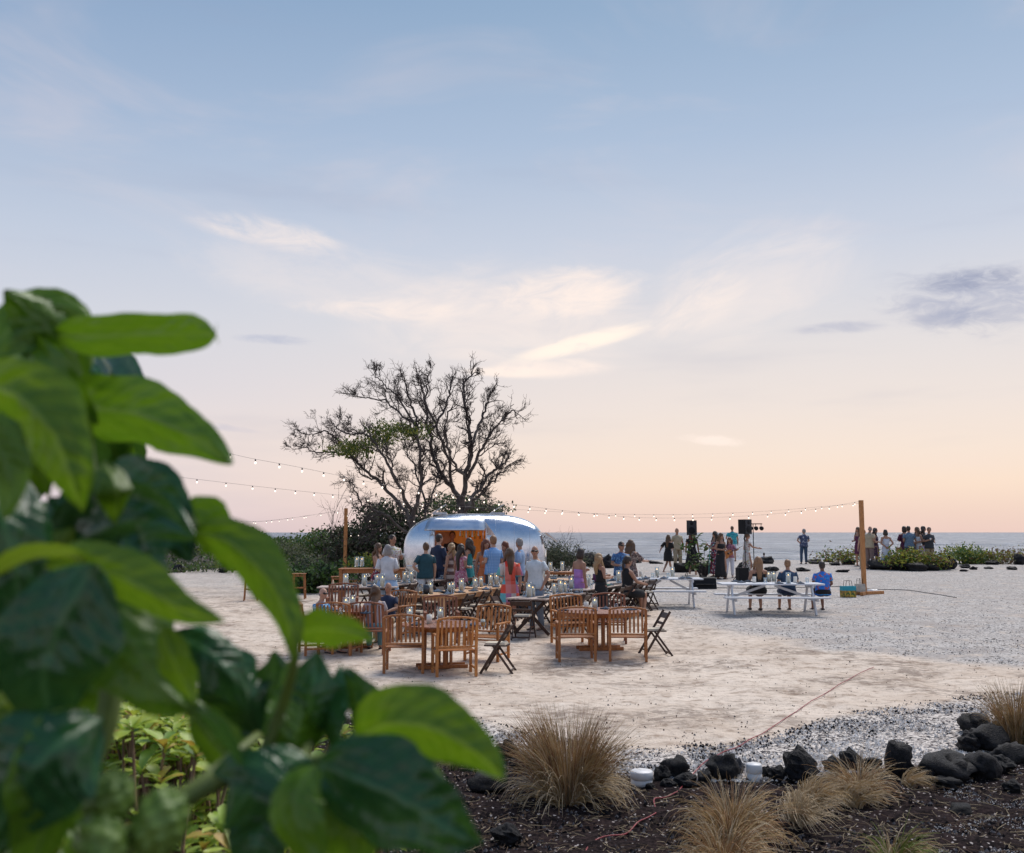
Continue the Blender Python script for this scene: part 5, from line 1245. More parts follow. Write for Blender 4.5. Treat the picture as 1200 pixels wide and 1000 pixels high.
G_bulb = MB().ell((0, 0, -.075), (.021, .021, .027), 10, 8).mesh('bulb', M_bulb)
G_sock = MB().lathe([(.014, -.045), (.016, 0)], 8).mesh('socket', M_wire)
def string(P3, label, n, seed, wire=.0025, bs=1.):
    """P3: list of control points; bulbs evenly spaced"""
    e = empty('string_lights', P3[0], 0, label, 'string lights'); P = smooth_path(P3, 14); o0 = P3[0]
    MB().tube([p - o0 for p in P], wire, 4).build('cable', M_wire, e)
    ln = [0.]
    for i in range(1, len(P)): ln.append(ln[-1] + (P[i] - P[i - 1]).length)
    n = max(4, int(ln[-1] / .62))
    for k in range(n):
        s_ = ln[-1] * (k + .5) / n; i = next(j for j in range(1, len(P)) if ln[j] >= s_); t = (s_ - ln[i - 1]) / (ln[i] - ln[i - 1]); q = P[i - 1].lerp(P[i], t) - o0
        a = obj('bulb', G_bulb, e); a.location = q; a.scale = (bs,) * 3; c_ = obj('socket', G_sock, a)
topR = Vector((pR.x, pR.y, pR.z + HR - .03)); topL = Vector((pL.x, pL.y, pL.z + HL - .04))
# depth grows toward the trees and comes back to the right pole
string([at(150, 500, 15), at(275, 533, 17), at(352, 548, 18.5), at(460, 570, 21), at(539, 581, 23), at(608, 592, 25), at(694, 602, 27), at(760, 607, 28.5), at(850, 606, 29.5), at(930, 600, 30.2), topR], 'upper string of warm bulbs from the left foreground to the right pole', 52, 1, bs=.85)
string([at(120, 548, 17), at(200, 558, 18.5), at(300, 570, 20), at(384, 579, 22), at(460, 587, 24), at(530, 593, 25.5), at(620, 598, 27.5), at(700, 602, 29), at(800, 603, 30), at(900, 599, 30.5), Vector(topR) + Vector((0, .03, -.06))], 'lower string of warm bulbs sagging between the trees and the right pole', 50, 2, bs=.75)
string([at(230, 612, 34), at(290, 612, 35.5), at(350, 606, 37), topL + Vector((0, 0, 0))], 'small far string of bulbs over the sea at left', 14, 3, bs=.8)
string([at(262, 610, 40), at(310, 611, 39), at(370, 603, 38), topL + Vector((0, .03, -.05))], 'second small far string of bulbs over the sea at left', 12, 4, bs=.75)
string([topL + Vector((.03, 0, -.02)), at(412, 628, 36.5), at(424, 622, 36), at(440, 600, 36)], 'short string of bulbs looping from the left pole into the tree', 9, 5, bs=.7)
string([at(470, 590, 31.8), at(474, 606, 31.5), at(481, 612, 31.2), at(490, 604, 31.2), at(497, 588, 31.2)], 'short loop of bulbs hanging over the trailer left shoulder', 9, 6, bs=.6)

def speaker(px, py, ptop, label, rz, wbox=.40, hpx=18, foot=None):
    p = on(px, py); s_ = FP / p.y; H = (py - ptop) / s_; hb = hpx / s_
    e = empty('speaker_stand', p, rz, label[0], 'speaker stand', 'speaker stands')
    MB().tube([(0, 0, .35), (0, 0, H - hb)], .018, 8).build('pole', M_blk, e)
    for k in range(3):
        a = 2.1 * k + .4; MB().tube([(.02 * math.cos(a), .02 * math.sin(a), .75), (.5 * math.cos(a), .5 * math.sin(a), .015)], .014, 6).build('leg', M_blk, e)
    s = empty('loudspeaker', p + Vector((0, 0, H - hb)), rz + .45, label[1], 'speaker', 'loudspeakers on stands')
    b = MB(); w2, d2 = wbox / 2, .19
    vs = [(-w2, -d2, 0), (w2, -d2, 0), (w2 * .7, d2, 0), (-w2 * .7, d2, 0)]; b.add(vs + [(x, y, hb) for x, y, z in vs], [(0, 3, 2, 1), (4, 5, 6, 7), (0, 1, 5, 4), (1, 2, 6, 5), (2, 3, 7, 6), (3, 0, 4, 7)]); b.build('cabinet', [M_blk], s)
    MB().bbox((0, -d2 - .008, hb / 2), (wbox * .92, .014, hb * .94)).build('grille', mat('grille_mesh', (.03, .03, .035), .7, bump=.4, bscale=300), s)
    MB().tube([(0, -d2 - .016, hb * .32), (0, -d2 - .022, hb * .32)], [.14, .13], 20).build('woofer', M_blk, s); MB().tube([(0, -d2 - .016, hb * .78), (0, -d2 - .022, hb * .78)], [.07, .06], 16).build('tweeter', M_blk, s)
    return e, s
_sd = speaker
speaker(811, 676, 611, ('tripod stand holding the loudspeaker beside the big leafed plant', 'loudspeaker with brown side on a stand by the big leafed plant'), -.5, .42, 17)
speaker(874, 682, 610, ('tripod stand holding the black loudspeaker next to the light bar', 'black loudspeaker on a stand next to the light bar'), .2, .40, 17)
p = on(884, 676); e = empty('light_stand', p, 0, 'thin stand with a crossbar carrying four round stage lamps', 'light stand'); Hh = (676 - 615) / (FP / p.y)
MB().tube([(0, 0, .3), (0, 0, Hh)], .018, 8).build('pole', M_blk, e); MB().bar((-.38, 0, Hh), (.38, 0, Hh), .04, .04).build('crossbar', mat('bar_rust', (.16, .07, .05), .6), e)
for k in range(3): a = 2.1 * k; MB().tube([(0, 0, .6), (.42 * math.cos(a), .42 * math.sin(a), .015)], .013, 6).build('leg', M_blk, e)
for k in range(4):
    x = -.34 + .225 * k; l_ = MB().tube([(x, .06, Hh - .17), (x, -.09, Hh - .19)], [.07, .09], 14, 0, (1, 0, 0)).build('stage_lamp', M_blk, e); MB().bar((x, 0, Hh - .02), (x, 0, Hh - .1), .03, .02).build('bracket', M_blk, l_)
p = on(824, 690); e = empty('floor_monitor', p, .1, 'black wedge floor monitor on the sand before the guitarist', 'speaker')
b = MB(); w2 = .42; sec = [(-.22, 0), (.2, 0), (.2, .28), (.02, .40), (-.12, .36)]
b.add([(sx * w2, y, z) for sx in (-1, 1) for y, z in sec], [(0, 1, 2, 3, 4), (9, 8, 7, 6, 5)] + [(i, 5 + i, 5 + (i + 1) % 5, (i + 1) % 5) for i in range(5)]); b.build('cabinet', M_blk, e); MB().bar((-.32, -.19, .16), (.32, -.19, .16), .18, .012, (0, 0, 1)).build('grille', mat('grille_mesh', (.03, .03, .035)), e)
MB().tube([(-.1, .1, .33), (-.1, .1, .44), (.1, .1, .44), (.1, .1, .33)], .012, 6).build('handle', M_blk, e)
p = on(870, 683); e = empty('equipment_case', p, .3, 'black equipment case standing behind the right picnic table', 'case'); MB().bbox((0, 0, .28), (.42, .3, .56), None, 0, .02).build('case_body', M_blk, e); MB().tube([(-.1, 0, .56), (-.1, 0, .62), (.1, 0, .62), (.1, 0, .56)], .012, 6).build('handle', M_blk, e)
p = on(850, 680) + Vector((-.32, 0, 0)); e = empty('microphone_stand', gp(p.x - .35, p.y - .1), 0, 'teal microphone stand left of the guitarist', 'mic stand')
MB().lathe([(.13, 0), (.12, .02), (.015, .03)], 14).build('base', M_blk, e); MB().tube([(0, 0, .02), (.06, 0, 1.25), (.25, 0, 1.40)], .011, 6).build('pole', mat('teal_metal', (.10, .35, .34), .4, .5), e); MB().ell((.28, 0, 1.41), (.045, .03, .03), 10, 8).build('microphone', M_blk, e)
# bags by the right pole
M_bt = mat('bag_teal', (.02, .30, .38), .7, var=.05)
def floral(name, base, cols, scale=14, thr=.5, rough=.8):
    if name in _M: return _M[name]
    m = bpy.data.materials.new(name); m.use_nodes = True; _M[name] = m; t = NT(m.node_tree); bs = t.n['Principled BSDF']; co = t.new('ShaderNodeTexCoord').outputs['Object']
    c = tuple(base) + (1,)
    for i, q in enumerate(cols):
        n = t.noise(t.mapping(co, (1, 1, 1), loc=(i * 13.1, i * 7.3, i * 3.7)), scale * (1 + .3 * i), 2, .5)
        c = t.mix(t.mrange(n, thr + .03, thr + .07), c, tuple(q) + (1,))
    t.put(bs.inputs['Base Color'], c); bs.inputs['Roughness'].default_value = rough; return m
def checks(name, cols, sx, sz, rough=.85):
    if name in _M: return _M[name]
    m = bpy.data.materials.new(name); m.use_nodes = True; _M[name] = m; t = NT(m.node_tree); bs = t.n['Principled BSDF']; co = t.new('ShaderNodeTexCoord').outputs['Object']
    x, y, z = t.sep(co); v = t.combine(t.math('FLOOR', t.math('MULTIPLY', x, sx)), t.math('FLOOR', t.math('MULTIPLY', y, sx * .5)), t.math('FLOOR', t.math('MULTIPLY', z, sz)))
    wn = t.new('ShaderNodeTexWhiteNoise'); t.put(wn.inputs[0], v)
    n = len(cols); t.put(bs.inputs['Base Color'], t.ramp(wn.outputs[0], [(i / n, tuple(c) + (1,)) for i, c in enumerate(cols)], 'CONSTANT')); bs.inputs['Roughness'].default_value = rough; return m
def plaid(name, c1, c2, c3, f=26):
    if name in _M: return _M[name]
    m = bpy.data.materials.new(name); m.use_nodes = True; _M[name] = m; t = NT(m.node_tree); bs = t.n['Principled BSDF']; co = t.new('ShaderNodeTexCoord').outputs['Object']
    x, y, z = t.sep(co); g = lambda a: t.math('GREATER_THAN', t.math('FRACT', t.math('MULTIPLY', a, f)), .62)
    c = t.mix(t.math('MULTIPLY', g(x), .6), tuple(c1) + (1,), tuple(c2) + (1,)); c = t.mix(t.math('MULTIPLY', g(z), .6), c, tuple(c3) + (1,)); t.put(bs.inputs['Base Color'], c); bs.inputs['Roughness'].default_value = .85; return m
def tote(px, py, wd, hh, m1, m2, label, name='tote_bag'):
    p = on(px, py); e = empty(name, p, .15, label, 'bag', 'bags on the sand by the pole'); b = MB(); w2, d = wd / 2, .11
    b.add([(-w2, -d, 0), (w2, -d, 0), (w2, d, 0), (-w2, d, 0), (-w2 * 1.05, -d * .8, hh), (w2 * 1.05, -d * .8, hh), (w2 * 1.05, d * .8, hh), (-w2 * 1.05, d * .8, hh), (-w2 * 1.03, -d, hh * .6), (w2 * 1.03, -d, hh * .6), (w2 * 1.03, d, hh * .6), (-w2 * 1.03, d, hh * .6)],
          [(0, 3, 2, 1), (0, 1, 9, 8), (1, 2, 10, 9), (2, 3, 11, 10), (3, 0, 8, 11)]); b.add(b.v[8:12] + b.v[4:8], [(0, 1, 5, 4), (1, 2, 6, 5), (2, 3, 7, 6), (3, 0, 4, 7), (4, 5, 6, 7)], 1)
    b.build('bag_body', [m1, m2], e)
    for sy in (-1, 1): MB().tube([(-w2 * .5, sy * d * .7, hh - .02), (-w2 * .4, sy * d * .7, hh + .16), (w2 * .4, sy * d * .7, hh + .16), (w2 * .5, sy * d * .7, hh - .02)], .009, 6).build('handle', M_blk, e)
tote(994, 700, .42, .34, floral('bag_print', (.30, .17, .04), [(.5, .35, .05), (.05, .12, .03)], 12), M_bt, 'printed beach bag with turquoise top and gold brown base')
tote(1008, 697, .26, .34, mat('bag_cream', (.5, .46, .4), .8), mat('bag_cream', (.5, .46, .4), .8), 'cream bag leaning against the foot of the right pole')
p = on(1022, 695); o = MB().ell((0, 0, .05), (.24, .14, .07), 18, 10, 0, None, .5, 3, 3).build('cloth', M_pw); o.location = p; tag(o, 'crumpled white cloth behind the pole foot', 'cloth')
# ================================================================== PEOPLE
SKIN = [mat('skin_fair', (.52, .30, .21), .55, var=.06), mat('skin_tan', (.40, .21, .135), .55, var=.06), mat('skin_brown', (.22, .105, .065), .55, var=.06)]
HAIRM = dict(dark=mat('hair_dark', (.020, .014, .012), .5, stretch=(20, 20, 2), col2=(.045, .028, .02)), brown=mat('hair_brown', (.075, .038, .020), .5, stretch=(20, 20, 2), col2=(.13, .07, .035)),
    auburn=mat('hair_auburn', (.11, .03, .015), .5, stretch=(20, 20, 2), col2=(.17, .05, .02)), blond=mat('hair_blond', (.42, .27, .13), .5, stretch=(20, 20, 2), col2=(.24, .14, .07)),
    grey=mat('hair_grey', (.30, .28, .27), .6, stretch=(20, 20, 2), col2=(.18, .17, .17)), sandy=mat('hair_sandy', (.20, .10, .05), .5, stretch=(20, 20, 2), col2=(.28, .15, .07)))
M_eye = mat('eye_dark', (.02, .015, .015), .3); M_lip = mat('lip', (.42, .13, .11), .5); M_shoe = mat('shoe_dark', (.04, .03, .03), .6); M_sun = mat('sunglasses', (.01, .01, .012), .15)
def cl(name, c, var=.08, **k): return mat('cloth_' + name, c, .85, var=var, bump=.25, bscale=14, **k)
_pc = 0
def person(px, top, Y, rz, label, h=None, skin=0, hair='dark', hs='short', pose='stand', arms=('down', 'down'), up=None, low=None, dress=None, foot=None, build=1., lean=0., hd=0., shoes=M_shoe, group=None, glasses=False, x=None, fine=False, kids=(), sleeve=None, length=None, strap=True, beard=None):
    """px: column of the head; top: row of the top of the head; Y depth (None: from foot row). Body faces local -y."""
    global _pc; _pc += 1; random.seed(900 + _pc)
    if foot: p = on(px, foot); Y = p.y
    X = dpx(px, Y); gz = G(X, Y)
    topz = at(px, top, Y).z
    sit = pose == 'sit'
    Ht = (topz - gz) / (.765 if sit else 1.) ; Ht = max(1.35, min(Ht, 2.02)); k = Ht / 1.75; bw_ = build
    if sit: k = min(k, 1.06)
    e = empty('person', (X, Y, gz), rz, label, 'person', group)
    sk = SKIN[skin]
    if not sit: hd += random.gauss(0, .32); lean += random.gauss(.015, .04); e.rotation_euler.y = random.gauss(0, .018)
    def crease(c, a=.011):
        c.v = [tuple(Vector(v) + noise.noise_vector(Vector((v[0] * 9, v[1] * 9, v[2] * 6 + _pc))) * a) for v in c.v]; return c
    dz = -.44 if sit else 0.
    if sit: dz = (topz - gz) / k - 1.75 + .0
    RL = Matrix.Rotation(lean, 3, 'X')
    def U(v):                                                     # upper body: lean about the pelvis
        q = Vector(v) - Vector((0, 0, .93)); q = RL @ q; return (q + Vector((0, 0, .93 + dz))) * k
    def Lw(v): return Vector(v) * k
    hipz = .92 + dz
    KB = random.uniform(.0, .11); KS = random.choice((-1, 1)); legs = []
    for s in (-1, 1):
        if sit: pts = [(s * .09, .0, hipz), (s * .12, -.40, hipz - .02 + .02 * s), (s * .12, -.42 - .05 * s, .30), (s * .12, -.40 - .06 * s, .075)]
        elif pose == 'walk': pts = [(s * .09, 0, .92), (s * .10, -.10 * s - .06, .50), (s * .10, .02 * 1 + (.22 if s > 0 else -.16), .30 if s > 0 else .29), (s * .10, .30 if s > 0 else -.22, .12 if s > 0 else .075)]
        else:
            kb = KB if s == KS else 0.
            pts = [(s * .09, 0, .92), (s * (.105 + kb * .3), -.015 - kb, .50), (s * (.11 + kb * .5), .005 - kb * .5, .29), (s * (.11 + kb * .6), .02 - kb * .3, .075)]
        legs.append([Lw(q) for q in pts])
    AP = dict(down=((.235, .02, 1.14), (.25, -.03, .89), (0, -.25, -1)), front=((.235, .03, 1.15), (.10, -.24, 1.12), (-.5, -.8, .2)), hold=((.24, .0, 1.15), (.13, -.26, 1.22), (-.3, -.8, .4)),
              behind=((.27, .13, 1.14), (.05, .17, .98), (-1, .1, -.3)), reach=((.27, -.12, 1.20), (.27, -.38, 1.16), (0, -1, .1)), pocket=((.27, .06, 1.15), (.20, -.04, .94), (-.2, -.3, -1)),
              hip=((.33, .09, 1.16), (.17, .03, 1.03), (-.6, -.2, -.5)), table=((.24, -.10, 1.18), (.14, -.34, 1.12), (-.3, -1, -.1)), lap=((.24, -.02, 1.14), (.13, -.24, 1.0), (-.3, -.9, -.2)),
              side=((.30, -.02, 1.22), (.46, -.14, 1.10), (.7, -.4, -.1)), back=((.24, .16, 1.2), (.26, .32, 1.02), (0, .5, -.8)), chest=((.25, -.06, 1.17), (.03, -.2, 1.3), (-.9, -.3, .3)), guitarL=((.27, -.08, 1.18), (.36, -.32, 1.22), (.1, -.7, .5)), guitarR=((.28, -.02, 1.16), (.06, -.24, 1.08), (-.6, -.4, -.5)))
    sh = .168 * bw_
    b = MB()
    female = hs in ('long', 'bob', 'wavy', 'tied') and dress is not None or (low is not None and low[0] == 'skirt') or hs in ('long', 'wavy')
    wa = .125 * bw_ if female else .145 * bw_
    tor = [((0, .0, .86), (.155 * bw_, .105)), ((0, .0, .93), (.170 * bw_, .115)), ((0, .0, 1.02), (wa + .02, .10 * bw_)), ((0, -.005, 1.12), (wa, .095 * bw_)), ((0, -.01, 1.24), (.155 * bw_, .108 * bw_)), ((0, -.005, 1.34), (.175 * bw_, .105 * bw_)), ((0, .005, 1.41), (.165 * bw_, .085)), ((0, .01, 1.455), (.095, .065)), ((0, .005, 1.49), (.052, .054)), ((0, -.005, 1.56), (.048, .052))]
    b.tube([U(q) for q, r in tor], [(r[0] * k, r[1] * k) for q, r in tor], 16, 0, (1, 0, 0))
    hc = U((0, -.015, 1.64)); HR = Matrix.Rotation(hd, 3, 'Z') @ Matrix.Rotation(lean * .5, 3, 'X')
    def Hd(v): return hc + HR @ (Vector(v) * k)
    b.ell(hc, (.074 * k, .094 * k, .112 * k), 16, 12, 0, HR); b.ell(Hd((0, -.03, -.065)), (.050 * k, .058 * k, .055 * k), 12, 8, 0, HR)
    b.ell(Hd((0, -.098, -.015)), (.013 * k, .022 * k, .024 * k), 8, 6, 0, HR)
    for s in (-1, 1): b.ell(Hd((s * .077, .005, -.012)), (.010 * k, .020 * k, .030 * k), 8, 6, 0, HR)
    AJ = []
    for s, a in zip((-1, 1), arms):
        el, wr, hdv = AP[a]
        S = U((s * sh, .01, 1.385)); E = U((s * el[0] * (bw_ * .5 + .5), el[1], el[2])); Wp = U((s * wr[0] * (bw_ * .5 + .5), wr[1], wr[2])); AJ.append((S, E, Wp))
        b.tube([U((s * sh * .6, .01, 1.40)), S, S.lerp(E, .5), E, E.lerp(Wp, .35), Wp], [.05 * k, .055 * k, .045 * k, .038 * k, .040 * k, .026 * k], 10)
        d = (RL @ Vector((s * hdv[0], hdv[1], hdv[2]))).normalized(); d0 = (Wp - E).normalized(); d = (d + d0).normalized()
        pn = Vector((s * 1., 0, .2)) if abs(d.x) < .7 else Vector((0, -1, 0)); sd_ = d.cross(pn).normalized(); pn = sd_.cross(d).normalized()
        # palm, four fingers of unequal length, thumb off the side of the palm
        b.tube([Wp - d * .01 * k, Wp + d * .03 * k, Wp + d * .085 * k], [(.024 * k, .018 * k), (.034 * k, .017 * k), (.038 * k, .015 * k)], 8, 0, sd_)
        for j, (o_, L_) in enumerate(((-.027, .060), (-.009, .075), (.009, .070), (.027, .054))):
            f0 = Wp + d * .078 * k + sd_ * o_ * k; f1 = f0 + (d * .5 * L_ - pn * .12 * L_ * s) * k; f2 = f1 + (d * .38 * L_ - pn * .35 * L_ * s) * k; b.tube([f0, f1, f2], [.0095 * k, .009 * k, .007 * k], 6)
        t0 = Wp + d * .02 * k - sd_ * .028 * k; t1 = t0 + (d * .030 - sd_ * .028) * k; b.tube([t0, t1, t1 + (d * .028 - sd_ * .006) * k], [.012 * k, .010 * k, .008 * k], 6)
    for s, L in zip((-1, 1), legs):
        th = 1.12 if female else 1.
        b.tube([L[0] + Vector((0, 0, .03 * k)), L[0].lerp(L[1], .4), L[1], L[1].lerp(L[3], .3), L[3]], [.088 * k * th * bw_ ** .5, .076 * k * th, .052 * k, .052 * k, .033 * k], 12)
        A = L[3]; tdown = .05 * k if not (pose == 'walk' and s > 0) else .09 * k
        b.tube([A + Vector((0, .045 * k, -.045 * k)), A + Vector((0, -.01 * k, -.035 * k)), A + Vector((0, -.10 * k, -.052 * k)), A + Vector((0, -.175 * k, -.06 * k))], [(.030 * k, .028 * k), (.038 * k, .036 * k), (.044 * k, .022 * k), (.030 * k, .013 * k)], 10, 0, (1, 0, 0))
    body = b.build('body', sk, e)
    md = body.modifiers.new('one_skin', 'REMESH'); md.mode = 'VOXEL'; md.voxel_size = .0095 if fine else .0125; md.use_smooth_shade = True; bake(body)
    body.data.materials.clear(); body.data.materials.append(sk)
    # face
    f = MB()
    if glasses: f.tube([Hd((-.07, -.05, .012)), Hd((-.045, -.094, .010)), Hd((0, -.104, .012)), Hd((.045, -.094, .010)), Hd((.07, -.05, .012))], [(.006 * k, .012 * k), (.010 * k, .022 * k), (.006 * k, .008 * k), (.010 * k, .022 * k), (.006 * k, .012 * k)], 8); f.build('sunglasses', M_sun, e)
    else:
        for s in (-1, 1): MB().ell(Hd((s * .031, -.082, .004)), (.013 * k, .010 * k, .008 * k), 8, 6, 0, HR).build('eye', M_eye, body)
    MB().ell(Hd((0, -.088, -.058)), (.024 * k, .010 * k, .009 * k), 8, 6, 0, HR).build('mouth', M_lip, body)
    if beard: MB().ell(Hd((0, -.045, -.075)), (.054 * k, .055 * k, .045 * k), 12, 8, 0, HR, .15, _pc).build('beard', HAIRM[beard], e)
    # hair
    hm = HAIRM[hair]; hb = MB()
    if hs == 'bald':
        hb.ell(Hd((0, .018, -.02)), (.080 * k, .086 * k, .055 * k), 14, 8, 0, HR, .12, _pc, 5)
    else:
        g_ = 1.0 if hs == 'short' else 1.09
        hb.ell(Hd((0, .014, .022)), (.083 * k * g_, .096 * k * g_, .100 * k * g_), 18, 12, 0, HR, .10, _pc, 4)
        if hs == 'short': hb.ell(Hd((0, .035, -.02)), (.078 * k, .068 * k, .075 * k), 12, 8, 0, HR, .1, _pc, 5)
        elif hs == 'bob': hb.tube([Hd((0, .018, .06)), Hd((0, .028, 0)), Hd((0, .036, -.06)), Hd((0, .04, -.125)), Hd((0, .042, -.15))], [(.07 * k, .07 * k), (.098 * k, .082 * k), (.105 * k, .078 * k), (.098 * k, .07 * k), (.06 * k, .04 * k)], 22, 0, HR @ Vector((1, 0, 0)), True, True, .06, 9, _pc)
        elif hs == 'tied': hb.ell(Hd((0, .10, .0)), (.045 * k, .045 * k, .05 * k), 12, 8, 0, HR, .1, _pc); hb.tube([Hd((0, .11, -.01)), Hd((0, .13, -.1)), Hd((0, .11, -.3))], [.03 * k, .035 * k, .012 * k], 10)
        else:
            Lh = {'long': .40, 'wavy': .34, 'vlong': .58}[hs if hs in ('long', 'wavy', 'vlong') else 'long']; fo = .22 if hs == 'wavy' else .10; wv = 1.18 if hs == 'wavy' else 1.
            nn_ = 8; P = []; Rr = []
            for i in range(nn_ + 1):
                t = i / nn_; q = Hd((0, .03, .05)).lerp(Hd((0, .05, -.13)), min(1, t * 2.2)) if t < .455 else U((0, .085 + .03 * math.sin(3 * t), 1.50 - (t - .455) / .545 * (Lh - .08)))
                P.append(q); w_ = (.075 + .04 * math.sin(math.pi * min(1, t * 1.5 + .1))) * wv; Rr.append((w_ * k * (1 - .45 * t ** 3), (.078 - .045 * t) * k))
            hb.tube(P, Rr, 24, 0, HR @ Vector((1, 0, 0)), True, True, fo, 8, _pc)
            for s in (-1, 1): hb.tube([Hd((s * .07, .0, .04)), Hd((s * .088, -.01, -.04)), U((s * .10, -.035, 1.46)), U((s * .105, -.07, 1.36)), U((s * .10, -.085, 1.28))], [.022 * k, .028 * k, .032 * k, .026 * k, .010 * k], 8, 0, None, True, True, .2, 3)
    hb.build('hair', hm, e)
    # clothing
    def shirt(m, sleeve='short', z0=.86, tight=1., flare=1.06, v=True, hem=.0):
        c = MB(); rows = [((0, 0, z0), (.185 * bw_ * flare, .132 * flare * bw_ ** .6))] + [(q, (r[0] + .016, r[1] + .020)) for q, r in tor if z0 + .03 < q[2] < 1.43] + [((0, .008, 1.448), (.105, .078)), ((0, .006, 1.472), (.068, .066))]
        rows = [(q, (r[0] * tight if i else r[0], r[1])) for i, (q, r) in enumerate(rows)]
        c.tube([U(q) for q, r in rows], [(r[0] * k, r[1] * k) for q, r in rows], 20, 0, (1, 0, 0), True, True, -.0)
        if sleeve != 'none':
            fr = {'short': .62, 'cap': .3, 'elbow': .95, 'long': 1.9}[sleeve]
            for S, E, Wp in AJ:
                s0 = S.lerp(U((0, .01, 1.38)), .35); pts = [s0, S, S.lerp(E, min(1, fr) * .6), S.lerp(E, min(1, fr))]; rr = [.050 * k, .060 * k, .059 * k, .058 * k * (1.08 if fr < 1 else .85)]
                if fr > 1: pts += [E.lerp(Wp, .5), E.lerp(Wp, fr - 1)]; rr += [.048 * k, .040 * k]
                c.tube(pts, rr, 12, 0, None, True, True, .05, 3)
        return crease(c).build('shirt', m, e)
    def pants(m, end=.12, nm='trousers', wide=1.):
        c = MB(); hp = [((0, 0, .98), (.165 * bw_, .118)), ((0, 0, .92), (.182 * bw_, .130)), ((0, .0, .84), (.178 * bw_, .126))]
        if sit: hp = [((0, .02, 1.0), (.165 * bw_, .12)), ((0, .02, .92), (.19 * bw_, .15)), ((0, .0, .86), (.18 * bw_, .13))]
        c.tube([Vector((0, 0, dz * k)) + Vector(q) * k for q, r in hp], [(r[0] * k, r[1] * k) for q, r in hp], 18, 0, (1, 0, 0))
        for L in legs:
            pts = [L[0] + Vector((0, 0, -.02 * k)), L[0].lerp(L[1], .45), L[1]]; rr = [.100 * k, .092 * k * wide, .074 * k * wide]
            if end == 'short': pts = [pts[0], pts[1], L[0].lerp(L[1], .86)]; rr = [.100 * k, .098 * k, .094 * k]
            else: pts += [L[1].lerp(L[3], .5), L[1].lerp(L[3], .97)]; rr += [.064 * k * wide, .056 * k * wide]
            c.tube(pts, rr, 14, 0, None, True, True, .04, 4)
        return crease(c).build('shorts' if end == 'short' else nm, m, e)
    def gown(m, top_z, hem, flare, wst=1., fold=.07, sl='none', belt=None, nf=9):
        c = MB(); rows = [(q, (r[0] + .013, r[1] + .016)) for q, r in tor if 1.0 < q[2] <= top_z]
        if top_z > 1.45: rows += [((0, .006, 1.46), (.085, .07))]
        rows = rows[::-1]; c.tube([U(q) for q, r in rows], [(r[0] * k, r[1] * k) for q, r in rows], 20, 0, (1, 0, 0))
        if sit:
            for L in legs: c.tube([L[0] + Vector((0, 0, 0)), L[0].lerp(L[1], .6), L[1] + Vector((0, -.03, 0)), L[1].lerp(L[3], .25)], [.115 * k, .115 * k, .10 * k, .10 * k], 14, 0, None, True, True, .05, 5)
            c.tube([U((0, 0, 1.05)), U((0, 0, .95)), U((0, 0, .86))], [(.155 * k, .12 * k), (.185 * k, .15 * k), (.19 * k, .16 * k)], 18, 0, (1, 0, 0))
        else:
            n = 7; P = []; Rr = []
            for i in range(n + 1):
                t = i / n; z = 1.04 + (hem - 1.04) * t; hipw = min(1, t * 3.2 * (1.04 - hem) / .5)
                P.append(U((0, 0, z)) if z > .93 else Lw((0, .005, z)))
                wx = (wa + .035) + (.172 * bw_ + .02 - wa - .035) * sstep(hipw) + flare * max(0, t - .15); Rr.append((wx * k, (.122 + .022 * sstep(hipw) + flare * .85 * max(0, t - .15)) * k))
            c.tube(P, Rr, 40, 0, (1, 0, 0), True, True, fold, nf, _pc)
        if sl != 'none':
            fr = {'cap': .35, 'short': .62, 'elbow': 1., 'long': 1.9}[sl]
            for S, E, Wp in AJ:
                pts = [S.lerp(U((0, .01, 1.38)), .35), S, S.lerp(E, min(1, fr))]; rr = [.048 * k, .060 * k, (.080 if sl in ('elbow',) else .056) * k]
                if fr > 1: pts += [E.lerp(Wp, .5), E.lerp(Wp, .9)]; rr += [.05 * k, .045 * k]
                c.tube(pts, rr, 12, 0, None, True, True, .06, 4)
        o = crease(c, .008).build('dress', m, e)
        if strap and top_z < 1.40:
            for s in (-1, 1): MB().tube([U((s * .09, -.10, 1.30)), U((s * .09, -.05, 1.425)), U((s * .08, .04, 1.435)), U((s * .08, .10, 1.32))], .012 * k, 6).build('strap', m, e)
        return o
    if dress: gown(*dress[:1], **dress[1])
    if low:
        if low[0] == 'trousers': pants(low[1], wide=low[2] if len(low) > 2 else 1.)
        elif low[0] == 'shorts': pants(low[1], 'short')
        elif low[0] == 'skirt':
            c = MB(); hem = low[2]; n = 6; P = []; Rr = []
            for i in range(n + 1):
                t = i / n; z = 1.02 + (hem - 1.02) * t; P.append(Vector((0, 0, (z + dz) * k))); Rr.append(((.15 + .05 * min(1, t * 2) + .08 * t) * k * bw_, (.12 + .03 * min(1, t * 2) + .08 * t) * k))
            c.tube(P, Rr, 36, 0, (1, 0, 0), True, True, .08, 10, _pc).build('skirt', low[1], e)
    if up: shirt(up[0], **(up[1] if len(up) > 1 else {}))
    if shoes is not None:
        for s, L in zip((-1, 1), legs):
            A = L[3]; MB().tube([A + Vector((0, .055 * k, -.048 * k)), A + Vector((0, -.01 * k, -.045 * k)), A + Vector((0, -.10 * k, -.058 * k)), A + Vector((0, -.185 * k, -.062 * k))], [(.034 * k, .028 * k), (.043 * k, .032 * k), (.050 * k, .020 * k), (.034 * k, .012 * k)], 10, 0, (1, 0, 0)).build('shoe', shoes, e)
    e['_k'] = k
    PEOPLE.append((e, AJ)); return e, AJ, k
PEOPLE = []
B = R(180)
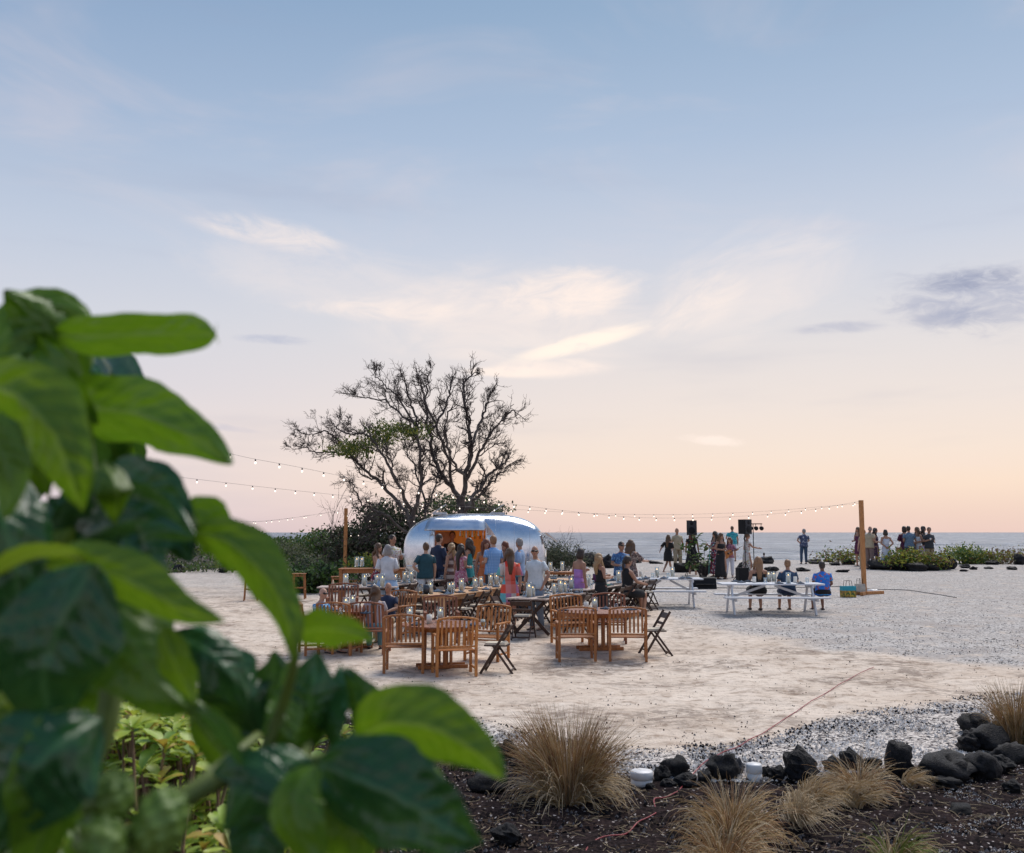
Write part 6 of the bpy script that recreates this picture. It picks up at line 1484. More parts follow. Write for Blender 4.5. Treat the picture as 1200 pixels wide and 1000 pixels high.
navy = cl('navy', (.018, .030, .07)); teal = cl('teal', (.02, .075, .10)); white = cl('white', (.62, .64, .68)); black = cl('black', (.012, .012, .014)); ltblue = cl('light_blue', (.30, .42, .62)); jean = cl('denim', (.035, .07, .13)); khaki = cl('khaki', (.38, .30, .20)); beige = cl('beige', (.42, .35, .24)); dgreen = cl('dark_teal', (.02, .11, .11)); orange = cl('orange', (.62, .19, .07)); lilac = cl('lilac', (.50, .24, .58)); paleblue = cl('pale_blue', (.62, .68, .72)); greyb = cl('grey_blue', (.20, .25, .33)); maroon = cl('maroon', (.10, .02, .06)); char = cl('charcoal', (.04, .045, .055)); pink = cl('pink', (.55, .25, .28)); brownd = floral('print_brown', (.20, .12, .10), [(.40, .32, .27), (.06, .04, .04)], 22)
pfloral = floral('print_pink', (.52, .20, .27), [(.62, .50, .50), (.35, .07, .14)], 26); rfloral = floral('print_red_white', (.30, .03, .05), [(.62, .60, .60), (.03, .04, .10)], 15); wfloral = floral('print_white', (.55, .54, .52), [(.40, .38, .18), (.35, .10, .10)], 14, .55); aloha = floral('print_blue_white', (.05, .28, .52), [(.55, .62, .68), (.03, .16, .38)], 20); bfloral = floral('print_blue', (.05, .14, .32), [(.14, .30, .50), (.03, .07, .18)], 20)
tealf = floral('print_teal', (.02, .30, .36), [(.10, .45, .45), (.02, .18, .26)], 14); bright = floral('print_bright_blue', (.02, .17, .62), [(.05, .34, .70), (.40, .10, .12)], 11, .54); navyf = floral('print_navy_white', (.055, .07, .14), [(.45, .47, .52)], 10, .56); pale_p = plaid('plaid_blue', (.16, .36, .68), (.45, .60, .78), (.08, .20, .48)); patch = checks('patchwork', [(.78, .06, .035), (.16, .48, .52), (.74, .26, .24), (.74, .10, .06), (.50, .20, .36), (.78, .09, .05), (.62, .55, .52), (.72, .20, .16)], 8.5, 5.2); stripe = floral('print_sand_stripe', (.36, .28, .22), [(.10, .05, .04), (.60, .52, .44)], 9); teald = cl('teal_dress', (.02, .22, .24)); wht_blue = cl('sky_blue', (.40, .52, .66))
def stripes(name, c1, c2, f, axis=2):
    m = bpy.data.materials.new(name); m.use_nodes = True; t = NT(m.node_tree); co = t.new('ShaderNodeTexCoord').outputs['Object']; a = t.sep(co)[axis]
    t.put(t.n['Principled BSDF'].inputs['Base Color'], t.mix(t.math('GREATER_THAN', t.math('FRACT', t.math('MULTIPLY', a, f)), .5), tuple(c1) + (1,), tuple(c2) + (1,))); t.n['Principled BSDF'].inputs['Roughness'].default_value = .85; return m
fringe = stripes('fringe_blue', (.20, .36, .60), (.45, .56, .68), 30, 0); bandd = stripes('band_brown', (.46, .40, .35), (.13, .07, .06), 5.2)
noshoe = None
# crowd before the trailer
person(444, 637, 27.0, R(70), 'woman with bare back and red floral skirt leaning on the bar table', hair='brown', hs='long', skin=1, dress=(rfloral, dict(top_z=1.16, hem=.32, flare=.10)), arms=('table', 'reach'), strap=False)
person(461, 627, 27.6, R(35), 'tall dark haired man in white floral shirt left of the trailer', hair='dark', skin=1, up=(wfloral,), low=('trousers', khaki), arms=('front', 'hold'), hd=R(-10), build=1.1)
person(455, 639, 24.6, B + .1, 'grey haired woman in loose white top and pale blue fringed skirt', hair='grey', hs='bob', up=(white, dict(sleeve='elbow', z0=.90, flare=1.25)), low=('skirt', fringe, .55), arms=('front', 'front'), build=1.1)
person(499, 636, 25.6, B + .45, 'man in dark teal polo and white shorts seen from behind', hair='brown', up=(teal, dict(tight=1.03)), low=('shorts', white), arms=('down', 'hip'), build=1.15)
person(514, 626, 28.0, B - .75, 'man in navy shirt and navy trousers at the serving hatch', hair='dark', up=(navy, dict(sleeve='long')), low=('trousers', navy), arms=('hold', 'down'), build=1.1)
person(530, 637, 27.4, B + .9, 'blond woman in brown and cream banded dress', hair='blond', hs='long', dress=(bandd, dict(top_z=1.35, hem=.5, flare=.03)), arms=('front', 'down'), skin=1)
person(541, 638, 26.6, B - .8, 'woman with very long black hair in pink floral dress', hair='dark', hs='vlong', dress=(pfloral, dict(top_z=1.42, hem=.45, flare=.08, sl='cap')), arms=('front', 'down'), skin=1)
person(549, 631, 28.3, B + 1.2, 'dark wavy haired woman in teal dress by the counter', hair='dark', hs='wavy', dress=(teald, dict(top_z=1.35, hem=.3, flare=.08)), arms=('hold', 'down'), skin=1)
person(569, 632, 26.6, .25, 'red haired woman in orange dress facing us', hair='auburn', hs='wavy', dress=(orange, dict(top_z=1.40, hem=.55, flare=.05)), arms=('down', 'front'), skin=1)
person(577, 628, 25.8, B + .7, 'man in light blue plaid shirt and dark trousers seen from behind', hair='sandy', up=(pale_p, dict(tight=1.05)), low=('trousers', char), arms=('down', 'front'), build=1.15, fine=True)
person(591, 635, 26.2, .05, 'smiling auburn haired woman in pale top facing us', hair='auburn', hs='bob', skin=1, dress=(pink, dict(top_z=1.40, hem=.5, flare=.05)), arms=('front', 'hold'))
person(609, 631, 26.0, R(-100), 'grey haired man in light blue long sleeve shirt and jeans gesturing', hair='grey', up=(ltblue, dict(sleeve='elbow')), low=('trousers', jean), arms=('reach', 'front'), build=1.1, skin=1)
person(597, 643, 22.2, B + .25, 'woman in knee length patchwork dress of red teal and pink squares', hair='brown', hs='long', dress=(patch, dict(top_z=1.46, hem=.53, flare=.045, sl='elbow', fold=.05)), arms=('down', 'front'), skin=0, shoes=noshoe, fine=True)
person(628, 640, 21.9, R(-35), 'man in sunglasses, white short sleeve shirt and grey trousers, hand in pocket', hair='brown', hs='bald', up=(paleblue, dict(flare=1.1)), low=('trousers', greyb), arms=('down', 'pocket'), glasses=True, skin=1, beard=None, fine=True, build=1.08)
person(676, 643, 23.6, R(125), 'woman in lilac strapless dress holding a drink', hair='dark', hs='bob', skin=1, dress=(lilac, dict(top_z=1.27, hem=.12, flare=.02, fold=.03)), arms=('down', 'hold'), strap=False, fine=True)
person(704, 649, 23.0, R(120), 'woman with long wavy blond hair in sleeveless black dress', hair='blond', hs='wavy', skin=1, dress=(black, dict(top_z=1.38, hem=.3, flare=.05)), arms=('front', 'reach'), hd=R(10))
person(725, 635, 27.0, R(15), 'man in blue floral shirt and white shorts with sunglasses', hair='dark', up=(bfloral,), low=('shorts', white), arms=('front', 'front'), glasses=True, skin=1, build=1.1)
person(738, 633, 28.2, B - .6, 'woman in brown patterned dress with dark curls', hair='brown', hs='wavy', dress=(brownd, dict(top_z=1.46, hem=.3, flare=.07, sl='elbow')), arms=('reach', 'reach'))
person(734, 652, 24.6, R(115), 'dark haired person in black sleeveless top seated at the right trestle row', hair='dark', hs='tied', pose='sit', up=(black, dict(sleeve='none')), low=('shorts', black), arms=('table', 'lap'), build=.95, skin=1)
# bartender inside the trailer
_px = 530; Xb = dpx(530, 30.2)
eb, ajb, kb = person(530, 622, 30.3, R(15), 'bartender in black shirt inside the trailer hatch', hair='dark', up=(black,), low=('trousers', char), arms=('hold', 'front'), skin=1)
# by the music
person(781, 627, None, R(150), 'woman in short black dress and open black jacket walking on the sand', foot=672, hair='brown', hs='long', dress=(black, dict(top_z=1.42, hem=.55, flare=.02, sl='elbow', fold=.03)), arms=('front', 'back'), pose='walk', shoes=noshoe, skin=1)
person(810, 622, None, R(165), 'red haired woman in black ruffled dress behind the left loudspeaker stand', foot=674, hair='auburn', hs='wavy', dress=(black, dict(top_z=1.46, hem=.45, flare=.10, sl='cap')), arms=('down', 'down'), pose='walk', shoes=noshoe, skin=1)
person(793, 619, 46., R(10), 'man half hidden behind the big leafed plant and loudspeaker', hair='grey', hs='bald', up=(beige,), low=('trousers', khaki), skin=1)
person(836, 623, 41.5, R(-60), 'dark curly haired woman in white floral dress at the microphone', hair='dark', hs='wavy', dress=(rfloral, dict(top_z=1.40, hem=.12, flare=.06)), arms=('hold', 'front'), skin=1)
person(842, 625, 40.0, R(25), 'woman with brown waves in black top and long black skirt', hair='brown', hs='wavy', dress=(black, dict(top_z=1.40, hem=.08, flare=.06)), arms=('front', 'front'), skin=1)
eg, ajg, kg = person(853, 630, None, R(-12), 'dark red haired guitarist in white trousers playing an acoustic guitar', foot=677, hair='auburn', hs='wavy', up=(floral('print_pink_dark', (.35, .14, .18), [(.05, .05, .10)], 20), dict(sleeve='elbow')), low=('trousers', cl('white_jeans', (.66, .67, .74)), 1.05), arms=('guitarR', 'guitarL'), skin=0)
person(857, 616, None, B + .1, 'broad man in turquoise floral shirt and light shorts seen from behind', foot=658, hair='brown', up=(tealf, dict(tight=1.03)), low=('shorts', wht_blue), arms=('down', 'hip'), build=1.22, skin=1)
person(873, 625, 42., R(100), 'woman in white and floral dress with teal top behind the light stand', hair='brown', hs='tied', dress=(wfloral, dict(top_z=1.42, hem=.15, flare=.05, sl='cap')), arms=('reach', 'down'), skin=1)
person(893, 617, None, R(150), 'man in blue grey shirt and dark jeans under the light bar', foot=656, hair='dark', up=(greyb,), low=('trousers', jean), arms=('down', 'down'), build=1.1, skin=1)
person(939, 620, None, B, 'man in dark floral shirt and jeans standing alone facing the sea', foot=661, hair='grey', hs='short', up=(navyf, dict(flare=1.12)), low=('trousers', jean), arms=('front', 'hip'), build=1.15, skin=1)
# seated on the far bench of the right picnic table
bx = w1.y + .66
person(886, 653, bx, B, 'woman with long light brown hair in black sleeveless dress on the picnic bench', hair='sandy', hs='long', pose='sit', dress=(black, dict(top_z=1.36, hem=.3, flare=.05)), arms=('lap', 'lap'), skin=1)
person(920, 656, bx, B, 'man with reddish brown hair in dark blue shirt on the picnic bench', hair='sandy', pose='sit', up=(jean, dict(z0=.84)), low=('shorts', navy), arms=('lap', 'lap'), skin=1, build=1.15)
person(960, 658, bx, B + .08, 'dark haired man in bright blue floral shirt at the end of the picnic bench', hair='dark', pose='sit', up=(bright, dict(z0=.84)), low=('shorts', black), arms=('lap', 'lap'), skin=2, build=1.2)
# couples on the shore at right
SG = 'guests standing on the shore'
person(1003, 618, 50., R(-60), 'woman in dark red top and grey skirt left of the wooden pole', hair='brown', hs='long', dress=(maroon, dict(top_z=1.38, hem=.55, flare=.02)), arms=('front', 'down'), skin=1)
person(1009, 621, 48., B, 'person in beige mostly hidden by the wooden pole', hair='sandy', up=(khaki,), low=('trousers', khaki), arms=('down', 'down'))
person(1016, 616, 47.5, R(120), 'bald man in cream shirt and grey trousers right of the wooden pole', hair='grey', hs='bald', up=(beige, dict(flare=1.1)), low=('trousers', cl('taupe', (.20, .14, .13))), arms=('front', 'front'), build=1.15, skin=1)
person(1023, 619, 49., R(70), 'dark haired woman in short dark dress behind the man in cream', hair='dark', hs='wavy', dress=(floral('print_dark', (.03, .025, .05), [(.15, .05, .07)], 18), dict(top_z=1.40, hem=.5, flare=.03)), arms=('front', 'front'), skin=1)
person(1035, 621, 47.2, B, 'woman in long white dress with her hands clasped behind her back', hair='dark', hs='bob', dress=(cl('white_dress', (.60, .64, .72)), dict(top_z=1.36, hem=.06, flare=.13, fold=.09)), arms=('behind', 'behind'), skin=1, shoes=noshoe)
person(1057, 617, 48.3, B - .2, 'woman in long maroon dress carrying a tan handbag', hair='dark', hs='bob', dress=(maroon, dict(top_z=1.44, hem=.08, flare=.03, sl='elbow')), arms=('down', 'front'), skin=1)
person(1063, 614, 47.9, B + .1, 'tall man in blue patterned shirt and black trousers seen from behind', hair='dark', up=(floral('print_slate', (.10, .16, .24), [(.18, .26, .34)], 30), dict(flare=1.12)), low=('trousers', black), arms=('down', 'front'), build=1.18, skin=1)
person(1073, 618, 48., R(-70), 'woman in short white dress turned to the right', hair='brown', hs='wavy', dress=(white, dict(top_z=1.34, hem=.42, flare=.04)), arms=('reach', 'front'), skin=1)
person(1079, 617, 49., R(60), 'long dark haired woman in black top and pale pink trousers', hair='dark', hs='long', up=(black, dict(sleeve='elbow')), low=('trousers', cl('pale_pink', (.48, .38, .46)), 1.2), arms=('front', 'front'), skin=1)
person(1085, 618, 47.5, R(10), 'man in dark polo and khaki shorts holding a white cup', hair='dark', up=(char,), low=('shorts', khaki), arms=('hold', 'front'), build=1.1, skin=1)
# seated at the left round table
person(377, 689, 18.9, R(62), 'white haired man with glasses in blue and white floral shirt at the left table', hair='grey', hs='bald', pose='sit', up=(aloha, dict(z0=.86)), low=('shorts', khaki), arms=('table', 'table'), lean=.12, build=1.12, glasses=True, fine=True)
person(441, 687, 18.9, R(185), 'woman with long dark brown hair seated in the chair turned from us', hair='brown', hs='vlong', pose='sit', up=(cl('pale_print', (.45, .40, .42)),), low=('trousers', cl('teal_print', (.12, .25, .30))), arms=('table', 'table'), lean=.1, hd=R(50), skin=1, fine=True)
person(457, 683, 20.2, R(-18), 'bald man in dark polo with leafy white sleeve seated facing us', hair='grey', hs='bald', pose='sit', up=(navy, dict(z0=.86)), low=('shorts', khaki), arms=('table', 'table'), skin=1, fine=True, build=1.05)
# guitar
gt = empty('guitar', eg.location, eg.rotation_euler.z, 'orange brown acoustic guitar held by the guitarist', 'guitar'); k = kg
M_gtr = mat('guitar_top', (.55, .20, .05), .35, col2=(.42, .14, .04)); gc = Vector((-.10, -.20, 1.03)) * k; GR = Matrix.Rotation(R(-28), 3, 'Y')
b = MB(); ot = [(-.22, 0), (-.20, .12), (-.12, .175), (-.03, .165), (.05, .12), (.12, .125), (.19, .13), (.235, .08), (.25, 0)]; ot = ot + [(x, -y) for x, y in ot[-2:0:-1]]
n = len(ot); vs = [GR @ Vector((x, y_, z)) * k + gc for y_ in (-.05, .05) for x, z in ot]; b.add(vs, [tuple(range(n)), tuple(range(2 * n - 1, n - 1, -1))] + [(i, i + n, (i + 1) % n + n, (i + 1) % n) for i in range(n)]); b.build('guitar_body', M_gtr, gt)
MB().tube([GR @ Vector((.05, -.051, 0)) * k + gc, GR @ Vector((.05, -.054, 0)) * k + gc], .045 * k, 16).build('sound_hole', M_blk, gt)
MB().bar(GR @ Vector((.12, -.06, 0)) * k + gc, GR @ Vector((.62, -.06, 0)) * k + gc, .05 * k, .022 * k).build('neck', W_dark, gt); MB().bar(GR @ Vector((.62, -.06, 0)) * k + gc, GR @ Vector((.76, -.05, 0)) * k + gc, .065 * k, .018 * k).build('headstock', W_dark, gt)
MB().tube([GR @ Vector((-.2, 0, .1)) * k + gc, Vector((-.05, -.06, 1.46)) * k, Vector((.1, .10, 1.40)) * k, GR @ Vector((.2, .03, .1)) * k + gc], .010, 6).build('strap', M_blk, gt)
# cups and bags in hands (each a thing of its own)
def cup(pr, side, label, me=None, sc=1.):
    e, AJ = pr; W_ = AJ[side][2]; p = e.matrix_world @ W_ if False else Vector(e.location) + Matrix.Rotation(e.rotation_euler.z, 3, 'Z') @ (W_ + Vector((-.02 if side else .02, -.075, .03)))
    o = obj('cup', me or G_cupw, None, p - Vector((0, 0, .05))); o.scale = (sc,) * 3; tag(o, label, 'cup', None)
G_cupw = MB().tube([(0, 0, 0), (0, 0, .11), (0, 0, .11), (0, 0, .01)], [.028, .038, .034, .026], 14).mesh('cup', M_pw)
def find(s): return next(q for q in PEOPLE if s in q[0]['label'])
cup(find('khaki shorts holding a white cup'), 0, 'white cup held by the man in dark polo on the shore')
cup(find('lilac strapless'), 1, 'white drink cup held by the woman in lilac'); cup(find('tall dark haired man in white floral'), 1, 'white cup held by the man in white floral shirt')
cup(find('blue floral shirt and white shorts'), 0, 'small clear cup in the hands of the man in blue floral shirt', G_tumbler); cup(find('black jacket walking'), 0, 'drink in the hand of the woman in black jacket', G_tumbler)
e_, aj_ = find('maroon dress'); p = Vector(e_.location) + Matrix.Rotation(e_.rotation_euler.z, 3, 'Z') @ (aj_[1][2] + Vector((.12, 0, -.05))); o = MB().bbox((0, 0, -.1), (.30, .12, .22), None, 0, .03).tube([(-.1, 0, 0), (-.06, 0, .16), (.06, 0, .16), (.1, 0, 0)], .01, 6).build('handbag', mat('tan_leather', (.42, .22, .10), .5)); o.location = Vector(e_.location) + Vector((-.28, -.05, .98)); tag(o, 'tan handbag on the arm of the woman in maroon', 'bag')
for e_, a_j in PEOPLE: del e_['_k']
# ================================================================== NONI SHRUB in the very foreground, out of focus
def noni_mat(name, c1, c2, rough, tr, vein):
    m = bpy.data.materials.new(name); m.use_nodes = True; t = NT(m.node_tree); bs = t.n['Principled BSDF']; out = t.n['Material Output']
    uv = t.new('ShaderNodeAttribute', attribute_name='leafuv'); u, v, _ = t.sep(uv.outputs['Vector'])
    n = t.noise(t.combine(u, v, 0.), 5, 4, .6)
    c = t.mix(t.mrange(n, .35, .65), c1, c2)
    au = t.math('ABSOLUTE', u)
    # midrib and side veins are paler tissue
    spot = t.noise(t.combine(u, v, 3.), 26, 3, .6); c = t.mix(t.math('MULTIPLY', t.mrange(spot, .66, .72), .7), c, (.10, .06, .02, 1))
    mid = t.mrange(au, .075, .02)
    sv = t.math('FRACT', t.math('SUBTRACT', t.math('MULTIPLY', v, 9.), t.math('MULTIPLY', au, 1.9)))
    side = t.math('MULTIPLY', t.mrange(t.math('ABSOLUTE', t.math('SUBTRACT', sv, .5)), .09, .0), .6)
    c = t.mix(t.math('MAXIMUM', mid, side), c, vein)
    t.put(bs.inputs['Base Color'], c); bs.inputs['Roughness'].default_value = rough
    ts = t.new('ShaderNodeBsdfTranslucent'); t.put(ts.inputs[0], t.mix(.35, c, lin(120, 160, 20)))
    mx = t.new('ShaderNodeMixShader'); mx.inputs[0].default_value = tr
    t.l.new(bs.outputs[0], mx.inputs[1]); t.l.new(ts.outputs[0], mx.inputs[2]); t.l.new(mx.outputs[0], out.inputs[0])
    return m
NB = noni_mat('noni_leaf_lit', (.08, .175, .008, 1), (.13, .22, .010, 1), .42, .42, (.22, .33, .04, 1))  # brighter green partly puts the light from below into the leaf colour
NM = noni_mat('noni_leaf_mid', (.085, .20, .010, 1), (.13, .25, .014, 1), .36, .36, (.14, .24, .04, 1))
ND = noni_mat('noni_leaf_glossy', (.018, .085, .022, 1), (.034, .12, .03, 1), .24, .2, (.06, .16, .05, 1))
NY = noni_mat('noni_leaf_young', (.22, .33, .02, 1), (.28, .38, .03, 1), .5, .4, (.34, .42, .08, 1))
M_nstem = mat('noni_stem', (.16, .22, .04), .6, col2=(.10, .14, .03))
M_fruit = mat('noni_fruit', (.10, .18, .02), .5, col2=(.16, .25, .04), scale=30)
noni = empty('noni_shrub', gp(-.75, 1.0), 0, 'large leafed green fruit shrub filling the left foreground out of focus', 'shrub')
NORG = Vector(noni.location)
def leaf3(pts, wpx, mt, tilt=0., fold=.25, curl=0., blunt=.0, quilt=.05, name='leaf', wave=.06, seed=0):
    """pts: (px,py,distance) along the midrib from stalk to tip; wpx: greatest width in photo pixels"""
    random.seed(seed + int(pts[0][0])); P = smooth_path([at(*p) for p in pts], 8); n = len(P)
    W_ = wpx / (FP / pts[len(pts) // 2][2]); ln = [0.]
    for i in range(1, n): ln.append(ln[-1] + (P[i] - P[i - 1]).length)
    NU = 10; vs = []; uv = []; ph = random.uniform(0, 6)
    for i in range(n):
        t = ln[i] / ln[-1]; T = (P[min(i + 1, n - 1)] - P[max(i - 1, 0)]).normalized()
        view = (P[i] - Vector((0, 0, CAM_H))).normalized(); side = T.cross(view)
        side = side.normalized() if side.length > .05 else Vector((1, 0, 0))
        side = Matrix.Rotation(tilt + curl * (t - .5), 3, T) @ side; nrm = side.cross(T).normalized()
        prof = (math.sin(math.pi * min(1, t ** (.82))) ** .72) * (1 - .18 * t) if t < 1 else 0
        if blunt: prof = max(prof, blunt * (1 - ((t - .55) / .45) ** 6) if .3 < t < 1 else prof) if t < .999 else prof
        if i == n - 1: prof = max(.02, blunt * .5)
        prof = max(prof, .03)
        for k in range(-NU, NU + 1):
            s_ = k / NU; w = W_ * .5 * prof * (1 + wave * math.sin(t * 17 + ph + (2 if s_ > 0 else 0)) * abs(s_))
            sv = (t * 9 - abs(s_) * prof * 1.9) * 2 * math.pi
            h = W_ * (abs(s_) * fold * prof * .5 + quilt * -math.cos(sv) * min(1, abs(s_) * 4) * (1 - .5 * abs(s_)) * prof + .03 * abs(s_) * math.sin(t * 9 + ph)) + W_ * (.07 * noise.noise(Vector((s_ * 1.6, t * 3.4, ph))) + .03 * noise.noise(Vector((s_ * 5, t * 11, ph))))
            vs.append(P[i] + side * (s_ * w) + nrm * h - NORG); uv.append((s_ * prof, t, 0))
    M = 2 * NU + 1
    fs = [(i * M + k, i * M + k + 1, (i + 1) * M + k + 1, (i + 1) * M + k) for i in range(n - 1) for k in range(M - 1)]
    b = MB(); b.add(vs, fs, 0, True); me = b.mesh(name, mt)
    a = me.attributes.new('leafuv', 'FLOAT_VECTOR', 'POINT'); a.data.foreach_set('vector', [c for q in uv for c in q])
    return obj(name, me, noni)
def nleaf(*a, **k): return leaf3(*a, **k)
D = 1.15
# top group against the sky
nleaf([(60, 392, 1.15), (110, 394, 1.12), (180, 392, 1.1), (225, 391, 1.08), (255, 392, 1.07)], 58, NM, tilt=.2, blunt=.86, fold=.1, seed=1)
nleaf([(100, 450, 1.2), (70, 400, 1.15), (35, 365, 1.12), (5, 340, 1.1)], 100, NM, tilt=.3, fold=.3, seed=2)
nleaf([(-20, 420, 1.1), (20, 380, 1.12), (70, 358, 1.15), (110, 385, 1.18)], 70, NM, tilt=-.3, blunt=.5, seed=3)
nleaf([(60, 470, 1.2), (110, 478, 1.15), (170, 488, 1.12), (225, 512, 1.1), (274, 544, 1.08)], 92, NM, tilt=.25, fold=.35, seed=4)
nleaf([(110, 480, 1.3), (160, 478, 1.3), (195, 490, 1.3), (230, 515, 1.3)], 60, ND, tilt=-.2, seed=5)
nleaf([(-30, 455, .95), (20, 465, .92), (58, 505, .9), (82, 560, .9), (96, 600, .92)], 105, NB, tilt=.35, fold=.45, seed=6)
nleaf([(150, 545, 1.2), (135, 590, 1.1), (150, 640, 1.02), (190, 700, .98)], 150, ND, tilt=.25, fold=.2, seed=7)
nleaf([(60, 655, 1.1), (110, 625, 1.05), (165, 612, 1.02), (228, 628, 1.)], 135, ND, tilt=-.15, fold=.25, quilt=.05, seed=8)
nleaf([(120, 560, 1.15), (155, 575, 1.1), (190, 600, 1.08), (225, 660, 1.06)], 95, ND, tilt=.2, seed=9)
nleaf([(212, 600, 1.1), (240, 615, 1.07), (262, 640, 1.06), (268, 672, 1.07)], 70, NM, tilt=.4, fold=.2, seed=10)
nleaf([(225, 622, 1.05), (275, 640, 1.), (315, 682, .98), (338, 730, .97), (345, 778, .97)], 66, NB, tilt=.25, fold=.45, seed=11)
nleaf([(340, 742, 1.), (375, 738, .98), (410, 740, .97), (438, 750, .97)], 50, NB, tilt=.3, fold=.2, blunt=.4, seed=12)
nleaf([(50, 665, .95), (110, 668, .92), (170, 690, .9), (215, 716, .9), (264, 728, .9)], 72, NB, tilt=.35, fold=.4, seed=13)
nleaf([(-20, 690, .95), (10, 665, .93), (50, 650, .92), (90, 655, .92), (110, 690, .93)], 34, NY, tilt=.8, fold=.5, seed=14)
nleaf([(110, 700, 1.0), (150, 750, .97), (185, 800, .97), (225, 835, .98)], 120, NM, tilt=-.25, fold=.3, seed=15)
nleaf([(190, 735, .96), (200, 770, .95), (215, 800, .95), (230, 826, .95)], 50, NB, tilt=.6, seed=16)
nleaf([(110, 660, .9), (70, 730, .88), (50, 800, .88), (70, 870, .9)], 150, ND, tilt=.3, fold=.3, seed=17)
nleaf([(120, 840, .9), (60, 880, .85), (20, 930, .84), (-20, 1000, .85)], 150, ND, tilt=.2, fold=.4, seed=18)
nleaf([(100, 830, .9), (70, 900, .86), (55, 960, .86), (30, 1040, .86)], 110, NM, tilt=-.5, fold=.3, seed=19)
nleaf([(-30, 540, 1.0), (0, 600, .95), (20, 680, .95), (10, 760, .95)], 130, ND, tilt=-.4, seed=20)
nleaf([(-30, 480, .9), (-5, 520, .9), (10, 560, .9), (5, 610, .9)], 60, NM, tilt=.4, seed=21)
# middle and lower right
nleaf([(302, 862, 1.15), (282, 828, 1.12), (262, 790, 1.12), (222, 748, 1.14)], 92, ND, tilt=.15, fold=.5, quilt=.07, wave=.2, seed=23)
nleaf([(302, 862, 1.15), (310, 825, 1.15), (318, 795, 1.15), (322, 762, 1.15)], 60, ND, tilt=-.3, fold=.4, wave=.2, seed=24)
nleaf([(362, 878, 1.1), (362, 842, 1.08), (366, 805, 1.08), (372, 765, 1.1)], 86, ND, tilt=.1, fold=.3, quilt=.06, seed=25)
nleaf([(430, 872, 1.05), (425, 838, 1.08), (414, 808, 1.1), (404, 782, 1.12)], 58, ND, tilt=-.75, fold=.3, quilt=.07, seed=26)
nleaf([(418, 868, 1.), (460, 848, .96), (515, 858, .94), (560, 885, .94), (590, 914, .95)], 92, NB, tilt=.3, fold=.5, seed=27)
nleaf([(440, 852, 1.05), (475, 832, 1.04), (500, 820, 1.04), (512, 812, 1.04)], 40, NB, tilt=.5, seed=28)
nleaf([(500, 868, 1.02), (540, 870, 1.), (570, 885, 1.), (592, 912, 1.)], 55, ND, tilt=-.3, seed=29)
nleaf([(372, 896, .98), (430, 918, .94), (490, 950, .92), (530, 975, .92), (566, 990, .93)], 128, ND, tilt=.15, fold=.25, quilt=.06, seed=30)
nleaf([(390, 885, 1.), (440, 880, .98), (480, 890, .98), (510, 930, .98)], 80, ND, tilt=-.4, quilt=.06, seed=31)
nleaf([(372, 896, .95), (345, 930, .93), (350, 975, .92), (380, 1030, .92)], 70, NM, tilt=.4, fold=.4, seed=32)
nleaf([(365, 890, 1.), (330, 900, .98), (290, 930, .97), (260, 975, .97)], 80, ND, tilt=.35, seed=34)
nleaf([(250, 905, 1.), (290, 895, .98), (330, 915, .97), (365, 950, .97)], 46, ND, tilt=-.4, quilt=.06, seed=35)
nleaf([(230, 830, 1.), (250, 850, .98), (268, 872, .98), (285, 905, .98)], 30, ND, tilt=.9, seed=36)
nleaf([(330, 905, 1.06), (350, 860, 1.06), (352, 815, 1.08), (338, 775, 1.1)], 80, NM, tilt=.5, fold=.4, quilt=.07, seed=41)
nleaf([(395, 880, 1.06), (385, 840, 1.08), (388, 805, 1.1), (400, 780, 1.12)], 56, ND, tilt=-.95, fold=.35, quilt=.08, seed=42)
nleaf([(300, 900, 1.08), (262, 885, 1.08), (235, 850, 1.08), (222, 815, 1.1)], 60, NM, tilt=-.5, fold=.5, seed=43)
nleaf([(430, 900, 1.02), (470, 905, 1.0), (505, 925, 1.0), (540, 965, 1.0)], 84, NM, tilt=-.6, fold=.3, quilt=.07, seed=44)
nleaf([(340, 925, 1.0), (310, 960, .98), (300, 1000, .97), (310, 1050, .97)], 84, ND, tilt=.3, fold=.4, quilt=.07, seed=45)
nleaf([(385, 915, 1.02), (405, 950, 1.0), (415, 990, 1.0), (410, 1040, 1.0)], 90, NM, tilt=-.3, fold=.35, seed=46)
nleaf([(200, 740, 1.1), (240, 760, 1.08), (270, 790, 1.08), (290, 835, 1.1)], 70, ND, tilt=-.4, fold=.35, quilt=.08, seed=47)
# deeper layers that close the mass (random poses inside the silhouette)
random.seed(77)
BND = [(340, 90), (400, 110), (450, 140), (500, 170), (560, 190), (640, 205), (700, 200), (760, 170), (800, 150), (840, 95), (900, 85), (930, 120), (1000, 150)]
kk = 0
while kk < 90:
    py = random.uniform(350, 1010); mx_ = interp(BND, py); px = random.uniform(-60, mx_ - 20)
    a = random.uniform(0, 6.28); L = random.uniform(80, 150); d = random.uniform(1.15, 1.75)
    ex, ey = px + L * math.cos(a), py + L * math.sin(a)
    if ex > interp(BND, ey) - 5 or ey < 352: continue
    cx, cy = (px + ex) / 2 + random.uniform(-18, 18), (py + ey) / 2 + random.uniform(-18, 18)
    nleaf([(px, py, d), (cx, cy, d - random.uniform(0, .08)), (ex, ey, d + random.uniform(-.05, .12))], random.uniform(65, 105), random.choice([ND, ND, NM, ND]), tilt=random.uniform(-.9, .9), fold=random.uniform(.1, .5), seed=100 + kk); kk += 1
random.seed(123); kk = 0
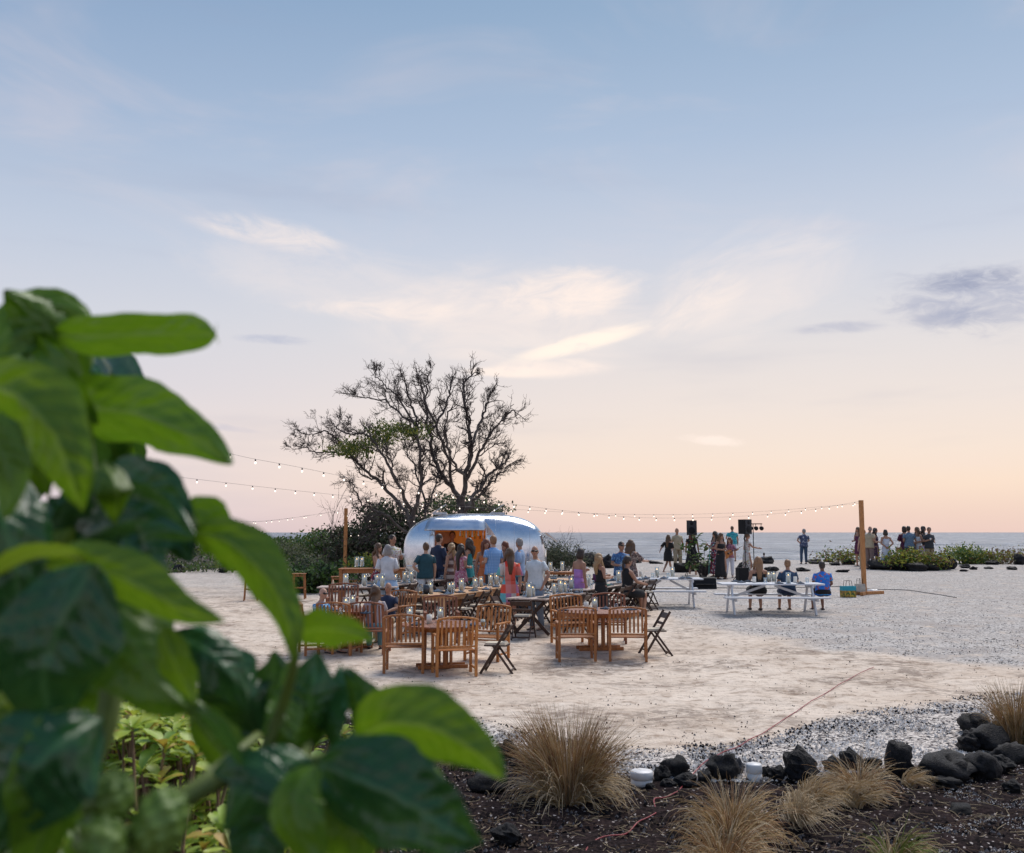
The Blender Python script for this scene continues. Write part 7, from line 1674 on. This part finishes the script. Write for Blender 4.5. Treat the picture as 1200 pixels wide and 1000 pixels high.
while kk < 16:                                                     # brighter young leaves nearer the lens, light on their edges put into colour
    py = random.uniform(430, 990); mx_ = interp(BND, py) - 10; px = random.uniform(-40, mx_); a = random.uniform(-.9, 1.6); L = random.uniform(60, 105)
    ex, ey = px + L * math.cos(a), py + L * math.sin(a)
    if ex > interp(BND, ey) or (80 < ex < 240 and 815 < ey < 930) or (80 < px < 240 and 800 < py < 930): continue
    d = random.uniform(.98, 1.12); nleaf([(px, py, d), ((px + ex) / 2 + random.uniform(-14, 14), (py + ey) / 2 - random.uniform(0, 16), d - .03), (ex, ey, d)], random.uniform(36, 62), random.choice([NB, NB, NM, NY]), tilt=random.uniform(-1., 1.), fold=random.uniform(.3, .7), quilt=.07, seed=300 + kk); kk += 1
def nstem(pts, r0, r1, name='branch', mt=None):
    P = smooth_path([at(*p) for p in pts], 5); n = len(P)
    return MB().tube([p - NORG for p in P], [r0 + (r1 - r0) * i / (n - 1) for i in range(n)], 8).build(name, mt or M_nstem, noni)
nstem([(-60, 1100, 1.05), (60, 960, 1.02), (130, 820, 1.05), (110, 640, 1.1), (95, 470, 1.18), (60, 392, 1.2)], .016, .006)
nstem([(60, 1080, .98), (180, 960, .98), (290, 900, 1.02), (372, 893, 1.02), (430, 870, 1.0)], .013, .006)
nstem([(180, 960, .98), (250, 905, 1.02), (302, 862, 1.12)], .008, .005)
nstem([(330, 897, 1.), (352, 890, 1.04), (362, 870, 1.08)], .007, .005)
nstem([(120, 700, 1.08), (170, 650, 1.1), (215, 605, 1.1), (228, 618, 1.06)], .008, .005)
nstem([(300, 905, 1.05), (330, 830, 1.05), (345, 775, 1.0), (345, 742, 1.)], .007, .004)
nstem([(430, 870, 1.0), (445, 855, 1.), (470, 845, .99)], .006, .004)
def fruit(px, py, d, rpx, sd):
    p = at(px, py, d); r = rpx / (FP / d); b = MB(); b.ell((0, 0, 0), (r, r, r * 1.2), 44, 30)
    vs = []
    for v in b.v:
        q = Vector(v).normalized(); al = math.atan2(q.y, q.x); po = math.acos(max(-1, min(1, q.z))); c = max(0, math.sin(6 * al + 2.2 * po + sd)) * max(0, math.sin(9 * po)) + max(0, -math.sin(6 * al + 2.2 * po + sd)) * max(0, -math.sin(9 * po)); vs.append(tuple(Vector(v) * (1 + .22 * c + .03 * noise.noise(q * 3))))
    b.v = vs; o = b.build('fruit', M_fruit, noni); o.location = p - NORG; o.rotation_euler = (.3, .2 * sd, sd)
fruit(128, 938, .92, 25, 1); fruit(188, 965, .92, 29, 2); fruit(120, 990, .9, 28, 3); fruit(455, 858, 1.0, 7, 4); fruit(430, 890, .97, 10, 5)
